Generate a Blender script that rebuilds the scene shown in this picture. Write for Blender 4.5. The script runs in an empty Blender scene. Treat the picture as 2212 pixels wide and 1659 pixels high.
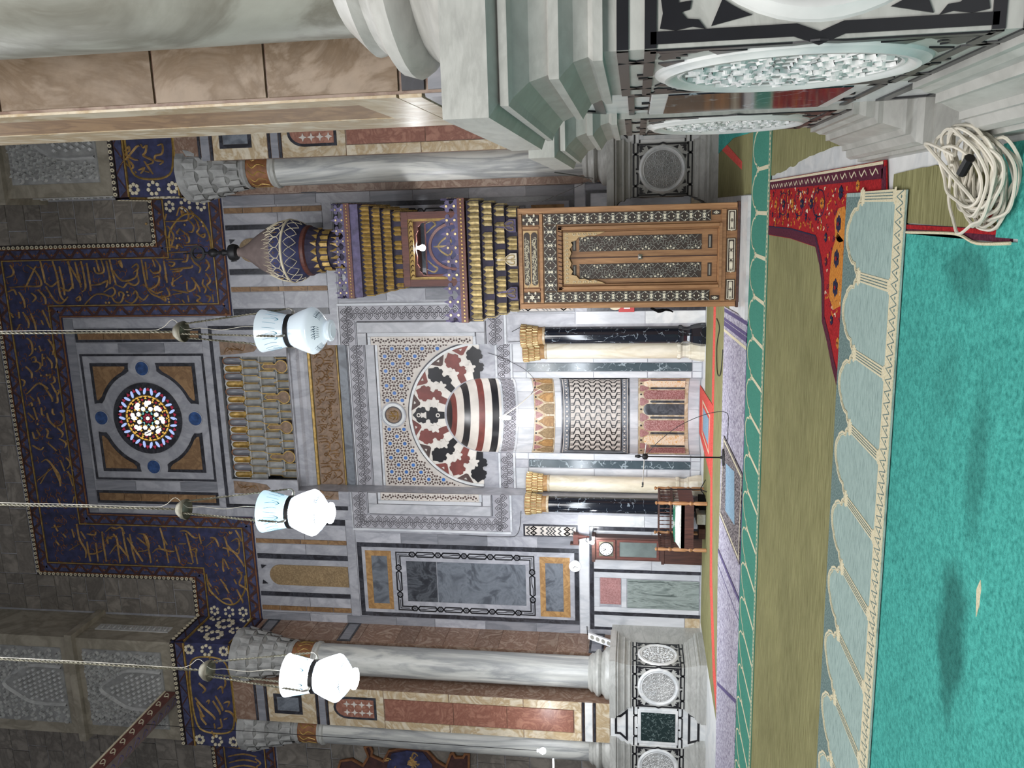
import bpy, math, random
from mathutils import Vector, Matrix
from mathutils.geometry import tessellate_polygon
random.seed(7)
R = math.radians
scene = bpy.context.scene
col = scene.collection

# ---------------------------------------------------------------- camera (the phone was held upright, the file lies on its side)
CAM = Vector((0, 0, 1.6)); FPX = 1790.0
yaw, pit, rol = R(11.98), R(8.45), R(.09)
FW = Vector((-math.sin(yaw)*math.cos(pit), math.cos(yaw)*math.cos(pit), math.sin(pit)))
RT0 = Vector((math.cos(yaw), math.sin(yaw), 0)); UP0 = RT0.cross(FW)
RT = RT0*math.cos(rol) + UP0*math.sin(rol); UPV = UP0*math.cos(rol) - RT0*math.sin(rol)
cd = bpy.data.cameras.new('camera'); cam = bpy.data.objects.new('camera', cd); col.objects.link(cam)
cd.sensor_fit = 'HORIZONTAL'; cd.sensor_width = 36; cd.lens = FPX/2212*36; cd.clip_end = 200
cx, cy, cz = -UPV, RT, -FW
cam.matrix_world = Matrix(((cx.x, cy.x, cz.x, CAM.x), (cx.y, cy.y, cz.y, CAM.y), (cx.z, cy.z, cz.z, CAM.z), (0, 0, 0, 1)))
scene.camera = cam

# ---------------------------------------------------------------- light
scene.view_settings.view_transform = 'Standard'; scene.view_settings.look = 'None'
scene.view_settings.gamma = 1; scene.view_settings.use_curve_mapping = False
scene.view_settings.exposure = 0.12
w = bpy.data.worlds.new('hall_light'); scene.world = w; w.use_nodes = True
w.node_tree.nodes['Background'].inputs[0].default_value = (.90, .92, 1.0, 1)
w.node_tree.nodes['Background'].inputs[1].default_value = .16
def area(name, loc, target, size, sizey, power, colour=(1, 1, 1)):
    l = bpy.data.lights.new(name, 'AREA'); l.shape = 'RECTANGLE'; l.size = size; l.size_y = sizey
    l.energy = power; l.color = colour
    o = bpy.data.objects.new(name, l); col.objects.link(o); o.location = loc
    o.rotation_euler = (Vector(target) - Vector(loc)).to_track_quat('-Z', 'Y').to_euler()
    return o
def point(name, loc, power, rad=.08, colour=(1, 1, 1)):
    l = bpy.data.lights.new(name, 'POINT'); l.energy = power; l.shadow_soft_size = rad; l.color = colour
    o = bpy.data.objects.new(name, l); col.objects.link(o); o.location = loc
    return o
area('hall_fill', (-3.0, -3.0, 6.5), (-3.2, 9, 1.2), 9, 3.5, 1050, (1, .98, .96))  # unseen panel standing in for the hall's lighting behind the camera
area('aisle_fill', (-5.6, 10.9, 4.9), (-5.8, 19, .2), 8, 1.0, 130, (.96, .98, 1))  # added area light without fittings, brightens the lower wall
area('niche_wall_fill', (-6.0, 14.6, 3.3), (-6.0, 19.3, .7), 8.0, .5, 300, (.87, .93, 1))  # added panel hung in mid-air, no fixture, lifts the foot of the wall
area('side_aisle_fill', (4.2, 10.5, 5.5), (1.0, 17.3, .6), 2, 1.0, 20, (.96, .98, 1))  # added fill for the right pier, source unseen
area('overhead_fill', (-4.5, 9.0, 12.5), (-4.5, 12.5, 0), 8, 6, 780, (.95, .97, 1))  # added overhead panel standing in for daylight from above

# ---------------------------------------------------------------- pixel -> place
def ray(x, y):
    return FW + RT*((1659 - y - 829.5)/FPX) - UPV*((x - 1106)/FPX)
def onY(x, y, Y):
    d = ray(x, y); return CAM + d*(Y/d.y)
def onX(x, y, X):
    d = ray(x, y); return CAM + d*(X/d.x)

# ---------------------------------------------------------------- materials
MATS = {}
def lin(c):
    return tuple((v/255/12.92 if v/255 <= .04045 else ((v/255+.055)/1.055)**2.4) for v in c)
def nodes(name):
    m = bpy.data.materials.new(name); m.use_nodes = True; nt = m.node_tree
    b = nt.nodes['Principled BSDF']; MATS[name] = m
    return m, nt, b
def nd(nt, t, **kw):
    n = nt.nodes.new(t)
    for k, v in kw.items():
        if k.startswith('i_'):
            key = k[2:]; n.inputs[int(key) if key.isdigit() else key].default_value = v
        else: setattr(n, k, v)
    return n
def ramp(nt, fac, stops):
    r = nt.nodes.new('ShaderNodeValToRGB'); e = r.color_ramp.elements
    while len(e) < len(stops): e.new(.5)
    for q, (p, c) in zip(e, stops): q.position = p; q.color = (*c, 1)
    nt.links.new(fac, r.inputs[0]); return r.outputs[0]
def coords(nt, scale=(1, 1, 1), mode='pos', seed=True):
    g = nt.nodes.new('ShaderNodeNewGeometry') if mode == 'pos' else nt.nodes.new('ShaderNodeTexCoord')
    src = g.outputs['Position'] if mode == 'pos' else g.outputs['Object']
    mp = nt.nodes.new('ShaderNodeMapping'); mp.inputs['Scale'].default_value = scale
    nt.links.new(src, mp.inputs[0])
    if not seed: return mp.outputs[0]
    oi = nt.nodes.new('ShaderNodeObjectInfo'); mu = nd(nt, 'ShaderNodeMath', operation='MULTIPLY', i_1=37.0)
    nt.links.new(oi.outputs['Random'], mu.inputs[0])
    nt.links.new(mu.outputs[0], mp.inputs['Location']); return mp.outputs[0]
def noise(nt, vec, scale, detail=4, rough=.55, dist=0):
    n = nd(nt, 'ShaderNodeTexNoise', i_Scale=scale, i_Detail=detail, i_Roughness=rough, i_Distortion=dist)
    nt.links.new(vec, n.inputs['Vector']); return n.outputs['Fac']
def finish(nt, b, colour, rough, metal=0, tone=.12, bump=None, bstr=.2, bdist=.01):
    if tone:
        oi = nt.nodes.new('ShaderNodeObjectInfo')
        mr = nd(nt, 'ShaderNodeMapRange', i_3=1-tone, i_4=1+tone)
        nt.links.new(oi.outputs['Random'], mr.inputs[0])
        hv = nt.nodes.new('ShaderNodeHueSaturation'); nt.links.new(mr.outputs[0], hv.inputs['Value'])
        nt.links.new(colour, hv.inputs['Color']); colour = hv.outputs[0]
    nt.links.new(colour, b.inputs['Base Color'])
    b.inputs['Roughness'].default_value = rough; b.inputs['Metallic'].default_value = metal
    if bump is not None:
        bp = nd(nt, 'ShaderNodeBump', i_Strength=bstr, i_Distance=bdist)
        nt.links.new(bump, bp.inputs['Height']); nt.links.new(bp.outputs[0], b.inputs['Normal'])
def plain(name, c, rough=.6, metal=0, var=.12, scale=3, tone=.08, bstr=0):
    m, nt, b = nodes(name); c = lin(c); v = coords(nt); f = noise(nt, v, scale, 5)
    k = ramp(nt, f, [(.3, tuple(x*(1-var*1.6) for x in c)), (.7, tuple(min(1, x*(1+var)) for x in c))])
    finish(nt, b, k, rough, metal, tone, f if bstr else None, bstr); return m
def marble(name, base, vein, scale=1.5, amount=.5, rough=.25, stretch=(1, 1, 1), tone=.1, dist=1.2, fine=.25, bump=0):
    m, nt, b = nodes(name); base, vein = lin(base), lin(vein); v = coords(nt, stretch)
    f = noise(nt, v, scale, 8, .6, dist)
    mid = tuple((p*(1-fine) + q*fine) for p, q in zip(base, vein))
    lo = .5-.22*amount
    k = ramp(nt, f, [(max(0, lo-.16), base), (lo, mid), (.5, vein), (.5+.12*amount, mid), (.5+.3*amount, base)])
    f2 = noise(nt, v, scale*9, 4)
    mx = nd(nt, 'ShaderNodeMix', data_type='RGBA', blend_type='MULTIPLY', i_0=.35)
    nt.links.new(k, mx.inputs[6]); nt.links.new(ramp(nt, f2, [(.3, (.62, .62, .62)), (.65, (1, 1, 1))]), mx.inputs[7])
    finish(nt, b, mx.outputs[2], rough, 0, tone, f2 if bump else None, bump); return m
def veined(name, base, vein, scale=2, width=.04, rough=.15, tone=.05):
    "dark stone crossed by thin bright veins"
    m, nt, b = nodes(name); base, vein = lin(base), lin(vein); v = coords(nt)
    d = nd(nt, 'ShaderNodeTexNoise', i_Scale=scale*1.3, i_Detail=5.0); nt.links.new(v, d.inputs['Vector'])
    ad = nd(nt, 'ShaderNodeMix', data_type='RGBA', blend_type='LINEAR_LIGHT', i_0=.35)
    nt.links.new(v, ad.inputs[6]); nt.links.new(d.outputs['Color'], ad.inputs[7])
    vo = nd(nt, 'ShaderNodeTexVoronoi', feature='DISTANCE_TO_EDGE', i_Scale=scale); nt.links.new(ad.outputs[2], vo.inputs['Vector'])
    f = noise(nt, v, scale*2.3, 5)
    gate = nd(nt, 'ShaderNodeMath', operation='MULTIPLY_ADD', i_1=.22, i_2=-.06); nt.links.new(f, gate.inputs[0])
    sm = nd(nt, 'ShaderNodeMath', operation='SUBTRACT'); nt.links.new(vo.outputs['Distance'], sm.inputs[0]); nt.links.new(gate.outputs[0], sm.inputs[1])
    sh = nd(nt, 'ShaderNodeMath', operation='ADD', i_1=.05); nt.links.new(sm.outputs[0], sh.inputs[0])
    k = ramp(nt, sh.outputs[0], [(0, vein), (width, tuple(p*.6+q*.4 for p, q in zip(base, vein))), (width*2, base), (1, tuple(x*1.35 for x in base))])
    finish(nt, b, k, rough, 0, tone); return m
def speckle(name, base, spot, scale=30, rough=.3, lo=.45, hi=.6, tone=.06, stretch=(1, 1, 1)):
    m, nt, b = nodes(name); v = coords(nt, stretch); f = noise(nt, v, scale, 6, .7)
    f2 = noise(nt, v, scale*.12, 3)
    k = ramp(nt, f, [(lo, lin(base)), (hi, lin(spot))])
    mx = nd(nt, 'ShaderNodeMix', data_type='RGBA', blend_type='MULTIPLY', i_0=.5)
    nt.links.new(k, mx.inputs[6]); nt.links.new(ramp(nt, f2, [(.3, (.55, .55, .55)), (.7, (1, 1, 1))]), mx.inputs[7])
    finish(nt, b, mx.outputs[2], rough, 0, tone); return m
def fabric(name, c, c2, scale=60, rough=.95, stretch=(1, 1, 1), big=.25, bstr=.5, tone=0, lo=.35, hi=.65):
    m, nt, b = nodes(name); v = coords(nt, stretch, seed=False); f = noise(nt, v, scale, 4, .7)
    g = coords(nt, (1, 1, 1), seed=False); f2 = noise(nt, g, .9, 4)
    k = ramp(nt, f, [(lo, lin(c2)), (hi, lin(c))])
    mx = nd(nt, 'ShaderNodeMix', data_type='RGBA', blend_type='MULTIPLY', i_0=big)
    nt.links.new(k, mx.inputs[6]); nt.links.new(ramp(nt, f2, [(.35, (.45, .45, .45)), (.65, (1, 1, 1))]), mx.inputs[7])
    finish(nt, b, mx.outputs[2], rough, 0, tone, f, bstr, .01); b.inputs['Specular IOR Level'].default_value = .1; return m
def emit(name, c, strength, rough=.4):
    m, nt, b = nodes(name); b.inputs['Base Color'].default_value = (*lin(c), 1)
    b.inputs['Emission Color'].default_value = (*lin(c), 1); b.inputs['Emission Strength'].default_value = strength
    b.inputs['Roughness'].default_value = rough; return m

marble('grey_marble', (176, 176, 182), (150, 151, 158), 1.3, .6, .35, (1, 1, .6), .1)
marble('frame_marble', (186, 186, 190), (164, 165, 170), 1.2, .6, .4, (1, 1, .5), .05)
marble('heart_marble', (170, 168, 174), (146, 144, 150), 1.6, .6, .45, (1, 1, .6), .05)
marble('pale_marble', (204, 205, 208), (180, 183, 188), 1.1, .5, .3, (1, 1, .25), .08)
marble('streaked_grey', (142, 142, 148), (118, 120, 127), 2.2, .7, .35, (1, 1, .2), .12)
marble('white_marble', (220, 220, 218), (198, 201, 202), .9, .4, .3, (1, 1, .6), .05)
marble('shaft_marble', (196, 196, 190), (140, 142, 142), 2.0, .7, .4, (1, 1, .12), .04)
marble('near_marble', (146, 147, 138), (108, 106, 96), .9, .7, .42, (1.2, 1.2, .7), .03, dist=2.2, bump=.15)
marble('moulding_marble', (178, 178, 173), (160, 160, 155), 1.1, .5, .36, (1, 1, 3), .04, bump=.1)
marble('black_marble', (34, 34, 39), (58, 59, 66), 2, .4, .25, tone=.15)
marble('dark_slate_marble', (44, 46, 52), (84, 88, 94), 1.6, .35, .3, tone=.1)
marble('cloudy_slate_marble', (66, 70, 78), (112, 118, 126), 1.3, .9, .35, tone=.08, dist=2)
marble('brown_marble', (158, 138, 122), (116, 88, 72), 2.2, .8, .4, tone=.14, dist=2.2)
marble('cream_marble', (206, 196, 176), (168, 146, 112), 1.4, .7, .35, tone=.08, dist=2.4)
marble('red_marble', (160, 116, 98), (126, 82, 68), 2.4, .8, .4, tone=.08, dist=2.5)
marble('yellow_marble', (222, 168, 92), (236, 226, 208), 4, .7, .3, (1, 1, 2.4), .06, dist=3)
marble('green_wave_marble', (66, 76, 74), (146, 156, 152), 2.2, .8, .2, (2.6, 1, .45), .05, dist=1.6)
marble('tan_stone', (150, 118, 82), (118, 88, 58), 2.6, .6, .5, tone=.14)
marble('ochre_stone', (176, 138, 88), (142, 106, 64), 3, .6, .5, tone=.1)
marble('travertine', (140, 123, 106), (104, 84, 62), 1.8, .8, .5, tone=.1, dist=2.4)
marble('ashlar', (142, 135, 126), (108, 102, 95), 1.2, .7, .8, tone=.16, dist=1.5, bump=.3)
marble('plaster', (166, 158, 142), (136, 129, 114), .8, .6, .85, tone=.05, bump=.2)
marble('ivory_column', (226, 220, 204), (206, 196, 172), 1.4, .5, .3, (1, 1, .3), .02)
veined('black_column', (22, 26, 34), (120, 130, 138), 2.6, .007, .1)
veined('green_marble', (66, 78, 84), (140, 152, 158), 2.6, .014, .15)
veined('dark_green_marble', (30, 44, 44), (112, 128, 126), 5, .02, .12)
speckle('porphyry', (138, 84, 82), (186, 146, 142), 34, .35)
speckle('pink_granite', (168, 126, 124), (142, 96, 94), 26, .4)
speckle('brown_granite', (128, 106, 76), (156, 134, 100), 24, .45)
plain('carved_white', (190, 190, 188), .6, 0, .12, 6, .04, .2)
plain('carved_grey', (150, 150, 148), .7, 0, .2, 4, .04, .3)
plain('carved_brown', (134, 112, 94), .75, 0, .25, 9, .05, .4)
plain('old_gold', (166, 136, 74), .42, .35, .3, 9, .22)
plain('bright_gold', (188, 168, 120), .34, .3, .3, 16, .3)
plain('gold_leaf_letters', (176, 142, 90), .5, .2, .3, 9, .1)
plain('dull_copper', (128, 84, 52), .6, .2, .25, 8, .05)
plain('lapis', (48, 51, 86), .75, 0, .35, 5, .06, .15)
plain('pale_lapis', (62, 66, 98), .75, 0, .35, 9, .14)
plain('maroon_wood', (66, 38, 36), .7, 0, .3, 6, .06)
plain('dark_trim', (38, 30, 30), .7, 0, .2, 6, .05)
plain('cream_inlay', (206, 196, 170), .6, 0, .12, 6, .05)
plain('violet_paint', (88, 80, 112), .65, 0, .3, 9, .12)
plain('dark_violet', (44, 38, 60), .7, 0, .3, 9, .12)
plain('mosaic_white', (196, 188, 180), .5, 0, .1, 5, .03)
plain('mosaic_brown', (74, 54, 50), .5, 0, .3, 4, .06)
plain('mosaic_blue', (58, 108, 176), .3, 0, .2, 6, .05)
plain('blue_disc', (48, 78, 128), .3, 0, .3, 9, .05)
plain('ablaq_black', (28, 28, 32), .3, 0, .2, 3, .06)
plain('ablaq_red', (112, 56, 50), .4, 0, .2, 4, .06)
plain('ablaq_white', (204, 198, 190), .4, 0, .08, 3, .05)
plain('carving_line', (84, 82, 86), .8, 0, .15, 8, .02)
plain('black_paint', (16, 16, 18), .5, 0, .1, 4, 0)
plain('iron', (44, 44, 46), .45, .6, .1, 8, 0)
plain('brass', (112, 108, 92), .5, .4, .25, 10, 0)
plain('nickel', (176, 172, 164), .3, .8, .1, 10, 0)
plain('bone_inlay', (216, 208, 186), .5, 0, .1, 12, .03)
plain('grey_inlay', (140, 138, 130), .5, 0, .1, 12, .03)
plain('ebony', (52, 38, 30), .5, 0, .2, 9, .03)
plain('grey_paint', (118, 104, 100), .6, 0, .15, 5, .04)
plain('white_plastic', (226, 228, 232), .45, 0, .03, 4, 0)
plain('cable_white', (206, 200, 186), .5, 0, .08, 12, .04)
plain('red_plastic', (176, 40, 40), .4, 0, .05, 4, 0)
plain('clock_face', (240, 240, 244), .3, 0, .02, 4, 0)
plain('grey_glass', (108, 118, 116), .08, 0, .2, 2, 0)
def wood(name, c, c2, scale=3, rough=.5, stretch=(8, 8, .8)):
    m, nt, b = nodes(name); v = coords(nt, stretch); f = noise(nt, v, scale, 6, .6, .6)
    finish(nt, b, ramp(nt, f, [(.3, lin(c2)), (.7, lin(c))]), rough, 0, .1, f, .1); return m
wood('walnut', (174, 130, 88), (132, 92, 58)); wood('rosewood', (104, 58, 48), (68, 36, 32)); wood('dark_wood', (84, 52, 42), (48, 28, 24))
wood('pale_carved_wood', (206, 176, 128), (172, 138, 92), 9); wood('red_beam_wood', (120, 74, 66), (82, 46, 44), 6, .6, (3, .6, 3))
fabric('olive_carpet', (152, 149, 108), (104, 101, 66), 9, stretch=(.35, 5, 1), big=.3, lo=.3, hi=.7)
fabric('teal_carpet', (82, 176, 165), (48, 128, 120), 34, big=.3, bstr=1, lo=.3, hi=.62)
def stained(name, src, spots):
    "copy of a fabric with dark oval blotches mixed into its colour: each spot is (x, y, rx, ry, depth)"
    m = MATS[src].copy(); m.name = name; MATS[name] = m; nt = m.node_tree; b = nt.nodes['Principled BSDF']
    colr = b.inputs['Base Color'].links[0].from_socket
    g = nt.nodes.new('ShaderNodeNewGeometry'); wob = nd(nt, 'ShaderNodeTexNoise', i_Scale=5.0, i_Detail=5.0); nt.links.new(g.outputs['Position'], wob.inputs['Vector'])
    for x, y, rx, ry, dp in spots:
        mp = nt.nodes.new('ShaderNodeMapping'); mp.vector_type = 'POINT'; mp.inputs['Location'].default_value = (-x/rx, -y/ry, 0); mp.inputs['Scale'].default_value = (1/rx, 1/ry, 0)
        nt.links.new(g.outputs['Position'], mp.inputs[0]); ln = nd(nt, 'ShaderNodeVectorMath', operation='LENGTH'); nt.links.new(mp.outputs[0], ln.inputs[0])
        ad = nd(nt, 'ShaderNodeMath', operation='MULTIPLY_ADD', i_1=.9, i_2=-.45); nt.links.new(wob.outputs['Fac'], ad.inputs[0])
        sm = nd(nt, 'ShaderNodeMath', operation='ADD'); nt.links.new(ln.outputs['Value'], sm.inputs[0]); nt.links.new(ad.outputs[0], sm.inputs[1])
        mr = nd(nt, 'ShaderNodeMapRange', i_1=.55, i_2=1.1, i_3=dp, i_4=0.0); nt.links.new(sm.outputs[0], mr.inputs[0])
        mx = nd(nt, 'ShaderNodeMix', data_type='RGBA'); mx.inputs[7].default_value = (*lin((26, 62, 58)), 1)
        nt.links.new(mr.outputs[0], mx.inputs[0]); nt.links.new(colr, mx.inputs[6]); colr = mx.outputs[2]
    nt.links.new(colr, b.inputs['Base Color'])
stained('blotched_teal_carpet', 'teal_carpet', [(-2.17, 4.12, .46, .20, .62), (-1.25, 4.0, .42, .14, .35), (-.36, 4.3, .16, .32, .4), (-.9, 4.45, .25, .2, .2)])  # darker ovals with uneven outlines, placed by position
fabric('green_carpet', (78, 142, 124), (62, 122, 106), 60, big=.12)
fabric('sage_carpet', (158, 178, 172), (104, 126, 122), 26, stretch=(.35, 3, 1), big=.12, lo=.25, hi=.55)
fabric('cream_yarn', (222, 214, 186), (190, 180, 150), 80, big=.05)
fabric('dark_yarn', (128, 148, 144), (78, 98, 96), 60, big=.1)
fabric('red_rug', (178, 44, 46), (128, 26, 32), 45, big=.3)
fabric('maroon_rug', (98, 46, 62), (66, 28, 42), 50, big=.2)
fabric('orange_rug', (208, 142, 64), (168, 98, 40), 45, big=.2)
fabric('navy_yarn', (48, 50, 78), (34, 34, 52), 60, big=.1)
fabric('mauve_rug', (186, 182, 194), (118, 112, 130), 22, big=.1, lo=.42, hi=.55)
fabric('purple_yarn', (112, 102, 140), (74, 66, 100), 60, big=.1)
fabric('charcoal_rug', (168, 160, 160), (52, 46, 50), 26, big=.1, lo=.48, hi=.56)
fabric('sky_yarn', (150, 178, 196), (112, 140, 160), 40, big=.1)
fabric('coral_rug', (220, 104, 92), (186, 66, 62), 36, big=.1)
fabric('cushion_cloth', (220, 222, 214), (188, 192, 184), 20, big=.1)
fabric('green_cloth', (60, 140, 110), (40, 104, 82), 20, big=.1)
fabric('black_cloth', (20, 20, 22), (12, 12, 14), 30, big=.2)
emit('lit_glass', (240, 247, 255), 1.5); emit('lit_glass_blue', (196, 226, 240), .75); emit('bulb', (240, 246, 255), 60); emit('tube_light', (244, 248, 255), 30)
m, nt, b = nodes('opal_glass'); b.inputs['Base Color'].default_value = (*lin((208, 220, 226)), 1); b.inputs['Roughness'].default_value = .15
b.inputs['Emission Color'].default_value = (*lin((206, 220, 236)), 1); b.inputs['Emission Strength'].default_value = .3
plain('enamel_blue', (92, 158, 182), .3, 0, .2, 9, 0); plain('enamel_dark', (70, 96, 116), .3, 0, .2, 9, 0)
for nme, c, s in (('pane_white', (246, 240, 236), 1.0), ('pane_blue', (158, 178, 226), .8), ('pane_red', (160, 44, 66), .35), ('pane_yellow', (226, 178, 84), .6), ('pane_aqua', (130, 210, 208), .6)):
    emit(nme, c, s, .1)

# ---------------------------------------------------------------- mesh helpers
WLOC = {}
def empty(name, loc, label=None, cat=None, group=None, kind=None):
    o = bpy.data.objects.new(name, None); o.empty_display_size = .2; o.location = loc; col.objects.link(o); WLOC[o.name] = Vector(loc)
    return tag(o, label, cat, group, kind)
def tag(o, label=None, cat=None, group=None, kind=None):
    if label: o['label'] = label
    if cat: o['category'] = cat
    if group: o['group'] = group
    if kind: o['kind'] = kind
    return o
def idm(u, v, d): return (u, v, d)
def frame(o, u, n):
    o, u, n = Vector(o), Vector(u), Vector(n)
    return lambda a, b, d=0: o + u*a + Vector((0, 0, b)) + n*d
def smoothline(pts, n=5, closed=False):
    P = [Vector(p) for p in pts]
    if len(P) < 3: return P
    out = []; N = len(P)
    for i in range(N if closed else N-1):
        if closed: p0, p1, p2, p3 = P[(i-1) % N], P[i], P[(i+1) % N], P[(i+2) % N]
        else: p0, p1, p2, p3 = P[max(i-1, 0)], P[i], P[i+1], P[min(i+2, N-1)]
        for k in range(n):
            t = k/n
            out.append(.5*((2*p1) + (p2-p0)*t + (2*p0-5*p1+4*p2-p3)*t*t + (3*p1-p0-3*p2+p3)*t**3))
    if not closed: out.append(P[-1])
    return out
class MB:
    def __init__(s): s.v = []; s.f = []; s.mi = []; s.m = 0
    def add(s, vs, fs):
        k = len(s.v); s.v += [Vector(p) for p in vs]
        for f in fs: s.f.append(tuple(i+k for i in f)); s.mi.append(s.m)
        return s
    def box(s, x0, x1, y0, y1, z0, z1):
        return s.add([(x, y, z) for z in (z0, z1) for y in (y0, y1) for x in (x0, x1)],
                     [(0, 2, 3, 1), (4, 5, 7, 6), (0, 1, 5, 4), (2, 6, 7, 3), (0, 4, 6, 2), (1, 3, 7, 5)])
    def slab(s, m, u0, u1, v0, v1, d0, d1, nu=1, nv=1, bev=0):
        "a plate on a mapped surface, front face and rim"
        if bev:
            vs = [m(u0, v0, d0), m(u1, v0, d0), m(u1, v1, d0), m(u0, v1, d0), m(u0+bev, v0+bev, d1), m(u1-bev, v0+bev, d1), m(u1-bev, v1-bev, d1), m(u0+bev, v1-bev, d1)]
            return s.add(vs, [(4, 5, 6, 7), (0, 1, 5, 4), (1, 2, 6, 5), (2, 3, 7, 6), (3, 0, 4, 7)])
        vs = []; fs = []
        for j in range(nv+1):
            for i in range(nu+1): vs.append(m(u0+(u1-u0)*i/nu, v0+(v1-v0)*j/nv, d1))
        for j in range(nv):
            for i in range(nu): a = j*(nu+1)+i; fs.append((a, a+1, a+nu+2, a+nu+1))
        s.add(vs, fs)
        for (a, b2, n) in (((u0, v0), (u1, v0), nu), ((u1, v0), (u1, v1), nv), ((u1, v1), (u0, v1), nu), ((u0, v1), (u0, v0), nv)):
            vs = []; fs = []
            for i in range(n+1):
                t = i/n; u = a[0]+(b2[0]-a[0])*t; v = a[1]+(b2[1]-a[1])*t
                vs += [m(u, v, d0), m(u, v, d1)]
            for i in range(n): fs.append((2*i, 2*i+2, 2*i+3, 2*i+1))
            s.add(vs, fs)
        return s
    def poly(s, m, loops, d0, d1, rim=True):
        "flat shape (outer loop and holes) raised from d0 to d1"
        if not isinstance(loops[0][0], (tuple, list, Vector)): loops = [loops]
        L = [[Vector((p[0], p[1], 0)) for p in lp] for lp in loops]
        fl = [p for lp in L for p in lp]
        tr = tessellate_polygon(L)
        s.add([m(p[0], p[1], d1) for p in fl], [tuple(t) for t in tr])
        if rim:
            for lp in L:
                n = len(lp); vs = []
                for p in lp: vs += [m(p[0], p[1], d0), m(p[0], p[1], d1)]
                s.add(vs, [(2*i, 2*((i+1) % n), 2*((i+1) % n)+1, 2*i+1) for i in range(n)])
        return s
    def ring(s, m, cu, cv, r0, r1, d0, d1, n=32, a0=0, a1=360):
        full = abs(a1-a0) >= 360; k = n if full else n+1
        vs = []
        for i in range(k):
            a = R(a0+(a1-a0)*i/n); c, q = math.cos(a), math.sin(a)
            vs += [m(cu+r0*c, cv+r0*q, d0), m(cu+r0*c, cv+r0*q, d1), m(cu+r1*c, cv+r1*q, d1), m(cu+r1*c, cv+r1*q, d0)]
        fs = []
        for i in range(n):
            a = 4*i; b2 = 4*((i+1) % k)
            for q in range(3): fs.append((a+q, b2+q, b2+q+1, a+q+1))
        return s.add(vs, fs)
    def disc(s, m, cu, cv, r, d0, d1, n=16, ru=None):
        ru = ru or r
        return s.poly(m, [(cu+ru*math.cos(2*math.pi*i/n), cv+r*math.sin(2*math.pi*i/n)) for i in range(n)], d0, d1)
    def stroke(s, m, pts, wd, d0, d1, n=4, taper=True, closed=False):
        "raised pen stroke with a ridge"
        P = smoothline([(p[0], p[1], 0) for p in pts], n, closed); N = len(P); vs = []
        if closed: P = P + [P[0]]; N += 1
        for i, p in enumerate(P):
            t = (P[min(i+1, N-1)]-P[max(i-1, 0)]); t = t.normalized() if t.length > 1e-9 else Vector((1, 0, 0))
            k = wd/2*(1 if not taper else (.35+.65*math.sin(math.pi*min(max(i/(N-1), .06), .94))**.6))
            vs += [m(p.x-t.y*k, p.y+t.x*k, d0), m(p.x, p.y, d1), m(p.x+t.y*k, p.y-t.x*k, d0)]
        return s.add(vs, [q for i in range(N-1) for q in ((3*i, 3*i+3, 3*i+4, 3*i+1), (3*i+1, 3*i+4, 3*i+5, 3*i+2))])
    def band(s, m, pts, wd, d0, d1, closed=False, n=1):
        "flat-topped strip along a line"
        P = [Vector((p[0], p[1], 0)) for p in pts]
        if n > 1: P = smoothline(P, n, closed)
        N = len(P); vs = []
        for i, p in enumerate(P):
            a = P[i-1] if (i or closed) else None; c = P[(i+1) % N] if (i < N-1 or closed) else None
            t1 = (p-a).normalized() if a is not None else (c-p).normalized(); t2 = (c-p).normalized() if c is not None else t1
            nn = Vector((-(t1.y+t2.y), t1.x+t2.x, 0)); nn = nn.normalized() if nn.length > 1e-6 else Vector((-t1.y, t1.x, 0))
            k = wd/2/max(.4, nn.dot(Vector((-t1.y, t1.x, 0))))
            q, r = p+nn*k, p-nn*k
            vs += [m(q.x, q.y, d0), m(q.x, q.y, d1), m(r.x, r.y, d1), m(r.x, r.y, d0)]
        fs = []
        for i in range(N if closed else N-1):
            a, b2 = 4*i, 4*((i+1) % N)
            for q in range(3): fs.append((a+q, b2+q, b2+q+1, a+q+1))
        return s.add(vs, fs)
    def lathe(s, prof, c=(0, 0, 0), n=24, a0=0, a1=360, cap=False, sx=1, sy=1):
        full = abs(a1-a0) >= 360; k = n if full else n+1; vs = []
        for r, z in prof:
            for i in range(k):
                a = R(a0+(a1-a0)*i/n); vs.append((c[0]+r*sx*math.cos(a), c[1]+r*sy*math.sin(a), c[2]+z))
        fs = []
        for j in range(len(prof)-1):
            for i in range(n):
                a, b2 = j*k+i, j*k+(i+1) % k; fs.append((a, b2, b2+k, a+k))
        if cap: fs += [tuple(reversed(range(k))), tuple(range((len(prof)-1)*k, len(prof)*k))]
        return s.add(vs, fs)
    def tube(s, pts, r, n=6, sm=0, closed=False, caps=True):
        P = smoothline(pts, sm, closed) if sm else [Vector(p) for p in pts]
        N = len(P); vs = []; up = None; rr = r if isinstance(r, (list, tuple)) else None
        for i, p in enumerate(P):
            t = (P[(i+1) % N]-P[i-1]) if closed else (P[min(i+1, N-1)]-P[max(i-1, 0)])
            t.normalize()
            if up is None: up = Vector((0, 0, 1)) if abs(t.z) < .9 else Vector((1, 0, 0))
            a = t.cross(up)
            if a.length < 1e-6: a = t.orthogonal()
            a.normalize(); b2 = a.cross(t); up = b2
            q = rr[min(i*len(rr)//N, len(rr)-1)] if rr else r
            for k in range(n): g = 2*math.pi*k/n; vs.append(p+a*q*math.cos(g)+b2*q*math.sin(g))
        fs = []
        for i in range(N if closed else N-1):
            for k in range(n):
                a, b2 = i*n+k, i*n+(k+1) % n; c, d = ((i+1) % N)*n+(k+1) % n, ((i+1) % N)*n+k; fs.append((a, b2, c, d))
        if caps and not closed: fs += [tuple(range(n))[::-1], tuple(range((N-1)*n, N*n))]
        return s.add(vs, fs)
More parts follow.
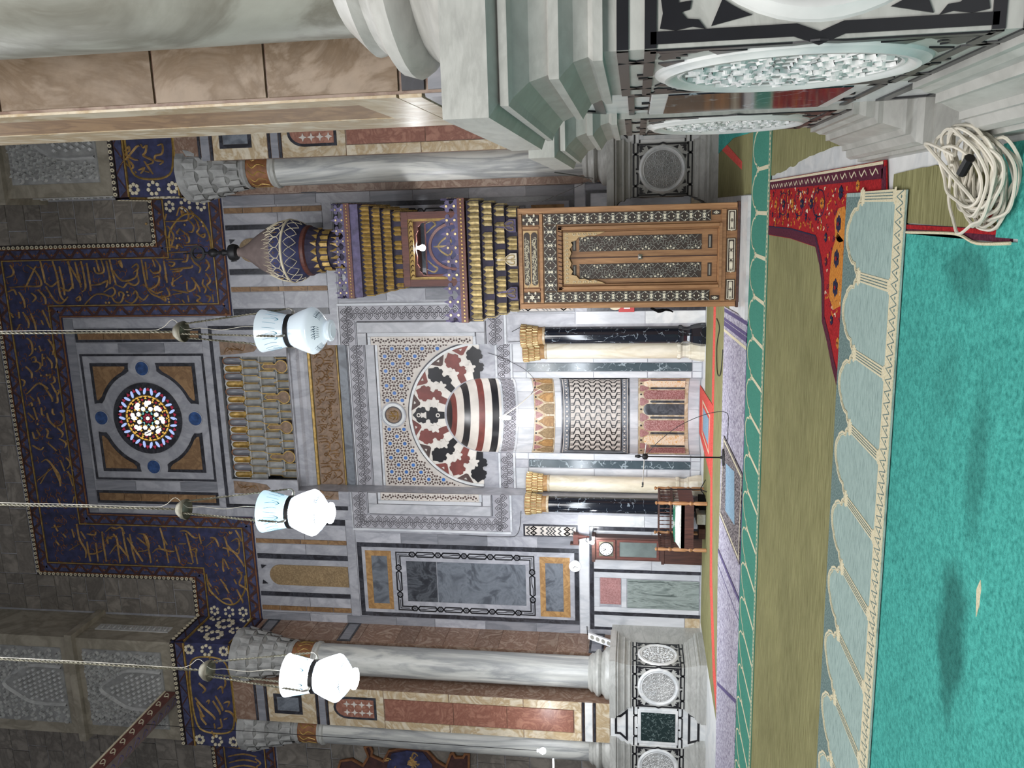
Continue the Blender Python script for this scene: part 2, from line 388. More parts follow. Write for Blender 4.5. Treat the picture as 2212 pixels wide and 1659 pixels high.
    def sweep(s, path, prof, closed=False):
        "a moulding profile (out, z) carried along a plan path, out = to the right of travel"
        P = [Vector((p[0], p[1], 0)) for p in path]; N = len(P); K = len(prof); vs = []
        for i, p in enumerate(P):
            a = P[i-1] if (i or closed) else None; c = P[(i+1) % N] if (i < N-1 or closed) else None
            t1 = (p-a).normalized() if a is not None else (c-p).normalized(); t2 = (c-p).normalized() if c is not None else t1
            n1 = Vector((t1.y, -t1.x, 0)); n2 = Vector((t2.y, -t2.x, 0)); nn = (n1+n2).normalized(); nn = nn/max(.3, nn.dot(n1))
            for o, z in prof: vs.append((p.x+nn.x*o, p.y+nn.y*o, z))
        fs = []
        for i in range(N if closed else N-1):
            for k in range(K-1): a, b2 = i*K+k, ((i+1) % N)*K+k; fs.append((a, b2, b2+1, a+1))
        if not closed: fs += [tuple(range(K)), tuple(range((N-1)*K, N*K))[::-1]]
        return s.add(vs, fs)
    def mesh(s, name, mats, smooth=False, off=Vector((0, 0, 0))):
        me = bpy.data.meshes.new(name); me.from_pydata([tuple(p-off) for p in s.v], [], s.f)
        for mm in (mats if isinstance(mats, (list, tuple)) else [mats]): me.materials.append(MATS[mm])
        me.polygons.foreach_set('material_index', s.mi)
        if smooth:
            me.polygons.foreach_set('use_smooth', [True]*len(me.polygons)); me.set_sharp_from_angle(angle=R(38))
        me.update(); return me
    def obj(s, name, mats, parent=None, smooth=False, label=None, cat=None, group=None, kind=None):
        off = WLOC[parent.name] if parent is not None else Vector((0, 0, 0))
        if parent is None and s.v:      # a thing of one mesh: origin at its base
            xs = [p.x for p in s.v]; ys = [p.y for p in s.v]; off = Vector(((min(xs)+max(xs))/2, (min(ys)+max(ys))/2, min(p.z for p in s.v)))
        o = bpy.data.objects.new(name, s.mesh(name, mats, smooth, off)); col.objects.link(o)
        if parent is not None: o.parent = parent
        else: o.location = off
        WLOC[o.name] = off
        return tag(o, label, cat, group, kind)
def split(q, name, mats, parent, smooth=False, limit=300):
    "one object for each separate piece of a builder"
    key = {}; par = list(range(len(q.v)))
    def find(a):
        while par[a] != a: par[a] = par[par[a]]; a = par[a]
        return a
    for i, p in enumerate(q.v):
        k = (round(p.x, 4), round(p.y, 4), round(p.z, 4))
        if k in key: par[find(i)] = find(key[k])
        else: key[k] = i
    for f in q.f:
        for i in f[1:]: par[find(i)] = find(f[0])
    groups = {}
    for f, m_ in zip(q.f, q.mi): groups.setdefault(find(f[0]), []).append((f, m_))
    outs = []
    for fs in groups.values():
        b = MB(); ids = {}
        for f, m_ in fs:
            for i in f:
                if i not in ids: ids[i] = len(b.v); b.v.append(q.v[i])
            b.f.append(tuple(ids[i] for i in f)); b.mi.append(m_)
        outs.append(b.obj(name, mats, parent, smooth))
    return outs
def inst(name, me, loc, parent=None, rot=None, scale=None, mat4=None):
    "one more copy of a shared mesh, placed in world space"
    o = bpy.data.objects.new(name, me); col.objects.link(o)
    off = WLOC[parent.name] if parent is not None else Vector((0, 0, 0))
    if parent is not None: o.parent = parent
    if mat4 is not None:
        M4 = mat4.copy(); M4.translation = M4.translation-off; o.matrix_local = M4
        WLOC[o.name] = mat4.translation.copy()
    else:
        o.location = Vector(loc)-off
        if rot: o.rotation_euler = rot
        if scale: o.scale = scale
        WLOC[o.name] = Vector(loc)
    return o
def rectloop(u0, u1, v0, v1): return [(u0, v0), (u1, v0), (u1, v1), (u0, v1)]
# ================================================================ the setting
SX = -5.03                       # axis of the prayer niche
YW = 19.35                       # face of the back wall
YR = 19.90                       # face of the recess round the niche
wallm = lambda s, z, d=0: Vector((SX+s, YW-d, z))
recm = lambda s, z, d=0: Vector((SX+s, YR-d, z))

b_ = MB().box(-24, 12, -8, 24, -.3, 0)
floor = b_.obj('floor', 'white_marble'); tag(floor, 'pale stone floor under the carpets', None, None, 'structure')

wb = MB()
wb.box(-24, SX-1.9, YW, YW+2.2, 0, 22).box(SX+1.9, 12, YW, YW+2.2, 0, 22)
wb.box(SX-1.9, SX+1.9, YW, YW+2.2, 12.02, 22)
wb.box(SX-1.9, SX+1.9, YW+1.6, YW+2.2, 0, 12.02)
wall_back = wb.obj('wall_back', 'grey_marble'); tag(wall_back, 'tall marble-clad qibla wall with inlaid panels', None, None, 'structure')

def both(fn):
    for sg in (1, -1): fn(sg)
def wslab(name, s0, s1, z0, z1, mat, d=.018, m=wallm, parent=None, bev=.004, mirror=True):
    for sg in ((1, -1) if mirror else (1,)):
        a, c = sorted((s0*sg, s1*sg))
        MB().slab(m, a, c, z0, z1, -.02, d, bev=bev).obj(name, mat, parent or wall_back)
def column_of(name, s0, s1, z0, z1, mats, n, d=.018):
    "a run of slabs with open joints, one above the other"
    h = (z1-z0)/n
    for sg in (1, -1):
        for i in range(n):
            a, c = sorted((s0*sg, s1*sg)); k = (.06*((i*7+3) % 5-2)) if 0 < i else 0
            zt = z0+(i+1)*h+(.06*(((i+1)*7+3) % 5-2) if i < n-1 else 0)
            MB().slab(wallm, a+.004, c-.004, z0+i*h+k+.004, zt-.004, -.02, d, bev=.004).obj(name, mats[(i+(sg > 0)) % len(mats)], wall_back)
def frame_strips(name, s0, s1, z0, z1, t, mat, d=.02, m=wallm, parent=None, mirror=True):
    for sg in ((1, -1) if mirror else (1,)):
        a, c = sorted((s0*sg, s1*sg))
        for (u0, u1, v0, v1) in ((a, a+t, z0, z1), (c-t, c, z0, z1), (a+t, c-t, z0, z0+t), (a+t, c-t, z1-t, z1)):
            MB().slab(m, u0, u1, v0, v1, -.02, d, bev=.003).obj(name, mat, parent or wall_back)

# ---- upper stone blocks round the painted frieze
def blocks(s0, s1, z0, z1, h, w, seed):
    rnd = random.Random(seed); z = z0; row = 0
    while z < z1-.05:
        zt = min(z1, z+h*rnd.uniform(.85, 1.15)); u = s0-(w*.5 if row % 2 else 0)
        if z1-zt < .15: zt = z1
        while u < s1-.02:
            v = min(s1, u+w*rnd.uniform(.8, 1.25))
            if s1-v < .2: v = s1
            MB().slab(wallm, max(u, s0)+.006, v-.006, z+.006, zt-.006, -.02, .012+rnd.uniform(0, .02), bev=.008).obj('stone_block', 'ashlar', wall_back)
            u = v
        z = zt; row += 1
blocks(4.5, 5.57, 13.45, 19.8, .5, .62, 1); blocks(-5.57, -4.5, 13.45, 19.8, .5, .62, 2)
blocks(-4.5, 4.5, 18.1, 19.8, .55, .9, 3); blocks(-14.5, -8.4, 13.45, 21, .6, 1.1, 4); blocks(-12.5, -8.4, 2.2, 11.5, .75, 1.3, 5)

# ---- lower dado: black border, pink square, waved green slab
for sg in (1, -1):
    a, c = sorted((2.66*sg, 5.42*sg)); MB().slab(wallm, a, c, 2.61, 2.72, -.02, .02, bev=.003).obj('black_strip', 'black_marble', wall_back)
wslab('black_strip', 2.66, 2.76, 0, 2.61, 'black_marble'); wslab('black_strip', 3.78, 3.86, 0, 2.61, 'black_marble')
wslab('black_strip', 4.93, 5.02, 0, 2.61, 'black_marble'); wslab('black_strip', 5.35, 5.42, 0, 2.61, 'black_marble')
column_of('marble_slab', 2.76, 3.10, 0, 2.61, ['pale_marble'], 2, .012); column_of('marble_slab', 3.44, 3.78, 0, 2.61, ['pale_marble'], 2, .012)
wslab('pink_square', 4.01, 4.72, 1.94, 2.46, 'pink_granite'); wslab('waved_slab', 4.03, 4.80, .03, 1.79, 'green_wave_marble')
wslab('marble_slab', 3.86, 4.01, .03, 2.61, 'pale_marble', .012); wslab('marble_slab', 4.80, 4.93, .03, 2.61, 'pale_marble', .012)
wslab('marble_slab', 4.01, 4.80, 1.80, 1.93, 'pale_marble', .012); wslab('marble_slab', 4.01, 4.80, 2.47, 2.61, 'pale_marble', .012)
wslab('marble_slab', 5.02, 5.35, .38, 2.61, 'pale_marble', .012); wslab('marble_slab', 5.02, 5.35, 0, .37, 'cream_marble', .012)
# ---- slabs beside the niche columns
column_of('marble_slab', 2.36, 2.66, 0, 2.98, ['pale_marble', 'white_marble'], 2, .01)
wslab('marble_slab', 2.36, 2.62, 3.0, 4.62, 'grey_marble', .01)
wslab('marble_slab', 2.98, 5.57, 2.73, 2.97, 'pale_marble', .012)
# ---- zigzag inlay tablets
ZIG = []
def zigzag(sg):
    a, c = sorted((2.65*sg, 2.97*sg)); z0, z1 = 3.0, 4.36
    t = empty('zigzag_tablet', wallm(2.81*sg, z0)); t.parent = wall_back; t.location = wallm(2.81*sg, z0)-WLOC[wall_back.name]
    WLOC[t.name] = wallm(2.81*sg, z0)
    MB().slab(wallm, a, c, z0, z1, 0, .022, bev=.003).obj('border', 'black_marble', t)
    MB().slab(wallm, a+.04, c-.04, z0+.045, z1-.045, .02, .027, bev=.003).obj('field', 'mosaic_white', t)
    u = (a+c)/2; q = MB()
    for k in range(2):
        for zc in (z0+.26, z1-.26):
            for du in (-.06, .06):
                q.band(wallm, [(u+du, zc-.07), (u+du+.05, zc), (u+du, zc+.07), (u+du-.05, zc)], .026, .027, .034, True)
                q.band(wallm, [(u+du-.012, zc), (u+du+.012, zc)], .024, .027, .034)
    for zc in (z0+.46, z0+.60, z0+.68, z0+.76, z0+.90):
        q.band(wallm, [(u-.11, zc-.05), (u-.055, zc+.02), (u, zc-.05), (u+.055, zc+.02), (u+.11, zc-.05)], .024, .027, .034)
    for zc in (z0+.12, z1-.12): q.band(wallm, [(u-.11, zc-.04), (u-.055, zc+.03), (u, zc-.04), (u+.055, zc+.03), (u+.11, zc-.04)], .024, .027, .034)
    split(q, 'zigzag_inlay', 'ablaq_black', t)
both(zigzag)
# ---- tall framed panels either side
column_of('marble_slab', 2.98, 3.27, 2.98, 8.75, ['streaked_grey', 'grey_marble', 'streaked_grey'], 5)
column_of('marble_slab', 5.33, 5.57, 2.98, 11.5, ['streaked_grey', 'streaked_grey', 'grey_marble'], 7)
frame_strips('black_strip', 3.27, 5.32, 2.98, 8.73, .115, 'black_marble')
def tall(sg):
    a, c = sorted((3.385*sg, 5.205*sg)); MB().slab(wallm, a, c, 3.10, 8.61, -.02, .012).obj('marble_ground', 'grey_marble', wall_back)
    for z0, z1, s0, s1, i0, i1, j0, j1 in ((7.83, 8.52, 3.48, 5.11, 7.94, 8.36, 3.62, 4.95), (3.21, 3.97, 3.51, 5.13, 3.38, 3.83, 3.67, 4.98)):
        a, c = sorted((s0*sg, s1*sg)); e, f = sorted((j0*sg, j1*sg))
        MB().poly(wallm, [rectloop(a, c, z0, z1), rectloop(e, f, i0, i1)], 0, .02).obj('ochre_frame', 'ochre_stone', wall_back)
        MB().slab(wallm, e, f, i0, i1, 0, .016).obj('slate_panel', 'cloudy_slate_marble', wall_back)
    a, c = sorted((3.74*sg, 4.86*sg))
    MB().slab(wallm, a, c, 6.64, 7.44, 0, .022, bev=.004).obj('dark_slab', 'dark_slate_marble', wall_back)
    MB().slab(wallm, a, c, 4.33, 6.63, 0, .022, bev=.004).obj('slate_panel', 'cloudy_slate_marble', wall_back)
    # chain inlay: long links and rosette hexagons between two lines
    o0, o1, i0, i1 = 3.49, 5.13, 3.62, 4.99; zc0, zc1 = 4.10, 7.71
    mid0, mid1 = (3.49+3.62)/2+.002, (4.99+5.13)/2
    def link(p, dirv, L, wd):
        q = MB(); n = (-dirv[1], dirv[0]); h = wd/2; e = h*.8
        pts = []
        for a_, b2 in ((-L/2+e, h), (L/2-e, h), (L/2, 0), (L/2-e, -h), (-L/2+e, -h), (-L/2, 0)):
            pts.append((p[0]+dirv[0]*a_+n[0]*b2, p[1]+dirv[1]*a_+n[1]*b2))
        q.band(wallm, pts, .034, .012, .022, True)
        if L > .3:
            z = [(-L/2+e*.9, -h*.25), (-L*.12, -h*.25), (L*.12, h*.25), (L/2-e*.9, h*.25)]
            q.band(wallm, [(p[0]+dirv[0]*a_+n[0]*b2, p[1]+dirv[1]*a_+n[1]*b2) for a_, b2 in z], .018, .012, .022)
        else:
            for k in range(6):
                g = k*math.pi/3; q.band(wallm, [(p[0]+.012*math.cos(g), p[1]+.012*math.sin(g)), (p[0]+.038*math.cos(g), p[1]+.038*math.sin(g))], .014, .012, .022)
        q.obj('chain_link', 'ablaq_black', wall_back)
    def run(p0, p1, n):
        v = Vector(p1)-Vector(p0); L = v.length; dv = v.normalized(); sh = .17; ln = (L-(n+1)*sh)/n if n else 0
        t = 0
        for k in range(2*n+1):
            l = sh if k % 2 == 0 else ln
            link(tuple(Vector(p0)+dv*(t+l/2)), tuple(dv), l-.004, .125); t += l
    for s_ in (mid0, mid1): run((s_*sg, zc0+.36), (s_*sg, zc1-.36), 4)
    for z_ in (zc0+.065, zc1-.065): run(((o0+.36)*sg, z_), ((o1-.36)*sg, z_), 1)
    for cs, dz, cz in ((mid0, 1, zc0+.065), (mid1, 1, zc0+.065), (mid0, -1, zc1-.065), (mid1, -1, zc1-.065)):
        ds = .34 if cs == mid0 else -.34; q = MB()
        for off in (-.05, .05):
            o2 = off if cs == mid0 else -off
            q.band(wallm, [((cs+ds)*sg, cz+off*dz), ((cs+o2)*sg, cz+off*dz), ((cs+o2)*sg, cz+.34*dz)], .030, .012, .022)
        q.band(wallm, [((cs+ds*.7)*sg, cz), (cs*sg, cz), (cs*sg, cz+.24*dz)], .014, .012, .022)
        q.obj('chain_corner', 'ablaq_black', wall_back)
both(tall)
wslab('marble_slab', 2.66, 5.57, 8.76, 8.99, 'grey_marble', .016)
# ---- striped zone under the frieze
for a, c, mt in ((2.66, 2.83, 'black_marble'), (2.83, 3.24, 'grey_marble'), (3.24, 3.37, 'tan_stone'), (3.37, 3.66, 'grey_marble'), (3.66, 3.81, 'black_marble'), (4.74, 4.87, 'black_marble'), (4.87, 5.14, 'grey_marble'), (5.14, 5.28, 'tan_stone'), (5.28, 5.33, 'grey_marble')):
    if mt == 'tan_stone': column_of('tan_strip', a, c, 9.0, 11.5, [mt], 4, .02)
    else: column_of('black_strip' if mt == 'black_marble' else 'marble_slab', a, c, 9.0, 11.5, [mt], 1 if mt == 'black_marble' else 2, .02)
def archtab(sg):
    m = wallm; arc = [(4.255+.285*math.cos(R(a)), 10.9+.29*math.sin(R(a))) for a in range(0, 181, 15)]
    lp = [((u)*sg, v) for u, v in [(4.54, 9.02)]+arc+[(3.97, 9.02)]]
    if sg > 0: pass
    MB().poly(m, [lp], 0, .024).obj('arched_tan_panel', 'brown_granite', wall_back)
    for k in (1, -1):
        c_ = 4.255+.2*k
        MB().poly(m, [[((c_+.07*k)*sg, 11.42), ((c_-.04*k)*sg, 11.40), ((c_+.06*k)*sg, 11.27)]], 0, .024).obj('black_triangle', 'black_marble', wall_back)
both(archtab)

# ---- centre top: round window set in inlaid slabs
wslab('marble_slab', -2.62, 2.62, 15.93, 16.18, 'streaked_grey', .014, mirror=False)
wslab('marble_slab', 2.40, 2.62, 12.25, 15.92, 'grey_marble', .014)
column_of('marble_slab', 1.72, 1.98, 12.42, 15.90, ['streaked_grey', 'grey_marble'], 3, .014)
frame_strips('black_strip', 2.0, 2.36, 12.42, 15.91, .07, 'black_marble')
column_of('tan_strip', 2.07, 2.29, 12.49, 15.84, ['tan_stone'], 5, .02)
for (u0, u1, v0, v1) in ((-1.70, -1.645, 12.43, 15.86), (1.645, 1.70, 12.43, 15.86), (-1.645, 1.645, 12.43, 12.485), (-1.645, 1.645, 15.805, 15.86)):
    MB().slab(wallm, u0, u1, v0, v1, -.02, .02).obj('black_strip', 'black_marble', wall_back)
def corner_piece(qx, qz):
    cz = 14.15; lob, big = .40, 1.27
    def shape(e):
        x1, z1 = 1.46-e, 1.46-e; r1, r2 = lob+e, big+e; P = []
        P += [(x1, z1)]
        a0 = math.asin(min(1, (1.32-z1)/r1)) if abs(1.32-z1) < r1 else 0
        # along the top to the upper lobe (centre 0,1.32), down its flank, round the big circle, out the right lobe
        lob_pts = [(r1*math.cos(a), 1.32+r1*math.sin(a)) for a in [R(t) for t in range(90, -91, -10)]]
        lob_pts = [p for p in lob_pts if p[1] <= z1 and p[0]**2+p[1]**2 >= r2**2]
        ztop = z1; xt = math.sqrt(max(0, r1*r1-(ztop-1.32)**2)); P += [(xt, ztop)]+lob_pts
        p0 = lob_pts[-1]; t0 = math.atan2(p0[1], p0[0])
        a_hi = t0; a_lo = math.pi/2-t0
        P += [(r2*math.cos(a_hi+(a_lo-a_hi)*k/10), r2*math.sin(a_hi+(a_lo-a_hi)*k/10)) for k in range(1, 10)]
        P += [(p[1], p[0]) for p in reversed(lob_pts)]+[(ztop, xt)]
        return [(p[0]*qx, cz+p[1]*qz) for p in P]
    MB().poly(wallm, [shape(0)], 0, .018).obj('black_quarter', 'black_marble', wall_back)
    MB().poly(wallm, [shape(.085)], .01, .026).obj('tan_quarter', 'tan_stone', wall_back)
for qx in (1, -1):
    for qz in (1, -1): corner_piece(qx, qz)
for u, v in ((1.32, 0), (-1.32, 0), (0, 1.32), (0, -1.32)):
    MB().disc(wallm, u, 14.15+v, .18, 0, .02, 20).obj('blue_disc', 'blue_disc', wall_back)
    MB().ring(wallm, u, 14.15+v, .18, .20, 0, .026, 24).obj('disc_rim', 'grey_marble', wall_back)
window = MB().ring(wallm, 0, 14.15, .83, .95, -.02, .05, 48).obj('window_1', 'black_marble'); tag(window, 'round stained glass window ringed with black marble', None, None, 'structure')
def pane(me, r, a, mat=None, tilt=0):
    M4 = Matrix.Translation(wallm(r*math.cos(a), 14.15+r*math.sin(a), .02)) @ Matrix.Rotation(R(90), 4, 'X') @ Matrix.Rotation(a+tilt, 4, 'Z')
    return inst('pane', me, None, window, mat4=M4)
def pane_mesh(pts, mat): return MB().poly(lambda u, v, d: Vector((u, v, d)), [pts], -.02, .012).mesh('pane', mat)
ell = lambda a, b2, n=8: [(a*math.cos(2*math.pi*k/n), b2*math.sin(2*math.pi*k/n)) for k in range(n)]
gon = lambda r, n, o=0: [(r*math.cos(2*math.pi*k/n+o), r*math.sin(2*math.pi*k/n+o)) for k in range(n)]
MB().disc(wallm, 0, 14.15, .84, -.02, .012, 48).obj('lead_ground', 'dark_trim', window)
MB().ring(wallm, 0, 14.15, .605, .622, .0, .026, 48).obj('lead_ring', 'old_gold', window)
pe = pane_mesh(ell(.095, .036), 'pane_blue'); rd = pane_mesh([(.06, 0), (-.03, .05), (-.03, -.05)], 'pane_red'); ye = pane_mesh(ell(.018, .055, 6), 'pane_yellow')
for k in range(24):
    pane(pe, .725, k*math.pi/12, tilt=R(18 if k % 2 else -18)); pane(rd, .775, (k+.5)*math.pi/12)
for k in range(30): pane(ye, .585, k*math.pi/15)
hx = pane_mesh(gon(.062, 6), 'pane_white'); pw = pane_mesh([(.09, 0), (.02, .055), (-.07, .04), (-.07, -.04), (.02, -.055)], 'pane_white')
yt = pane_mesh(gon(.034, 3), 'pane_yellow'); rk = pane_mesh(gon(.036, 4), 'pane_red'); aq = pane_mesh([(.03, .045), (-.005, 0), (.03, -.045), (-.03, 0)], 'pane_aqua')
pane(pane_mesh(gon(.05, 8), 'pane_white'), 0, 0)
for k in range(8):
    a = k*math.pi/4
    pane(rk, .10, a+R(22)); pane(aq, .175, a); pane(hx, .27, a+R(22)); pane(yt, .215, a+R(22)); pane(yt, .30, a, tilt=math.pi); pane(pw, .385, a); pane(yt, .47, a+R(22))
for k in range(16):
    a = (k+.5)*math.pi/8; pane(rk, .50, a); pane(hx if k % 2 else yt, .43 if k % 2 else .40, a)
    pane(yt, .535, k*math.pi/8)
MB().tube([wallm(-.02, 13.35, .06), wallm(-.42, 14.24, .06)], .012).obj('window_bar', 'black_paint', window)
# ================================================================ the prayer niche
mihrab = empty('mihrab', (SX, YR, 0), 'tall recessed marble prayer niche with striped arch, gilded hood and four columns', 'prayer niche')
NR, ND, ZS = .95, .75, 5.37
def nichem(u, z, d=0): return Vector((SX+(NR-d)*math.sin(u), YR+(ND-d)*math.cos(u), z))
arc = [(NR*math.cos(R(a)), ZS+NR*math.sin(R(a))) for a in range(180, -1, -6)]
MB().poly(recm, [[(-1.9, 0), (-.95, 0)]+arc+[(.95, 0), (1.9, 0), (1.9, 10.4), (-1.9, 10.4)]], -.05, 0, rim=False).obj('recess_face', 'grey_marble', mihrab)
H = R(90)
def nband(name, z0, z1, mat, d=0, u0=-H, u1=H, n=24): return MB().slab(nichem, u0, u1, z0, z1, -.01, d, nu=n).obj(name, mat, mihrab, smooth=True)
nband('niche_wall', 0, 5.02, 'grey_marble', -.004)
for k in range(6):   # courses of plain slabs: foot, between the bands, under the bowl
    for z0, z1 in ((.02, .27), (1.53, 1.72), (3.47, 3.62), (4.18, 4.60)):
        u0 = -H+k*R(30); nband('marble_slab', z0, z1, 'pale_marble', .006, u0+.004, u0+R(30)-.004, 5)
# striped half dome
zb = [5.02, 5.09, 5.27, 5.46, 5.62, 5.83, 5.98, 6.14, 6.24, 6.33]
mt = ['ablaq_white', 'ablaq_black', 'ablaq_white', 'ablaq_red', 'ablaq_white', 'ablaq_black', 'ablaq_white', 'ablaq_red', 'ablaq_black']
for i in range(9):
    q = MB(); vs = []; K = 24; J = 4
    for j in range(J+1):
        z = zb[i]+(zb[i+1]-zb[i])*j/J; k = 1 if z <= ZS else math.sqrt(max(0, 1-((z-ZS)/(NR+.012))**2))
        for a in range(K+1):
            u = -H+2*H*a/K; vs.append((SX+NR*k*math.sin(u), YR+ND*k*math.cos(u), z))
    q.add(vs, [(j*(K+1)+a, j*(K+1)+a+1, (j+1)*(K+1)+a+1, (j+1)*(K+1)+a) for j in range(J) for a in range(K)])
    q.obj('dome_course', mt[i], mihrab, smooth=True)
# ring of the arch with interlocking leaf-ended voussoirs
CZ = 5.42
MB().ring(recm, 0, CZ, .95, 1.80, 0, .012, 48, 0, 180).obj('arch_ground', 'ablaq_white', mihrab)
for r0, r1, mtl, d in ((1.80, 1.86, 'white_marble', .05), (1.862, 1.885, 'carving_line', .03)):
    MB().ring(recm, 0, CZ, r0, r1, 0, d, 64, 0, 180).obj('arch_moulding', mtl, mihrab)
half = [(.95, .085), (1.12, .10), (1.13, .17), (1.18, .205), (1.24, .19), (1.26, .225), (1.32, .20), (1.33, .13), (1.36, .105), (1.43, .125), (1.45, .20), (1.52, .22), (1.56, .18), (1.62, .20), (1.68, .15), (1.69, .10), (1.78, 0)]
smal = [(.95, .075), (1.36, .09), (1.43, .11), (1.45, .18), (1.52, .20), (1.56, .17), (1.62, .19), (1.68, .14), (1.69, .10)]
lob5 = [(.11*(1+.28*math.cos(5*R(t)))*math.cos(R(t)), .11*(1+.28*math.cos(5*R(t)))*math.sin(R(t))) for t in range(0, 360, 12)]
def rad(r, t, al): return (r*math.cos(al)-t*math.sin(al), CZ+r*math.sin(al)+t*math.cos(al))
for k in range(9):
    al = R(5+k*21.25); sg = -1 if k < 4 else 1
    if k == 4: lp = [(r, t) for r, t in half]+[(r, -t) for r, t in reversed(half[:-1])]
    else: lp = [(r, t*sg) for r, t in half]+[(r, -t*sg) for r, t in reversed(smal)]
    v = MB().poly(recm, [[rad(r, t, al) for r, t in lp]], .01, .026).obj('voussoir', 'ablaq_black' if k % 2 == 0 else 'ablaq_red', mihrab)
    if k != 4:
        c = rad(1.24, -.12*sg, al)
        MB().poly(recm, [[(c[0]+p[0], c[1]+p[1]) for p in lob5]], .02, .032).obj('white_leaf', 'ablaq_white', mihrab)
    else:
        for r in (1.12, 1.62): MB().ring(recm, 0, CZ+r, .03, .055, .02, .034, 14).obj('key_ring', 'ablaq_white', mihrab)
        MB().poly(recm, [[rad(r, t, al) for r, t in [(1.42, -.09), (1.42, .09), (1.50, .05), (1.56, .07), (1.56, -.07), (1.50, -.05)]]], .02, .034).obj('key_leaf', 'ablaq_white', mihrab)
for k in range(8):
    al = R(15.6+k*21.25)
    MB().poly(recm, [[rad(r, t, al) for r, t in [(1.79, -.22), (1.79, .22), (1.60, .03), (1.60, -.03)]], [rad(r, t, al) for r, t in [(1.76, -.05), (1.70, 0), (1.76, .05)]]], .01, .026).obj('rim_triangle', 'mosaic_brown' if k % 2 else 'ablaq_red', mihrab)
# star-and-dot mosaic in the spandrels
def mosaic(m, ok, s0, s1, z0, z1):
    W = MB(); Bl = MB(); Br = MB()
    nz = int((z1-z0)/.195)+2; ns = int((s1-s0)/.19)+2
    for i in range(-1, ns+1):
        for j in range(-1, nz+1):
            s = round(s0/.19)*.19+i*.19; z = 5.5+math.floor((z0-5.5)/.39)*.39+j*.39+(.195 if (round(s/.19)) % 2 else 0)
            if ok(s, z, .05): Bl.disc(m, s, z, .047, .01, .026, 10)
            for k in range(10):
                a = 2*math.pi*k/10+.3; q, w_ = s+.105*math.cos(a), z+.105*math.sin(a)
                if ok(q, w_, .03): Br.disc(m, q, w_, .026, .01, .022, 6)
            if ok(s, z+.195, .04): Br.disc(m, s, z+.195, .03, .01, .022, 6)
            for k in range(5):
                a = 2*math.pi*k/5; q, w_ = s+.045*math.cos(a), z+.195+.058*math.sin(a)
                if ok(q, w_, .02): Br.disc(m, q, w_, .013, .01, .022, 4)
    return Bl, Br
okr = lambda s, z, r: abs(s) < 1.9-r and 5.48+r < z < 8.0-r and math.hypot(s, z-CZ) > 1.95+r and math.hypot(s, z-7.70) > .33+r
spand = [[(1.9, 5.48), (1.9, 8.0), (-1.9, 8.0), (-1.9, 5.48)]]
MB().poly(recm, [[(-1.9, 8.02), (-1.9, 5.46)]+[(1.9*math.cos(R(a)), CZ+1.9*math.sin(R(a))) for a in range(178, 1, -4)]+[(1.9, 5.46), (1.9, 8.02)]], 0, .012).obj('mosaic_ground', 'mosaic_white', mihrab)
Bl, Br = mosaic(recm, okr, -1.9, 1.9, 5.4, 8.0)
tag(Bl.obj('blue_mosaic_stars', 'mosaic_blue', mihrab), kind='stuff'); tag(Br.obj('brown_mosaic_tesserae', 'mosaic_brown', mihrab), kind='stuff')
for sg in (1, -1):
    a, c = sorted((1.9*sg, 2.1*sg)); MB().slab(wallm, a, c, 5.46, 8.0, -.02, .012).obj('mosaic_ground', 'mosaic_white', mihrab)
    okm = lambda s, z, r: a+r < s < c-r and 5.48+r < z < 7.99-r
    Bl, Br = mosaic(wallm, okm, a, c, 5.4, 8.0)
    tag(Bl.obj('blue_mosaic_stars', 'mosaic_blue', mihrab), kind='stuff'); tag(Br.obj('brown_mosaic_tesserae', 'mosaic_brown', mihrab), kind='stuff')
# medallion over the crown
MB().disc(recm, 0, 7.70, .33, .0, .03, 32).obj('medallion_ring', 'white_marble', mihrab)
MB().ring(recm, 0, 7.70, .30, .33, .02, .05, 32).obj('medallion_rim', 'grey_marble', mihrab)
MB().ring(recm, 0, 7.70, .20, .225, .02, .05, 32).obj('medallion_rim', 'carving_line', mihrab)
md = MB().disc(recm, 0, 7.70, .20, .02, .04, 28).obj('carved_boss', 'carved_brown', mihrab)
q = MB()
for pts in ([(-.12, -.08), (-.04, -.12), (.08, -.1), (.12, -.02)], [(-.13, .02), (-.06, -.04), (.02, .02), (.1, .06)], [(-.02, -.1), (-.03, .0), (-.02, .12)], [(.04, -.04), (.05, .1)], [(-.1, .05), (-.06, .12)], [(.08, -.06), (.1, .08)]):
    q.stroke(recm, [(a, 7.70+b2) for a, b2 in pts], .03, .04, .065)
split(q, 'boss_stroke', 'old_gold', mihrab)
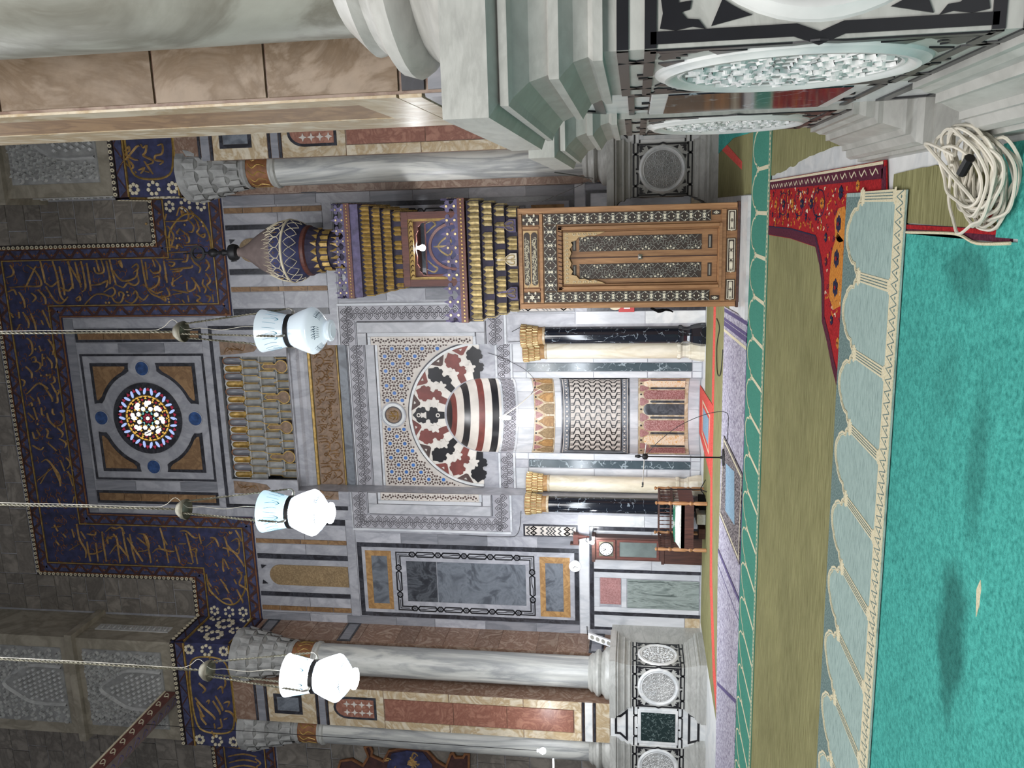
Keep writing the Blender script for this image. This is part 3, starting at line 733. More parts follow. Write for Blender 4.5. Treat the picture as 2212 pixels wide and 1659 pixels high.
# frames and the running heart border
def slabs(name, mat, s0, s1, z0, z1, d, m=wallm, mirror=True):
    for sg in ((1, -1) if mirror else (1,)):
        a, c = sorted((s0*sg, s1*sg)); MB().slab(m, a, c, z0, z1, -.02, d, bev=.006).obj(name, mat, mihrab)
for m, lo, hi, mir in ((wallm, 1.9, 2.92, True),):
    slabs('frame_slab', 'pale_marble', 2.10, 2.20, 5.40, 8.08, .02)
    slabs('frame_moulding', 'frame_marble', 2.20, 2.46, 5.16, 8.33, .05)
    slabs('heart_ground', 'heart_marble', 2.50, 2.86, 4.68, 8.76, .02)
    slabs('frame_edge', 'pale_marble', 2.86, 2.93, 4.66, 8.80, .035)
    slabs('frame_slab', 'pale_marble', 1.9, 2.10, 8.0, 8.08, .02); slabs('frame_slab', 'pale_marble', 1.9, 2.10, 5.38, 5.46, .02)
    slabs('frame_moulding', 'frame_marble', 1.9, 2.20, 8.10, 8.33, .05); slabs('frame_moulding', 'frame_marble', 1.9, 2.20, 5.16, 5.37, .05)
    slabs('heart_ground', 'heart_marble', 1.9, 2.50, 8.38, 8.76, .02); slabs('heart_ground', 'heart_marble', 1.9, 2.50, 4.70, 5.10, .02)
    slabs('frame_edge', 'pale_marble', 1.9, 2.86, 8.765, 8.80, .035); slabs('frame_edge', 'pale_marble', 1.9, 2.86, 4.63, 4.69, .035)
slabs('frame_slab', 'pale_marble', -1.9, 1.9, 8.02, 8.09, .02, recm, False); slabs('frame_moulding', 'frame_marble', -1.9, 1.9, 8.10, 8.33, .05, recm, False)
slabs('heart_ground', 'heart_marble', -1.9, 1.9, 8.38, 8.76, .02, recm, False); slabs('frame_edge', 'pale_marble', -1.9, 1.9, 8.765, 8.80, .035, recm, False)
slabs('heart_ground', 'heart_marble', .97, 1.9, 4.66, 4.95, .02, recm); slabs('frame_edge', 'pale_marble', .97, 1.9, 4.97, 5.03, .035, recm); slabs('frame_edge', 'pale_marble', .97, 1.9, 4.59, 4.65, .035, recm)
nband('heart_ground', 4.66, 4.95, 'heart_marble', .012); nband('frame_edge', 4.97, 5.02, 'pale_marble', .03); nband('frame_edge', 4.59, 4.645, 'pale_marble', .03)
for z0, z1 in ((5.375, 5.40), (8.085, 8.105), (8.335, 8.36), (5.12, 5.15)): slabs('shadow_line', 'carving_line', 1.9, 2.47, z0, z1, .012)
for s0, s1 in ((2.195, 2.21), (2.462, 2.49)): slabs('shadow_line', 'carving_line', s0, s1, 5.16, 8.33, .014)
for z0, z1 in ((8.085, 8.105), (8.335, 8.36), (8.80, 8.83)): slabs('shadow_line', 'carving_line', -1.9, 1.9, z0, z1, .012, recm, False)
def heart(q, m, f):
    for pts in ([(0, .135), (.045, .085), (.088, .03), (.085, -.03), (.045, -.06), (0, -.03), (-.045, -.06), (-.085, -.03), (-.088, .03), (-.045, .085), (0, .135)],
                [(0, .075), (.04, .03), (.035, -.012), (.005, -.005), (.01, .02)], [(0, .075), (-.04, .03), (-.035, -.012), (-.005, -.005), (-.01, .02)]):
        q.stroke(m, [f(*p) for p in pts], .017, .0, .006, n=2, taper=False)
lm = lambda u, v, d: Vector((u, -d, v))
def hearts(m, p0, p1, n0=None, curved=False):
    v = Vector(p1)-Vector(p0); L = v.length; dv = v.normalized(); n = max(1, round(L/.2)); st = L/n
    for i in range(n):
        for k, (off, fl) in enumerate(((.075, 1), (-.075, -1))):
            c = Vector(p0)+dv*(st*(i+.25+.5*k)); nx = (-dv.y, dv.x)
            cu, cv = c.x+nx[0]*off, c.y+nx[1]*off
            yield cu, cv, math.atan2(nx[1]*fl, nx[0]*fl)-math.pi/2
hq = MB(); heart(hq, lm, lambda a, b2: (a*.92, (b2-.04)*.86)); heart_me = hq.mesh('heart_inlay', 'carving_line')
def lay(m, p0, p1):
    for cu, cv, an in hearts(m, p0, p1):
        M4 = Matrix.Translation(m(cu, cv, .02)) @ Matrix.Rotation(-an, 4, 'Y'); inst('heart_inlay', heart_me, None, mihrab, mat4=M4)
for sg in (1, -1):
    lay(wallm, (2.68*sg, 4.9), (2.68*sg, 8.55)); lay(wallm, (1.92*sg, 8.57), (2.85*sg, 8.57)); lay(wallm, (1.92*sg, 4.9), (2.85*sg, 4.9)); lay(recm, (1.0*sg, 4.805), (1.86*sg, 4.805))
lay(recm, (-1.85, 8.57), (1.85, 8.57))
q = MB()
for i in range(14):
    for k, (off, fl) in enumerate(((.06, 1), (-.06, -1))):
        u = -H+.06+(i+.25+.5*k)*(2*H-.12)/14
        heart(q, nichem, lambda a, b2: (u+a*.9/.85*fl, 4.805+off+b2*fl*.85))
q2 = MB(); q2.v = [v for v in q.v]; q2.f = q.f; q2.mi = q.mi
q2.v = [Vector((SX+(v.x-SX)*.985, YR+(v.y-YR)*.982, v.z)) for v in q2.v]; tag(q2.obj('heart_band', 'carving_line', mihrab), kind='stuff')
# fields above the arch: dark band, carved inscription, gilded lines, cornice
slabs('dark_band', 'cloudy_slate_marble', -1.9, 1.9, 8.84, 9.06, .03, recm, False)
slabs('gilded_line', 'old_gold', -1.9, 1.9, 9.07, 9.11, .05, recm, False); slabs('gilded_line', 'old_gold', -1.9, 1.9, 9.80, 9.87, .07, recm, False)
slabs('inscription_ground', 'carved_brown', -1.9, 1.9, 9.12, 9.79, .02, recm, False)
MB().sweep([(SX-1.9, YR), (SX+1.9, YR)], [(0, 9.88), (.06, 9.88), (.12, 9.96), (.14, 10.06), (.2, 10.12), (.2, 10.26), (.26, 10.28), (.26, 10.34), (0, 10.36)]).obj('cornice', 'grey_marble', mihrab)
rnd = random.Random(11); q = MB(); x = -1.85
def script_run(q, m, x0, x1, z0, z1, wd, d0, d1, rnd, step=.16):
    "carved words: tall stems, bowls and dots set along a base line"
    x = x0; h = z1-z0
    while x < x1-.1:
        k = rnd.random()
        if k < .4: q.stroke(m, [(x, z0+h*.25), (x+.01, z0+h*.6), (x+rnd.uniform(-.02, .03), z0+h*.95)], wd, d0, d1, 2); x += step*.5
        elif k < .62: q.stroke(m, [(x-.06, z0+h*.55), (x, z0+h*.2), (x+step*.5, z0+h*.12), (x+step, z0+h*.3), (x+step*.9, z0+h*.55)], wd*1.1, d0, d1, 3); x += step*.8
        elif k < .8: q.stroke(m, [(x, z0+h*.45), (x+step*.3, z0+h*.62), (x+step*.6, z0+h*.45), (x+step*.3, z0+h*.35), (x+step*1.1, z0+h*.15)], wd, d0, d1, 3); x += step*.8
        else:
            q.stroke(m, [(x, z0+h*.9), (x+step*.5, z0+h*.6), (x+step*1.2, z0+h*.75)], wd, d0, d1, 2); q.disc(m, x+step*.5, z0+h*.82, wd*.6, d0, d1, 5); x += step*.6
        if rnd.random() < .4: q.disc(m, x, z0+h*rnd.uniform(.05, .9), wd*.6, d0, d1, 5)
script_run(q, recm, -1.85, 1.85, 9.15, 9.48, .035, .02, .045, rnd, .15); script_run(q, recm, -1.85, 1.85, 9.42, 9.77, .035, .02, .045, rnd, .16)
tag(q.obj('carved_inscription', 'tan_stone', mihrab), kind='stuff')
for sg in (1, -1):
    a, c = sorted((1.9*sg, 2.12*sg)); MB().slab(wallm, a, c, 9.12, 9.79, -.02, .02).obj('inscription_end', 'carved_brown', mihrab)
    q = MB(); script_run(q, wallm, a+.02, c, 9.15, 9.75, .03, .02, .04, rnd, .12); tag(q.obj('carved_inscription', 'tan_stone', mihrab), kind='stuff')
# ---- muqarnas hood
def scoop(w_, h, dep, tip=.32):
    "a pointed hollow: open arch front, rounded back; local u right, v up, d out"
    q = MB(); K = 8; out = []; hh = h*(1-tip)
    for k in range(K+1):
        t = k/K; a = math.pi*t; x = -w_/2*math.cos(a); z = hh+h*tip*math.sin(a)**.8*(1.0) if 0 < k < K else hh
        out.append((x, z))
    out = [(-w_/2, 0)]+out+[(w_/2, 0)]; n = len(out); vs = []
    for r, dd in ((1, 0), (.82, -dep*.55), (.5, -dep*.95), (.0, -dep)):
        for x, z in out: vs.append((x*r, -dd*1.0, (z-h*.35)*r+h*.35 if z > 0 else z))
    fs = [(j*n+i, j*n+i+1, (j+1)*n+i+1, (j+1)*n+i) for j in range(3) for i in range(n-1)]
    q.add(vs, fs)
    q.m = 1
    P = [Vector(p) for p in out]
    vs = []
    for i, p in enumerate(out): vs += [(p[0], 0, p[1]), (p[0]*1.0, -.012, p[1]+.0), (p[0]*.86, -.012, h*.35+(p[1]-h*.35)*.9 if p[1] > 0 else 0)]
    q.add(vs, [f for i in range(n-1) for f in ((3*i, 3*i+3, 3*i+4, 3*i+1), (3*i+1, 3*i+4, 3*i+5, 3*i+2))])
    return q
rows = [(11.50, .47, 19.40, 'a'), (11.10, .50, 19.52, 'b'), (10.72, .48, 19.66, 'b'), (10.36, .46, 19.80, 'c')]
MB().poly(wallm, [rectloop(-2.30, 2.30, 10.2, 12.15), rectloop(-1.62, 1.62, 10.2001, 12.0)], -.05, .014).obj('hood_surround', 'grey_marble', mihrab)
for (u0, u1, v0, v1) in ((-2.40, -2.30, 8.9, 12.22), (2.30, 2.40, 8.9, 12.22), (-2.30, 2.30, 12.13, 12.22)):
    MB().slab(wallm, u0, u1, v0, v1, -.02, .022).obj('black_strip', 'black_marble', mihrab)
slabs('hood_slab', 'grey_marble', 1.9, 2.30, 8.84, 10.25, .016)
for sg in (1, -1):
    pts = [(1.66, 11.95), (2.0, 11.95), (2.0, 11.3), (1.86, 10.95), (1.75, 11.05), (1.70, 11.4)]
    MB().poly(wallm, [[(p[0]*sg, p[1]) for p in pts]], .01, .026).obj('carved_corner', 'carved_brown', mihrab)
    q = MB()
    for k in range(5):
        q.stroke(wallm, [((1.70+.05*k)*sg, 11.85-.06*k), ((1.85-.02*k)*sg, 11.75-.1*k), ((1.75+.04*k)*sg, 11.6-.08*k)], .025, .026, .045, 3)
    tag(q.obj('corner_scroll', 'tan_stone', mihrab), kind='stuff')
MB().box(SX-1.62, SX+1.62, YR, YR+.06, 10.34, 12.02).obj('hood_back', 'carved_grey', mihrab)
sc_g = scoop(.19, .44, .10).mesh('muqarnas_cell', ['old_gold', 'carved_white'], True); sc_w = scoop(.195, .46, .10).mesh('muqarnas_cell', ['carved_grey', 'old_gold'], True)
sc_d = scoop(.19, .44, .12).mesh('muqarnas_cell', ['streaked_grey', 'dull_copper'], True)
for ri, (z0, h, y, kind) in enumerate(rows):
    n = 16 if ri % 2 == 0 else 17; st = 3.2/16
    MB().box(SX-1.62, SX+1.62, y+.105, YR+.01, z0-.02, z0+h+.02).obj('muqarnas_tier', 'carved_white', mihrab)
    for i in range(n):
        s = (i-(n-1)/2)*st
        me = (sc_g if i % 2 == 0 else sc_d) if kind == 'a' else sc_w
        if kind == 'c' and i % 4 == 2: continue
        dy = .035 if (i+ri) % 2 else 0
        inst('muqarnas_cell', me, (SX+s, y-dy, z0), mihrab)
for k in range(4):
    s = (k*4+2-7.5)*.2
    key = [(s+.16*math.cos(R(a)), 10.52+.16*math.sin(R(a))) for a in range(-90, 61, 15)]+[(s+.06, 10.68), (s+.06, 10.98), (s, 11.04), (s-.06, 10.98), (s-.06, 10.68)]+[(s+.16*math.cos(R(a)), 10.52+.16*math.sin(R(a))) for a in range(120, 271, 15)]
    hm = lambda u, v, d: Vector((SX+u, 19.70-d, v))
    MB().poly(hm, [key], -.1, .02).obj('carved_keyhole', 'carved_brown', mihrab); MB().band(hm, key, .022, .0, .035, True).obj('keyhole_rim', 'old_gold', mihrab)
# ---- dado of the recess: green strips and pale slabs
slabs('green_strip', 'green_marble', 1.13, 1.34, .25, 4.25, .02, recm)
for z0, z1 in ((.02, .24), (.26, 1.3), (1.31, 2.6), (2.61, 4.25), (4.26, 4.58)):
    slabs('marble_slab', 'pale_marble', .965, 1.12, z0, z1, .014, recm); slabs('marble_slab', 'pale_marble', 1.35, 1.9, z0, z1, .014, recm)
slabs('marble_slab', 'pale_marble', 1.13, 1.34, .02, .24, .014, recm); slabs('marble_slab', 'grey_marble', 1.13, 1.34, 4.26, 4.58, .014, recm)
# niche band 1: coloured arched slabs
nband('slab_ground', .29, 1.52, 'cream_marble', .006)
cl = {0: 'dark_slate_marble', 1: 'porphyry', 2: 'yellow_marble', 3: 'porphyry'}
for k in range(-3, 4):
    u = k*R(25.5); hw = R(8.6)
    arcp = [(u+hw*math.cos(R(a)), 1.28+.11*math.sin(R(a))) for a in range(0, 181, 20)]
    lp = [(u-hw, .38)]+[(u-hw+2*hw*t/4, .38) for t in range(1, 4)]+[(u+hw, .38)]+arcp
    MB().poly(nichem, [lp], 0, .02).obj('arched_slab', cl[abs(k)], mihrab)
    MB().poly(nichem, [[(u+.028*math.cos(R(a)), 1.45+.025*math.sin(R(a))) for a in range(0, 360, 45)]], 0, .016).obj('dark_dot', 'ablaq_black', mihrab)
for k in range(-4, 4):
    u = (k+.5)*R(25.5)
    if abs(u) > H-.08: continue
    MB().poly(nichem, [[(u-.03, .38), (u+.03, .38), (u+.03, 1.19), (u+.015, 1.22), (u-.015, 1.22), (u-.03, 1.19)]], 0, .018).obj('dark_bar', 'dark_slate_marble', mihrab)
    MB().poly(nichem, [[(u-.03, 1.26), (u+.03, 1.26), (u+.12, 1.42), (u+.1, 1.48), (u-.1, 1.48), (u-.12, 1.42)]], 0, .016).obj('pink_spandrel', 'pink_granite', mihrab)
# niche band 2: interlace panel
nband('panel_border', 1.74, 3.45, 'dark_slate_marble', .008); nband('panel_border', 1.78, 3.41, 'mosaic_white', .012); nband('panel_border', 1.80, 3.39, 'cloudy_slate_marble', .016); nband('panel_border', 1.93, 3.26, 'ablaq_black', .018, -R(80), R(80)); nband('panel_field', 1.96, 3.23, 'mosaic_white', .024, -R(78), R(78))
q = MB()
for z in (1.865, 3.325):
    for i in range(22):
        u = -R(82)+i*R(164)/21; q.poly(nichem, [[(u+.028*math.cos(R(a)), z+.028*math.sin(R(a))) for a in range(0, 360, 45)]], .016, .022)
        q.poly(nichem, [[(u+.062+.011*math.cos(R(a)), z+.03*k+.01*math.sin(R(a))) for a in range(0, 360, 90)] for k in (1,)], .016, .022)
        q.poly(nichem, [[(u+.062+.011*math.cos(R(a)), z-.03+.01*math.sin(R(a))) for a in range(0, 360, 90)]], .016, .022)
tag(q.obj('border_rosettes', 'mosaic_white', mihrab), kind='stuff')
q = MB(); P = .262; N = 13; du = R(156)/N
for i in range(N):
    u = -R(78)+(i+.5)*du; a = du*.46
    for off, sc in ((0, 1), (.5, .42)):
        pts = []; z = 1.96; k = 0
        while z < 3.23-.02:
            s_ = 1 if (k % 2 == 0) else -1
            pts += [(u+s_*a*sc, z+.012), (u+s_*a*sc, min(3.225, z+P/2-.045))]; z += P/2; k += 1
        q.band(nichem, pts, .026 if sc == 1 else .02, .022, .03)
split(q, 'interlace_line', 'ablaq_black', mihrab)
# niche band 3: little arcade
nband('arcade_ground', 3.63, 4.17, 'cream_marble', .006)
for k in range(-4, 5):
    u = k*R(20); hw = R(8.2)
    lp = [(u-hw, 3.67), (u, 3.67), (u+hw, 3.67), (u+hw, 3.84), (u+hw*.72, 3.93), (u+hw*.5, 3.95), (u+hw*.25, 4.01), (u, 4.06), (u-hw*.25, 4.01), (u-hw*.5, 3.95), (u-hw*.72, 3.93), (u-hw, 3.84)]
    MB().poly(nichem, [lp], 0, .014).obj('arcade_panel', 'brown_granite' if k % 2 == 0 else 'ochre_stone', mihrab)
    MB().band(nichem, lp, .012, .01, .02, True).obj('arcade_line', 'tan_stone', mihrab)
    MB().poly(nichem, [[(u+.03*math.cos(R(a)), 4.12+.025*math.sin(R(a))) for a in range(0, 360, 45)]], 0, .016).obj('dark_dot', 'ablaq_black', mihrab)
    if k < 4:
        v = u+R(10); MB().poly(nichem, [[(v-.11, 4.14), (v+.11, 4.14), (v+.06, 4.02), (v, 3.93), (v-.06, 4.02)]], 0, .014).obj('pink_spandrel', 'pink_granite', mihrab)
# ---- four engaged columns
def niche_column(s, y, shaft):
    c = (SX+s, y, 0)
    cm = MB().lathe([(.20, .62), (.20, 3.72)], c, 28).obj('column', shaft, mihrab, True)
    MB().lathe([(.275, 0), (.275, .10), (.235, .28), (.225, .30), (.225, .33), (.195, .36), (.18, .42), (.185, .50), (.225, .55), (.225, .60), (.20, .63)], c, 8 if shaft == 'ivory_column' else 8).obj('column_base', shaft, cm)
    q = MB().lathe([(.20, 3.70), (.205, 3.86), (.225, 3.88), (.225, 3.98), (.245, 4.0), (.245, 4.12), (.27, 4.15), (.27, 4.28), (.0, 4.28)], c, 16)
    q.m = 1
    for z0, h, r, n, o in ((3.87, .13, .212, 20, 0), (4.0, .14, .232, 20, .5), (4.14, .14, .256, 20, 0)):
        for k in range(n):
            a = 2*math.pi*(k+o)/n; t = Vector((-math.sin(a), math.cos(a), 0)); o_ = Vector((math.cos(a), math.sin(a), 0)); w_ = r*math.pi/n*.78
            p = Vector(c)+o_*(r); q.add([p-t*w_+Vector((0, 0, z0)), p+o_*.02+Vector((0, 0, z0)), p+t*w_+Vector((0, 0, z0)), p-t*w_+Vector((0, 0, z0+h*.7)), p+o_*.03+Vector((0, 0, z0+h)), p+t*w_+Vector((0, 0, z0+h*.7))], [(0, 1, 4, 3), (1, 2, 5, 4)])
    q.obj('capital', ['ochre_stone', 'bright_gold'], cm)
    MB().lathe([(.203, 3.70), (.212, 3.71), (.212, 3.75), (.203, 3.76)], c, 24).obj('neck_ring', 'cream_marble', cm)
for sg in (1, -1):
    niche_column(2.10*sg, YW-.02, 'black_column'); niche_column(1.68*sg, YR-.22, 'ivory_column')
# ================================================================ painted and gilded calligraphy frieze
frieze = empty('calligraphy_frieze', (SX, YW, 11.5), 'blue painted frieze with gold Arabic lettering framing the round window', 'frieze')
ZONES = dict(R1=(0, 300, 4.148), R2=(0, 650, 4.148), R3=(0, 1000, 3.687), R4=(0, 1300, 3.687))
def zpx(zone, x, y): a, b2, k = ZONES[zone]; return a+x/k, b2+y/k
OUT = [(5.57, 13.42), (4.5, 13.42), (4.5, 18.03), (-4.5, 18.03), (-4.5, 13.42), (-5.57, 13.42)]
INN = [(5.57, 11.53), (2.65, 11.53), (2.65, 16.2), (-2.65, 16.2), (-2.65, 11.53), (-5.57, 11.53)]
MB().poly(wallm, [OUT+INN[::-1]], .002, .03).obj('blue_ground', 'lapis', frieze)
def inset(path, t, sg):
    "parallel copy of a right-angled path; sg = side"
    P = [Vector((p[0], p[1], 0)) for p in path]; out = []
    for i, p in enumerate(P):
        t1 = (p-P[i-1]).normalized() if i else (P[1]-p).normalized(); t2 = (P[i+1]-p).normalized() if i < len(P)-1 else t1
        n = Vector((-(t1.y), t1.x, 0)); n2 = Vector((-(t2.y), t2.x, 0)); k = (n+n2); k = k/max(.5, k.dot(n)); out.append((p.x+k.x*t*sg, p.y+k.y*t*sg))
    return out
def along(path, st):
    for a, c in zip(path[:-1], path[1:]):
        a, c = Vector((*a, 0)), Vector((*c, 0)); L = (c-a).length; n = max(1, int(L/st)); dv = (c-a).normalized()
        for i in range(n): yield a+dv*((i+.5)*L/n), dv
def border(path, sg, parent, m=wallm, bead=True, w0=.0):
    # sg = +1 when the field lies to the left of the path
    off = .06 if bead else 0
    if bead:
        MB().band(m, inset(path, .05, sg), .12, .002, .05).obj('bead_strip', 'dark_trim', parent)
        q = MB()
        for p, dv in along(inset(path, .05, sg), .13): q.ring(m, p.x, p.y, .022, .046, .05, .075, 8)
        tag(q.obj('bead_cresting', 'cream_inlay', parent), kind='stuff')
    MB().band(m, inset(path, off+.17, sg), .26, .002, .04).obj('border_strip', 'maroon_wood', parent)
    q = MB(); g = MB(); g2 = MB()
    for k, (p, dv) in enumerate(along(inset(path, off+.17, sg), .24)):
        n = Vector((-dv.y, dv.x, 0)); s_ = 1 if k % 2 else -1
        a, b2, c = p-dv*.16-n*.105*s_, p+dv*.16-n*.105*s_, p+n*.085*s_
        q.poly(m, [[(a.x, a.y), (b2.x, b2.y), (c.x, c.y)]], .04, .05)
        h = p-n*.05*s_+dv*.24; g.stroke(m, [((h-dv*.09+n*.06*s_).x, (h-dv*.09+n*.06*s_).y), (h.x, h.y), ((h+dv*.09+n*.06*s_).x, (h+dv*.09+n*.06*s_).y)], .025, .04, .055, 2)
        g.disc(m, (h+n*.03*s_).x, (h+n*.03*s_).y, .028, .04, .056, 6)
    split(q, 'border_triangle', 'pale_lapis', parent); tag(g.obj('border_leaves', 'dull_copper', parent), kind='stuff')
    for t in (off+.03, off+.315): MB().band(m, inset(path, t, sg), .026, .02, .06).obj('gilded_line', 'dull_copper' if t < .2 else 'old_gold', parent)
border(OUT, 1, frieze); border(INN, -1, frieze, bead=False)
def lettering(zone, strokes, m_of, wd, parent, Y, dots=()):
    q = MB()
    fm = (lambda u, v, d: Vector((u, Y-d, v)))
    for st in strokes:
        pts = []
        for p in st: w3 = onY(*zpx(zone, *p), Y); pts.append((w3.x, w3.z))
        q.stroke(fm, pts, wd, .03, .075, 4)
    for p in dots:
        w3 = onY(*zpx(zone, *p), Y); q.disc(fm, w3.x, w3.z, wd*.62, .03, .06, 4)
    return split(q, 'gold_stroke', m_of, parent)
R1V = [[(370,1095),(395,1200),(415,1290)],[(480,1095),(520,1230),(550,1400),(590,1450)],[(540,1140),(575,1300),(590,1400)],[(620,1095),(650,1250),(665,1340)],[(680,1100),(710,1230),(735,1330)],[(735,1095),(760,1220),(775,1330),(745,1370)],[(785,1110),(805,1240),(825,1360)],[(870,1075),(890,1160),(900,1190)],[(915,1080),(940,1170),(920,1200),(870,1200),(850,1150)],[(960,1090),(990,1230),(995,1300)],[(990,1080),(1020,1210),(1050,1310)],[(1275,1080),(1300,1230),(1325,1340)],[(1310,1100),(1330,1260)],[(1375,1080),(1400,1150)],[(1400,1080),(1440,1140),(1435,1190),(1380,1200),(1350,1170)],[(1475,1090),(1490,1200),(1505,1290)],
 [(330,1140),(270,1260),(245,1320)],[(250,1130),(330,1190),(380,1290),(350,1320),(240,1320),(100,1330)],[(100,1130),(130,1180),(120,1220),(70,1240)],[(420,1290),(470,1320),(540,1260)],[(550,1330),(620,1360),(660,1310)],[(820,1310),(900,1300),(970,1270),(960,1330)],[(1040,1300),(1110,1330),(1150,1290),(1210,1310),(1250,1280),(1240,1220)],[(1020,1180),(1100,1270),(1220,1240),(1240,1160)],[(1070,1100),(1100,1150),(1085,1090),(1070,1100)],[(1190,1150),(1230,1120),(1245,1160),(1210,1190)],[(1290,1300),(1350,1340),(1420,1300),(1430,1230),(1380,1240)],[(1330,1330),(1400,1380),(1470,1360)],[(610,1100),(700,1250),(740,1310)],
 [(80,1370),(130,1350),(160,1400)],[(180,1370),(220,1440),(235,1510)],[(290,1380),(330,1420),(300,1460)],[(350,1350),(410,1420),(420,1480)],[(420,1320),(500,1450),(560,1470),(620,1410)],[(690,1430),(720,1410),(725,1445),(690,1440)],[(770,1480),(850,1400),(930,1390),(1000,1410),(1040,1370),(1010,1330),(940,1370)],[(1010,1410),(1040,1460),(1090,1460),(1115,1390),(1075,1370),(1080,1410)],[(1130,1450),(1190,1470),(1240,1410),(1220,1360),(1200,1390)],[(1240,1400),(1290,1440),(1340,1390)],[(1330,1340),(1370,1390),(1440,1420),(1490,1450),(1480,1410),(1440,1410)],[(1500,1330),(1525,1400),(1450,1420)],[(90,1550),(130,1580)],[(180,1550),(185,1600)],[(215,1550),(265,1640)],[(285,1560),(320,1650)],[(390,1530),(440,1640)]]
R1H = [[(1480,740),(1600,735),(1690,720),(1680,640),(1620,610),(1590,690)],[(1500,670),(1480,740)],[(1690,720),(1740,780),(1730,830),(1700,830)],[(1640,690),(1630,640),(1660,670)],[(1700,630),(1740,680),(1700,720)],[(1490,780),(1490,860),(1550,920),(1530,970)],[(1510,780),(1560,860),(1555,920)],[(1620,800),(1590,840),(1610,850)],[(1620,810),(1690,870),(1700,920),(1670,930)],[(1770,740),(1790,800),(1770,840),(1830,880),(1840,850),(1810,860)],[(1730,690),(1790,760)],[(1490,970),(1560,965),(1590,980),(1600,945),(1650,980)],[(1660,955),(1780,945)],[(1490,1020),(1690,1010)],[(1500,1080),(1650,1075)],[(1690,1020),(1680,1090),(1640,1100)],[(1720,1030),(1740,1100),(1800,1150),(1790,1200)],[(1520,1100),(1570,1110),(1550,1140),(1520,1130)],[(1530,1170),(1620,1160),(1720,1150),(1730,1130)],[(1760,1070),(1800,1060),(1790,1090)],[(1850,1080),(1880,1130),(1850,1180)],[(1550,1190),(1620,1180),(1640,1160)],[(1560,1240),(1550,1310),(1580,1310)],[(1550,1350),(1650,1370),(1700,1380)],[(1720,1240),(1780,1320),(1800,1370)],[(1680,1270),(1690,1360),(1750,1340),(1760,1290)],[(1830,1250),(1820,1300),(1850,1340),(1840,1380)],[(1850,1200),(1890,1270),(1860,1310),(1900,1360)],[(1540,1290),(1640,1220)],[(1560,1390),(1640,1380)],[(1640,1440),(1660,1470)],[(1750,1390),(1800,1420),(1770,1450),(1820,1470)],[(1850,1400),(1890,1420),(1870,1460)],[(1910,1390),(1920,1460)],[(1690,1400),(1700,1460)]]
R2T = [[(110,110),(130,150)],[(180,110),(185,155)],[(215,100),(265,180),(265,240)],[(285,110),(320,200),(335,270)],[(390,80),(430,170),(460,240)],[(190,205),(165,255)],[(380,170),(400,215)],[(250,330),(290,370),(300,450),(270,490)],[(440,340),(490,420),(480,480)],[(360,400),(380,450)],[(290,510),(320,500),(330,540),(300,545)],[(330,540),(370,560),(365,600),(325,630)],[(390,470),(390,580)],[(430,500),(470,550),(475,600)],[(480,450),(520,530),(510,600)],[(240,585),(290,640),(295,690)],[(430,670),(460,660),(455,690)],[(490,670),(500,720),(460,740)],[(360,730),(420,770),(440,790)],[(250,830),(340,740),(380,750)],[(470,740),(520,830),(540,800),(520,800)],[(410,770),(470,860),(480,900)],[(280,850),(320,890)],[(520,830),(525,900),(505,910)],[(310,950),(345,1060)],[(380,950),(385,1010),(410,1030)],[(480,960),(480,1000),(500,1020)],[(430,1000),(450,1070),(510,1130)],[(550,990),(580,1040),(560,1100),(510,1120)],[(260,1000),(320,1060)],[(340,1150),(370,1200)],[(420,1140),(440,1170),(430,1220),(480,1230)],[(520,1130),(570,1180),(560,1220)],[(540,1230),(600,1270),(590,1310)],[(600,1250),(630,1230)],[(440,1270),(520,1340)],[(380,1440),(430,1420),(500,1500),(540,1560),(550,1630)],[(350,1600),(480,1490)],[(550,1420),(590,1520)],[(600,1400),(640,1450),(610,1500)],[(610,1520),(660,1580)],[(650,1500),(670,1520)],[(200,700),(230,720),(220,760)],[(265,930),(290,910),(300,940)],[(350,860),(370,920)],[(300,1170),(320,1230),(350,1220)],[(300,1290),(370,1330),(400,1300)]]
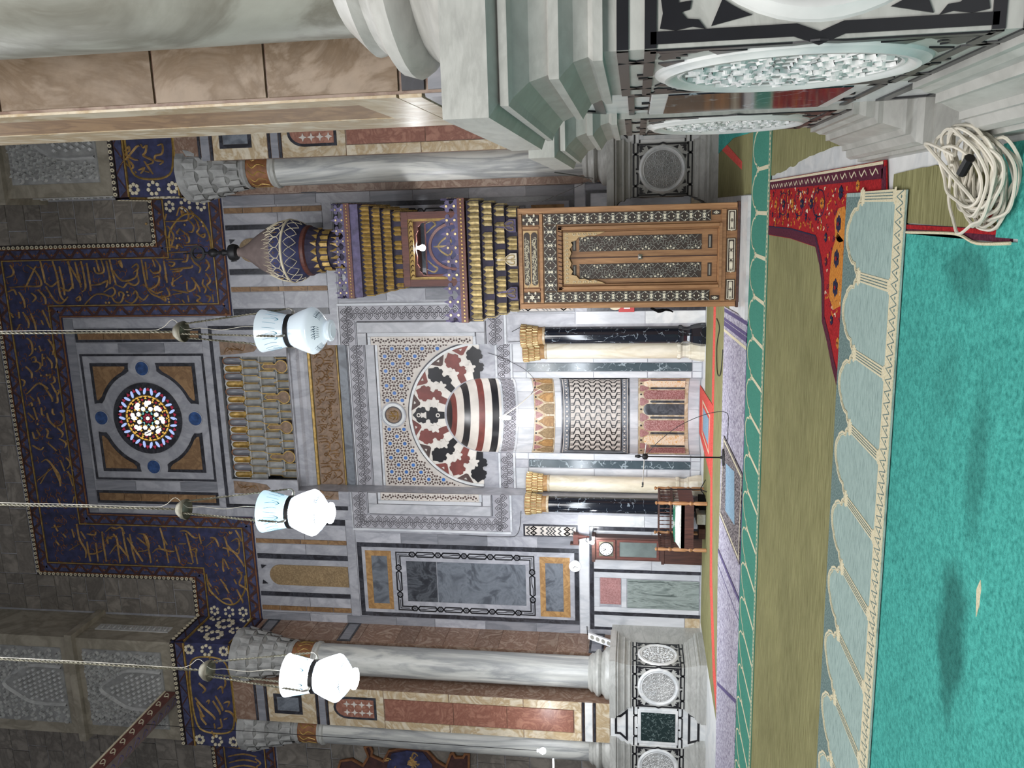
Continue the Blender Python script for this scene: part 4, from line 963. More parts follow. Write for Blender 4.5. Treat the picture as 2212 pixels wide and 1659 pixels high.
R3L = [[(700,620),(710,700),(730,780)],[(770,630),(790,780)],[(820,540),(830,640),(855,780)],[(870,600),(930,580),(950,700),(965,790)],[(910,560),(945,600)],[(980,510),(1000,640),(1035,775)],[(1040,560),(1060,690),(1090,790)],[(1020,590),(1090,700),(1145,780)],[(1150,560),(1180,640),(1210,790)],[(1100,590),(1190,660)],[(1280,510),(1310,620),(1320,700)],[(1310,600),(1340,650)],[(1400,650),(1420,720),(1440,790)],[(1330,690),(1350,790)],[(1490,560),(1520,680),(1545,790)],[(1590,560),(1610,640)],[(1560,690),(1580,800)],[(850,540),(890,510),(930,520),(970,510),(1000,560)],[(700,560),(760,570),(770,540)],[(900,600),(860,590),(870,640)],[(720,720),(760,720),(830,690)],[(880,720),(940,650),(1000,710),(1030,740)],[(1110,560),(1160,570),(1190,640),(1180,690),(1110,700)],[(1220,710),(1260,680),(1320,690),(1360,700),(1400,700)],[(1270,650),(1290,680)],[(1430,640),(1490,640)],[(1440,540),(1490,540),(1550,590),(1590,590)],[(1510,700),(1570,680),(1560,740)],[(1500,790),(1540,800)],[(440,490),(470,540)],[(420,510),(500,500)],[(510,560),(535,590)],[(580,520),(600,590)],[(620,480),(640,600),(690,690),(690,750)],[(560,690),(640,640)],[(450,610),(480,650)],[(650,540),(690,600)],[(430,30),(480,130),(490,180)],[(330,160),(400,40)],[(550,60),(590,180)],[(470,280),(490,330)],[(600,260),(590,310)],
 [(1880,530),(1910,580),(1930,620)],[(1830,540),(1840,560),(1855,540)],[(1790,580),(1810,640),(1830,740)],[(1850,620),(1900,600),(1910,670),(1890,690)],[(1780,670),(1860,700),(1920,770),(1950,820)],[(1810,640),(1850,690),(1900,720),(1910,680)],[(1680,590),(1720,600),(1750,660)],[(1650,660),(1720,600)],[(1780,750),(1780,830),(1790,860)],[(1790,760),(1830,840)],[(1720,790),(1740,820)],[(1890,830),(1930,890),(1910,960),(1970,1000),(1980,1050)],[(1900,870),(1940,870)],[(1660,930),(1690,980)],[(1760,920),(1810,980)],[(1720,990),(1750,1040)],[(1870,920),(1890,960)],[(1790,960),(1830,1030)],[(1890,1000),(1930,1080),(1940,1110)],[(1780,1080),(1830,1080),(1860,1120)],[(1670,1000),(1700,1040)]]
R4P = [[(1560,755),(1620,830),(1700,900),(1720,930)],[(1700,780),(1750,860),(1760,890)],[(1720,740),(1770,830),(1780,860)],[(1650,790),(1670,780),(1665,805)],[(1590,640),(1640,690),(1620,720)],[(1570,790),(1620,900),(1640,900)],[(1600,870),(1610,920),(1650,970)],[(1740,690),(1770,670),(1780,720)],[(1790,800),(1830,790),(1820,830)],[(1800,860),(1850,880),(1890,950)],[(1760,920),(1770,990),(1740,1000)],[(1710,960),(1720,1000)],[(1690,1020),(1720,1070)],[(1790,930),(1820,920)],[(1670,430),(1680,450)],[(1630,490),(1600,520),(1640,540)],[(1710,460),(1740,480)],[(1640,560),(1700,600)],[(1790,580),(1800,640),(1790,680)]]
R1P = [[(1050,80),(1100,60),(1120,130),(1200,180),(1250,190)],[(1190,270),(1100,180),(1090,100)],[(1130,110),(1160,70),(1165,110),(1140,115)],[(1090,240),(1180,130),(1230,70),(1260,60)],[(1270,50),(1290,80),(1320,60),(1310,120),(1290,150),(1370,190),(1375,215),(1330,230)],[(1420,60),(1460,50),(1460,130),(1400,150),(1400,190),(1470,200),(1440,230)],[(1150,180),(1200,240),(1190,270)],[(1300,200),(1340,260),(1380,320)],[(1250,280),(1300,260),(1270,310)],[(1310,290),(1350,300)],[(1220,290),(1230,310)]]
def scrollwork(m, x0, x1, z0, z1, n, seed, parent, wd=.02):
    "the finer painted tendrils behind the lettering"
    r2 = random.Random(seed); q = MB()
    for i in range(n):
        u, v = r2.uniform(x0, x1), r2.uniform(z0, z1); r = r2.uniform(.05, .13); a = r2.uniform(0, 6.28); s_ = r2.choice((-1, 1))
        P = [(u+r*(1-.17*k)*math.cos(a+s_*k*.9), v+r*(1-.17*k)*math.sin(a+s_*k*.9)) for k in range(5)]
        P = [(min(max(p[0], x0), x1), min(max(p[1], z0), z1)) for p in P]; q.stroke(m, P, wd, .03, .042, 2)
    tag(q.obj('painted_tendrils', 'dull_copper', parent), kind='stuff')
scrollwork(wallm, 3.0, 4.1, 11.9, 17.6, 170, 1, frieze); scrollwork(wallm, -4.1, -3.0, 11.9, 17.6, 170, 2, frieze); scrollwork(wallm, -3.0, 3.0, 16.55, 17.6, 170, 3, frieze); scrollwork(wallm, 4.1, 5.0, 11.9, 13.0, 30, 4, frieze); scrollwork(wallm, -5.0, -4.1, 11.9, 13.0, 30, 5, frieze)
lettering('R1', R1V+R1H, 'gold_leaf_letters', .052, frieze, YW, [(1320,760),(1820,745),(1830,780),(1600,960),(1520,1430),(1525,1460),(960,1465),(990,1465),(1150,1370),(1160,1400),(1665,770),(1590,890),(1620,890)])
lettering('R2', R2T, 'gold_leaf_letters', .05, frieze, YW, [(330,430),(405,510),(380,665),(430,660),(350,1100)])
lettering('R3', R3L, 'gold_leaf_letters', .05, frieze, YW, [(990,690),(1060,630),(1260,770),(1490,560)])
# cartouche ends of the wall bands
for sg in (1, -1):
    q = MB(); pts = [(4.3*sg+.0, 13.0), (4.75*sg, 12.95), (5.12*sg, 12.6), (5.14*sg, 12.25), (4.75*sg, 11.95), (4.3*sg, 11.9)]
    if sg > 0: q.stroke(wallm, pts, .05, .03, .06, 4, taper=False)
    else: q.stroke(wallm, pts, .05, .03, .06, 4, taper=False)
    q.obj('gilded_line', 'old_gold', frieze)
    def rosette(q, m, u, v, r, n=7, ps=.052):
        for k in range(n): q.disc(m, u+r*math.cos(2*math.pi*k/n), v+r*math.sin(2*math.pi*k/n), ps, .03, .05, 6)
    q = MB()
    for u, v, r in ((5.36, 12.87, .1), (5.38, 12.45, .12), (5.36, 12.05, .1)): rosette(q, wallm, u*sg, v, r, 6, .045)
    tag(q.obj('cream_rosettes', 'cream_inlay', frieze), kind='stuff')
# the same band on the wall beyond the left pier
frieze2 = empty('calligraphy_frieze', (SX-10.6, YW, 11.5), 'end of a blue and gold lettered frieze beyond the marble pier', 'frieze')
LB = [(-12.6, 13.42), (-8.6, 13.42)]; LI = [(-12.6, 11.53), (-8.6, 11.53)]
MB().slab(wallm, -12.6, -8.6, 11.53, 13.42, 0.002, .03).obj('blue_ground', 'lapis', frieze2)
border(LB[::-1], 1, frieze2); border(LI[::-1], -1, frieze2, bead=False)
q = MB(); rnd = random.Random(4)
for i in range(20):
    u = -12.3+i*.18; q.stroke(wallm, [(u, 12.1), (u+.05, 12.5), (u+rnd.uniform(-.1, .1), 12.95)], .05, .03, .07, 3)
    if i % 3 == 0: q.stroke(wallm, [(u, 12.2), (u+.15, 12.0), (u+.3, 12.15)], .05, .03, .07, 3)
split(q, 'gold_stroke', 'gold_leaf_letters', frieze2)
# ================================================================ piers
CORN = [(0, 1.70), (.03, 1.70), (.03, 1.73), (.015, 1.745), (.03, 1.79), (.07, 1.82), (.085, 1.83), (.085, 1.86), (.07, 1.865), (.09, 1.92), (.14, 1.965), (.165, 1.975), (.165, 2.0), (.15, 2.005), (.20, 2.03), (.20, 2.17), (0, 2.17)]
BASE = [(0, 0), (.22, 0), (.22, .12), (.20, .125), (.205, .17), (.19, .20), (.15, .215), (.15, .24), (.12, .25), (.10, .30), (.085, .335), (.085, .36), (.05, .37), (.045, .41), (.03, .44), (.03, .47), (0, .47)]
BASEPROF = [(.60, 2.15), (.60, 2.24), (.585, 2.28), (.50, 2.33), (.47, 2.37), (.515, 2.40), (.54, 2.44), (.525, 2.49), (.46, 2.53), (.44, 2.56), (.45, 2.60), (.42, 2.63), (.37, 2.68)]
def ring_relief(q, m, u, v, n=34, seed=1, R0=.335):
    rnd = random.Random(seed)
    for R1_, n_, rs in ((.315, 18, .042), (.235, 14, .042), (.155, 9, .042), (.08, 6, .03)):
        for k in range(n_):
            a = 2*math.pi*k/n_; s_ = 1 if k % 2 else -1; cu, cv = u+R1_*math.cos(a), v+R1_*math.sin(a)
            q.stroke(m, [(cu+rs*(1-.13*j)*math.cos(a+s_*j*.85), cv+rs*(1-.13*j)*math.sin(a+s_*j*.85)) for j in range(7)], .019, 0, .016, 2)
            b2 = a+math.pi/n_; q.stroke(m, [(u+(R1_-.035)*math.cos(b2), v+(R1_-.035)*math.sin(b2)), (u+(R1_+.045)*math.cos(b2+.03), v+(R1_+.045)*math.sin(b2+.03))], .016, 0, .009, 1)
    for r in (.275, .195, .115): q.stroke(m, [(u+r*math.cos(k*.2618), v+r*math.sin(k*.2618)) for k in range(24)], .010, 0, .007, 1, False, True)
    for k in range(8): q.stroke(m, [(u, v), (u+.05*math.cos(k*math.pi/4), v+.05*math.sin(k*math.pi/4))], .02, 0, .016, 1)
def roundel(m, u, parent, v=1.06):
    o = MB().disc(m, u, v, .37, -.02, .006, 40).obj('roundel', 'carved_grey', parent)  # darker ground puts the shade of the recess into the colour
    prof = [(.37, .004), (.374, .012), (.382, .014), (.39, .008), (.40, .012), (.418, .026), (.435, .026), (.45, .014), (.465, .010), (.472, .0)]
    q = MB(); n = 48; vs = []
    for r, d in prof:
        for k in range(n): a = 2*math.pi*k/n; vs.append(m(u+r*math.cos(a), v+r*math.sin(a), d))
    q.add(vs, [(j*n+k, j*n+(k+1) % n, (j+1)*n+(k+1) % n, (j+1)*n+k) for j in range(len(prof)-1) for k in range(n)])
    q.obj('roundel_rim', 'white_marble', parent, True)
    q = MB(); ring_relief(q, lambda a, b2, d: m(a, b2, d+.004), u, v); tag(q.obj('roundel_carving', 'white_marble', parent), kind='stuff')
def pad_inlay(m, u, parent, w_=1.04, v0=.48, v1=1.64):
    "black interlace border and leaf corners round a roundel"
    h = w_/2; q = MB(); d0, d1 = 0, .006; t = .036
    # chain along top and bottom
    for v in (v1, v0):
        sgn = 1 if v == v1 else -1; vi = v-.085*sgn
        q.band(m, [(u-h, v), (u-.34, v), (u-.28, vi), (u-.06, vi)], t, d0, d1); q.band(m, [(u-h, vi), (u-.34, vi), (u-.28, v), (u-.02, v)], t, d0, d1)
        q.band(m, [(u+h, v), (u+.34, v), (u+.28, vi), (u+.02, vi), (u+.02, v-.045*sgn)], t, d0, d1); q.band(m, [(u+h, vi), (u+.34, vi), (u+.28, v), (u+.06, v), (u-.02, v), ], t, d0, d1)
        q.band(m, [(u-.06, vi), (u-.06, v-.05*sgn)], t, d0, d1)
    near_ = True
    for s_ in (-1, 1):
        q.band(m, [(u+s_*(h-.03), v0+.085), (u+s_*(h-.03), .99), (u+s_*(h-.003), 1.06), (u+s_*(h-.03), 1.13), (u+s_*(h-.03), v1-.085)], t, d0, d1)
        for r_ in (-1, 1):
            cu, cv = u+s_*.405, 1.06+r_*.395
            sh = [(-.055, .085), (.02, .075), (.075, .085), (.085, .03), (.075, -.03), (.085, -.075), (.05, -.05), (.045, -.01), (.02, .01), (.012, -.02), (-.02, -.025), (-.015, .02), (-.05, .02), (-.075, .0), (-.07, .04), (-.09, .065)]
            q.poly(m, [[(cu+p[0]*s_*.78, cv+p[1]*r_*.85) for p in sh]], d0, d1)
            q.poly(m, [[(u+s_*.465, 1.06+r_*.315)]+[(u+s_*.482*math.cos(R(a)), 1.06+r_*.482*math.sin(R(a))) for a in (36, 32, 28, 24)]], d0, d1); q.poly(m, [[(u+s_*.27, 1.06+r_*.465)]+[(u+s_*.482*math.cos(R(a)), 1.06+r_*.482*math.sin(R(a))) for a in (52, 56, 61, 66)]], d0, d1)
    split(q, 'black_inlay', 'ablaq_black', parent)
def mid_face(m, u, parent, w_, slab_mat):
    h = w_/2
    MB().slab(m, u-h+.06, u+h-.06, .60, 1.54, -.02, .02, bev=.015).obj('panel_frame', 'white_marble', parent)
    MB().slab(m, u-.37, u+.37, .67, 1.46, .0, .026, bev=.004).obj('polished_panel', slab_mat, parent)
    q = MB()
    for pts in ([(-.36, .36), (.36, .36), (.29, .15), (-.29, .15)], [(-.36, 1.78), (.36, 1.78), (.22, 1.93), (.22, 2.03), (-.22, 2.03), (-.22, 1.93)]):
        q.band(m, [(u+a, b2) for a, b2 in pts], .05, 0, .01, True)
    for v in (1.62, 1.50 if 0 else .52):
        s_ = 1 if v > 1 else -1
        q.band(m, [(u-h, v), (u-.30, v), (u-.24, v-.1*s_), (u-.05, v-.1*s_), (u-.05, v-.05*s_)], .03, 0, .01); q.band(m, [(u-h, v-.1*s_), (u-.30, v-.1*s_), (u-.24, v), (u+.24, v), (u+.30, v-.1*s_), (u+h, v-.1*s_)], .03, 0, .01)
        q.band(m, [(u+.05, v-.1*s_), (u+.24, v-.1*s_), (u+.30, v), (u+h, v)], .03, 0, .01)
    split(q, 'black_inlay', 'ablaq_black', parent)
def pier(name, label, cx_, cy_, h, armx, army, cols, faces, topz, shaft_mat, mids, padmat='moulding_marble', colr=.58, colx=None):
    """faces: list of 'L','R','F' sides that show; cols: plan signs of the columns to build"""
    t = empty(name, (cx_, cy_, 0), label, 'pier')
    ped = MB().box(cx_-h+.05, cx_+h-.05, cy_-h+.05, cy_+h-.05, 0, 2.16).obj('pedestal', 'moulding_marble', t)
    pw = 1.04; k = h-pw
    for sx in (-1, 1):
        for sy in (-1, 1):
            if (sx, sy) not in cols and (sx, sy) not in mids: continue
            x0, x1 = sorted((cx_+sx*h, cx_+sx*k)); y0, y1 = sorted((cy_+sy*h, cy_+sy*k))
            q = MB().box(x0, x1, y0, y1, 0, 2.16)
            path = [(x0, y0), (x1, y0), (x1, y1), (x0, y1)]
            q.sweep(path, CORN, True).sweep(path, BASE, True); q.obj('pedestal_block', padmat, t)
    fr = {'F': frame((cx_, cy_-h, 0), (1, 0, 0), (0, -1, 0)), 'L': frame((cx_-h, cy_, 0), (0, -1, 0), (-1, 0, 0)), 'R': frame((cx_+h, cy_, 0), (0, 1, 0), (1, 0, 0))}
    for f, spots in faces.items():
        for s_, what in spots:
            m = fr[f]
            if what == 'roundel':
                roundel(m, s_*(h-pw/2), ped); pad_inlay(m, s_*(h-pw/2), ped)
            else:
                m2 = (lambda mm: (lambda a, b2, d=0: mm(a, b2, d-.03)))(m)
                MB().slab(m, -k, k, 0, 2.15, -.1, -.03).obj('pedestal_centre', 'white_marble', t); mid_face(m2, 0, ped, 2*k, what)
    # core: two crossed arms
    aw = k-.0
    MB().box(cx_-armx, cx_+armx, cy_-aw, cy_+aw, 2.16, topz).box(cx_-aw, cx_+aw, cy_-army, cy_+army, 2.16, topz).obj('core', 'brown_marble', t)
    for sx, sy in cols:
        c = (cx_+sx*(colx or h-colr), cy_+sy*(h-colr), 0)
        cm = MB().lathe([(.37, 2.66), (.37, 9.35)], c, 40).obj('column', shaft_mat, t, True)
        MB().lathe(BASEPROF, c, 40).obj('column_base', padmat, cm, True)
        MB().lathe([(.37, 9.33), (.41, 9.36), (.42, 9.42), (.39, 9.46), (.39, 9.50)], c, 32).obj('neck_ring', padmat, cm, True)
        MB().lathe([(.375, 9.48), (.375, 10.02)], c, 32).obj('gilded_band', 'dull_copper', cm, True)
        q = MB(); rnd = random.Random(5)
        def cyl(u, v, d): return Vector((c[0]+(.375+d)*math.cos(u/.375), c[1]+(.375+d)*math.sin(u/.375), v))
        for i in range(16): u = -2.3+i*.16; q.stroke(cyl, [(u, 9.55), (u+.05, 9.72), (u-.03, 9.85), (u+.08, 9.95)], .03, 0, .012, 3)
        tag(q.obj('band_scroll', 'old_gold', cm), kind='stuff')
        q = MB().lathe([(.39, 10.0), (.43, 10.04), (.41, 10.10), (.37, 10.14), (.40, 10.40), (.47, 10.45), (.47, 10.72), (.55, 10.78), (.55, 11.02), (.62, 11.06), (.62, 11.28), (.66, 11.32), (.66, 11.50), (0, 11.5)], c, 16)
        for z0, hh, r, n, o in ((10.18, .28, .40, 12, .5), (10.46, .30, .47, 12, 0), (10.78, .28, .55, 14, .5), (11.06, .26, .62, 14, 0)):
            for kk in range(n):
                a = 2*math.pi*(kk+o)/n; tt = Vector((-math.sin(a), math.cos(a), 0)); oo = Vector((math.cos(a), math.sin(a), 0)); w_ = r*math.pi/n*.8; p = Vector(c)+oo*r
                Z = lambda z: Vector((0, 0, z))
                q.add([p-tt*w_+Z(z0), p+oo*.03+Z(z0), p+tt*w_+Z(z0), p-tt*w_+oo*.02+Z(z0+hh*.7), p+oo*.08+Z(z0+hh), p+tt*w_+oo*.02+Z(z0+hh*.7)], [(0, 1, 4, 3), (1, 2, 5, 4), (3, 4, 5)])
        q.obj('capital', 'carved_grey', cm)
    return t, fr, ped
def pier_entablature(t, x0, x1, y0, y1, side, letters):
    "painted band with carved panels above, over the columns of a pier"
    MB().box(x0, x1, y0, y1, 11.5, 13.4).obj('entablature', 'lapis', t)
    MB().box(x0+.06, x1-.06, y0+.06, y1, 13.4, 16.15).box(x0-.08, x1+.08, y0-.08, y1, 16.15, 16.35).box(x0+.05, x1-.05, y0+.05, y1, 16.35, 21).obj('upper_block', 'plaster', t)
    ft = (lambda u, v, d=0: Vector((u, y0-d, v)))
    sd = (lambda u, v, d=0: Vector((x1+d if side == 'R' else x0-d, u, v)))
    for m, a, c in ((ft, x0, x1), (sd, y0, 19.34)):
        MB().band(m, [(c, 13.35), (a, 13.35)], .11, 0, .05).obj('bead_strip', 'dark_trim', t)
        q = MB(); n = int((c-a)/.13)
        for i in range(n): q.ring(m, a+(i+.5)*(c-a)/n, 13.35, .022, .046, .05, .075, 8)
        tag(q.obj('bead_cresting', 'cream_inlay', t), kind='stuff')
        for v, hh in ((13.17, .22), (11.64, .24)):
            MB().band(m, [(a, v), (c, v)], hh, 0, .035).obj('border_strip', 'maroon_wood', t)
            q = MB(); n = max(2, int((c-a)/.3))
            for i in range(n):
                u = a+(i+.5)*(c-a)/n; s_ = 1 if i % 2 else -1; w_ = (c-a)/n*.8
                q.poly(m, [[(u-w_, v-.09*s_), (u+w_ if i < n-1 else c, v-.09*s_), (u, v+.09*s_)]] if 0 < i else [[(a, v-.09*s_), (u+w_, v-.09*s_), (u, v+.09*s_)]], .035, .045)
            split(q, 'border_triangle', 'pale_lapis', t)
        for v in (13.04, 11.80): MB().band(m, [(a, v), (c, v)], .03, 0, .05).obj('gilded_line', 'old_gold', t)
    def ros(q, m, u, v, r, n=9, ps=.06):
        for k in range(n): q.disc(m, u+r*math.cos(2*math.pi*k/n), v+r*math.sin(2*math.pi*k/n), ps, .0, .03, 6)
    q = MB()
    for i in range(2):
        u = y0+.4+i*.62; ros(q, sd, u, 12.42, .2); ros(q, sd, u+.3, 12.85, .12, 6, .045); ros(q, sd, u+.3, 11.98, .12, 6, .045)
    cx2 = (x0+x1)/2
    for s_ in (-1, 1):
        for v in (12.9, 12.42, 11.95): ros(q, ft, cx2+s_*((x1-x0)/2-.18), v, .13 if v == 12.42 else .1, 7, .045)
    tag(q.obj('cream_rosettes', 'cream_inlay', t), kind='stuff')
    MB().stroke(ft, [(cx2-1.1, 12.42), (cx2-1.0, 12.85), (cx2-.6, 12.98), (cx2, 13.0), (cx2+.6, 12.98), (cx2+1.0, 12.85), (cx2+1.1, 12.42), (cx2+1.0, 12.0), (cx2+.6, 11.87), (cx2, 11.85), (cx2-.6, 11.87), (cx2-1.0, 12.0)], .05, 0, .03, 4, False, True).obj('cartouche_line', 'old_gold', t)
    lettering(letters[0], letters[1], 'gold_leaf_letters', .055, t, y0+.03)
    # carved stone panels on the block
    bf = (lambda u, v, d=0: Vector((u, y0+.06-d, v)))
    for z0, z1, a, c in ((13.75, 16.0, x0+.35, x1-.35), (16.6, 20, x0+.35, x1-.35)):
        pn = MB().slab(bf, a, c, z0, z1, -.02, .03, bev=.02).obj('carved_panel', 'carved_grey', t)  # ground darker than its relief: carving shade put into the colours
        q = MB(); w_ = c-a; m3 = lambda u, v, d: bf(u, v, d+.03)
        ctr = (a+c)/2
        r3 = random.Random(int(z0*10))
        for j in range(14):
            for i in range(16):
                u, v = a+.12+(w_-.24)*(i+.5*(j % 2))/15.5, z0+.1+(z1-z0-.2)*j/13
                if abs(u-ctr) < .62-max(0, (v-z0-.95)*.62) and v < z0+1.95: continue
                sg = r3.choice((-1, 1)); r = .085; an = r3.uniform(0, 6.28)
                q.stroke(m3, [(u+r*(1-.15*k)*math.cos(an+sg*k), v+r*(1-.15*k)*math.sin(an+sg*k)) for k in range(6)], .05, 0, .07, 2)
        q.stroke(m3, [(ctr-.55, z0+.05), (ctr-.55, z0+1.0), (ctr-.3, z0+1.5), (ctr, z0+1.85), (ctr+.3, z0+1.5), (ctr+.55, z0+1.0), (ctr+.55, z0+.05)], .09, 0, .07, 3, False)
        for j in range(11):
            for i in range(7):
                u = ctr-.39+i*.13+(.065 if j % 2 else 0); v = z0+.12+j*.15
                if abs(u-ctr) > .5-max(0, (v-z0-.9)*.7): continue
                q.poly(m3, [[(u-.045, v), (u, v-.055), (u+.045, v), (u, v+.055)]], 0, .06)
        tag(q.obj('arabesque_relief', 'carved_white', pn), kind='stuff')
    sb = (lambda u, v, d=0: Vector(((x1-.06+d) if side == 'R' else (x0+.06-d), u, v)))
    pn = MB().slab(sb, (y0+19.3)/2-.14, (y0+19.3)/2+.14, 13.8, 15.9, -.02, .02).obj('carved_panel', 'carved_white', t)
    q = MB()
    for j in range(12):
        v = 13.9+j*.165; u = (y0+19.3)/2; q.stroke(lambda a, b2, d: sb(a, b2, d+.02), [(u-.1, v-.06), (u+.08, v), (u-.08, v+.03), (u+.06, v+.08)], .035, 0, .03, 2)
    tag(q.obj('arabesque_relief', 'carved_white', pn), kind='stuff')

HALF = 1.55
lp, lfr, lped = pier('stone_pier', 'marble pier with two columns and inlaid pedestal beside the wall clocks', -11.80, 18.92, HALF, 1.2, 1.5, [(1, -1), (-1, -1)],
     {'F': [(1, 'roundel'), (-1, 'roundel'), (0, 'dark_green_marble')], 'R': [(-1, 'roundel')]}, 11.5, 'shaft_marble', [])
pier_entablature(lp, -13.55, -10.6, 17.97, 20, 'R', ('R4', R4P))
rp, rfr, rped = pier('stone_pier', 'marble pier with roundel pedestal standing behind the pulpit', 1.74, 18.92, HALF, 1.2, 1.5, [(-1, -1), (1, -1)],
     {'F': [(-1, 'roundel'), (1, 'roundel'), (0, 'dark_green_marble')], 'L': [(1, 'roundel')]}, 11.5, 'shaft_marble', [], colx=.70)
pier_entablature(rp, .54, 3.5, 17.97, 20, 'L', ('R1', R1P))
np_, nfr, nped = pier('stone_pier', 'large marble pier with thick column beside the cable coil', 2.02, 4.28, HALF, 1.5, 1.5, [(-1, -1), (-1, 1)],
     {'F': [(-1, 'roundel'), (0, 'dark_green_marble')], 'L': [(1, 'roundel'), (-1, 'roundel'), (0, 'black_column')]}, 11.5, 'near_marble', [(1, -1)])
# cladding of the left pier: front arm and the side towards the niche
fm = frame((-11.80, 18.92-1.5, 0), (1, 0, 0), (0, -1, 0))
def clad(name, m, u0, u1, v0, v1, mat, t, d=.016): MB().slab(m, u0, u1, v0, v1, -.02, d, bev=.004).obj(name, mat, t)
for t, cx2 in ((lp, -11.80), (rp, 1.74)):
    fm = frame((cx2, 18.92-1.5, 0), (1, 0, 0), (0, -1, 0))
    for v0, v1 in ((2.50, 2.56), (2.76, 2.82), (9.05, 9.11), (9.30, 9.36), (10.62, 10.68), (10.90, 10.96)): clad('black_strip', fm, -.51, .51, v0, v1, 'black_marble', t, .02)
    clad('pale_band', fm, -.51, .51, 2.57, 2.75, 'white_marble', t); clad('pale_band', fm, -.51, .51, 9.12, 9.29, 'streaked_grey', t); clad('pale_band', fm, -.51, .51, 10.69, 10.89, 'streaked_grey', t)
    clad('cream_slab', fm, -.51, .51, 2.17, 2.49, 'cream_marble', t)
    for v0, v1 in ((2.83, 4.2), (4.21, 6.0), (6.01, 7.62)):
        clad('cream_slab', fm, -.51, -.30, v0, v1, 'cream_marble', t); clad('cream_slab', fm, .30, .51, v0, v1, 'cream_marble', t)
    clad('cream_slab', fm, -.30, .30, 2.83, 3.0, 'cream_marble', t); clad('cream_slab', fm, -.51, .51, 7.63, 9.04, 'cream_marble', t, .012); clad('cream_slab', fm, -.51, .51, 9.37, 10.61, 'cream_marble', t, .012)
    for v0, v1 in ((3.02, 4.6), (4.605, 5.9), (5.905, 7.6)): clad('red_panel', fm, -.29, .29, v0, v1, 'red_marble', t, .02)
    ar = [(.30*math.cos(R(a)), 8.55+.36*math.sin(R(a))) for a in range(0, 181, 18)]
    MB().poly(fm, [[(-.30, 7.82), (.30, 7.82)]+ar], 0, .02).obj('lattice_border', 'black_marble', t)
    MB().poly(fm, [[(-.24, 7.88), (.24, 7.88)]+[(u*.8, 8.55+(v-8.55)*.82) for u, v in ar]], .01, .026).obj('lattice_ground', 'red_marble', t)
    q = MB()
    for i in (-1, 1):
        for j in range(4):
            u, v = i*.11, 7.99+j*.19; q.poly(fm, [[(u+r*math.cos(a), v+r*math.sin(a)) for a, r in [(k*math.pi/4, .09 if k % 2 == 0 else .035) for k in range(8)]]], .02, .034)
    split(q, 'lattice_star', 'mosaic_white', t)
    MB().poly(fm, [rectloop(-.27, .27, 9.72, 10.45), rectloop(-.19, .19, 9.80, 10.37)], 0, .022).obj('black_frame', 'black_marble', t); clad('slate_panel', fm, -.19, .19, 9.80, 10.37, 'cloudy_slate_marble', t)
    sg = 1 if cx2 < 0 else -1
    sm = frame((cx2+sg*1.2, 18.92, 0), (0, sg, 0), (sg, 0, 0))
    a, c = (-.5, .43) if sg > 0 else (-.43, .5)
    v = 2.75; i = 0
    while v < 11.3:
        hh = (.75, .5, .95, .6, .8)[i % 5]; clad('brown_slab', sm, a, c, v, min(11.5, v+hh)-.006, 'brown_marble', t, .012); v += hh; i += 1
    for v in (2.35, 8.75, 11.0):
        MB().poly(sm, [rectloop(a, c, v, v+.36), rectloop(a+.07, c-.07, v+.05, v+.31)], 0, .02).obj('black_frame', 'black_marble', t); clad('grey_slab', sm, a+.07, c-.07, v+.05, v+.31, 'streaked_grey', t)
# cladding of the near pier: arm facing the aisle
nf = frame((2.02, 4.28-.51, 0), (1, 0, 0), (0, -1, 0)); ns = frame((2.02-1.5, 4.28, 0), (0, -1, 0), (-1, 0, 0))
MB().box(2.02-1.5, 2.02-.6, 4.28+.515, 4.28+.90, 2.16, 11.5).obj('core_return', 'cream_marble', np_)
v = 2.64
for hh in (.62, .55, .8, .7, .6, .75, .7): clad('travertine_slab', nf, -1.49, -.6, v, v+hh-.006, 'travertine', np_, .012); v += hh
for v0, v1, mt_ in ((2.17, 2.24, 'black_marble'), (2.25, 2.51, 'streaked_grey'), (2.52, 2.63, 'black_marble')): clad('base_band', nf, -1.49, -.6, v0, v1, mt_, np_, .014)
MB().poly(ns, [rectloop(-.50, .50, 2.66, 11.4), rectloop(-.30, .30, 2.9, 11.2)], 0, .012).obj('cream_frame', 'cream_marble', np_); clad('pink_panel', ns, -.295, .295, 2.905, 11.19, 'tan_stone', np_, .008)
clad('base_band', ns, -.5, .5, 2.17, 2.42, 'white_marble', np_); clad('base_band', ns, -.5, .5, 2.43, 2.53, 'streaked_grey', np_); clad('base_band', ns, -.5, .5, 2.54, 2.65, 'cream_marble', np_)
# ================================================================ the pulpit
GX, GY = -.755, 12.90
minbar = empty('minbar', (GX, GY, 0), 'tall carved wooden pulpit with inlaid double door, gilded cornices and onion dome', 'pulpit')
step = MB().box(GX-.88, GX+.86, 12.12, 12.88, 0, .055).obj('marble_step', 'white_marble'); tag(step, 'low white marble step in front of the pulpit door', 'step')
gm = lambda u, v, d=0: Vector((GX+u, GY-d, v))
def wp(name, u0, u1, v0, v1, d0, d1, mat='walnut', parent=None, bev=.006): return MB().slab(gm, u0, u1, v0, v1, d0, d1, bev=bev).obj(name, mat, parent or minbar)
gate = MB().box(GX-.775, GX-.40, GY+.02, GY+.34, .055, 3.40).box(GX+.40, GX+.775, GY+.02, GY+.34, .055, 3.40).box(GX-.40, GX+.40, GY+.02, GY+.34, 2.69, 3.40).box(GX-.40, GX+.40, GY+.02, GY+.34, .055, .375).obj('gate_frame', 'walnut', minbar)
wp('plinth', -.79, .79, .055, .10, -.1, .015, 'dark_wood')
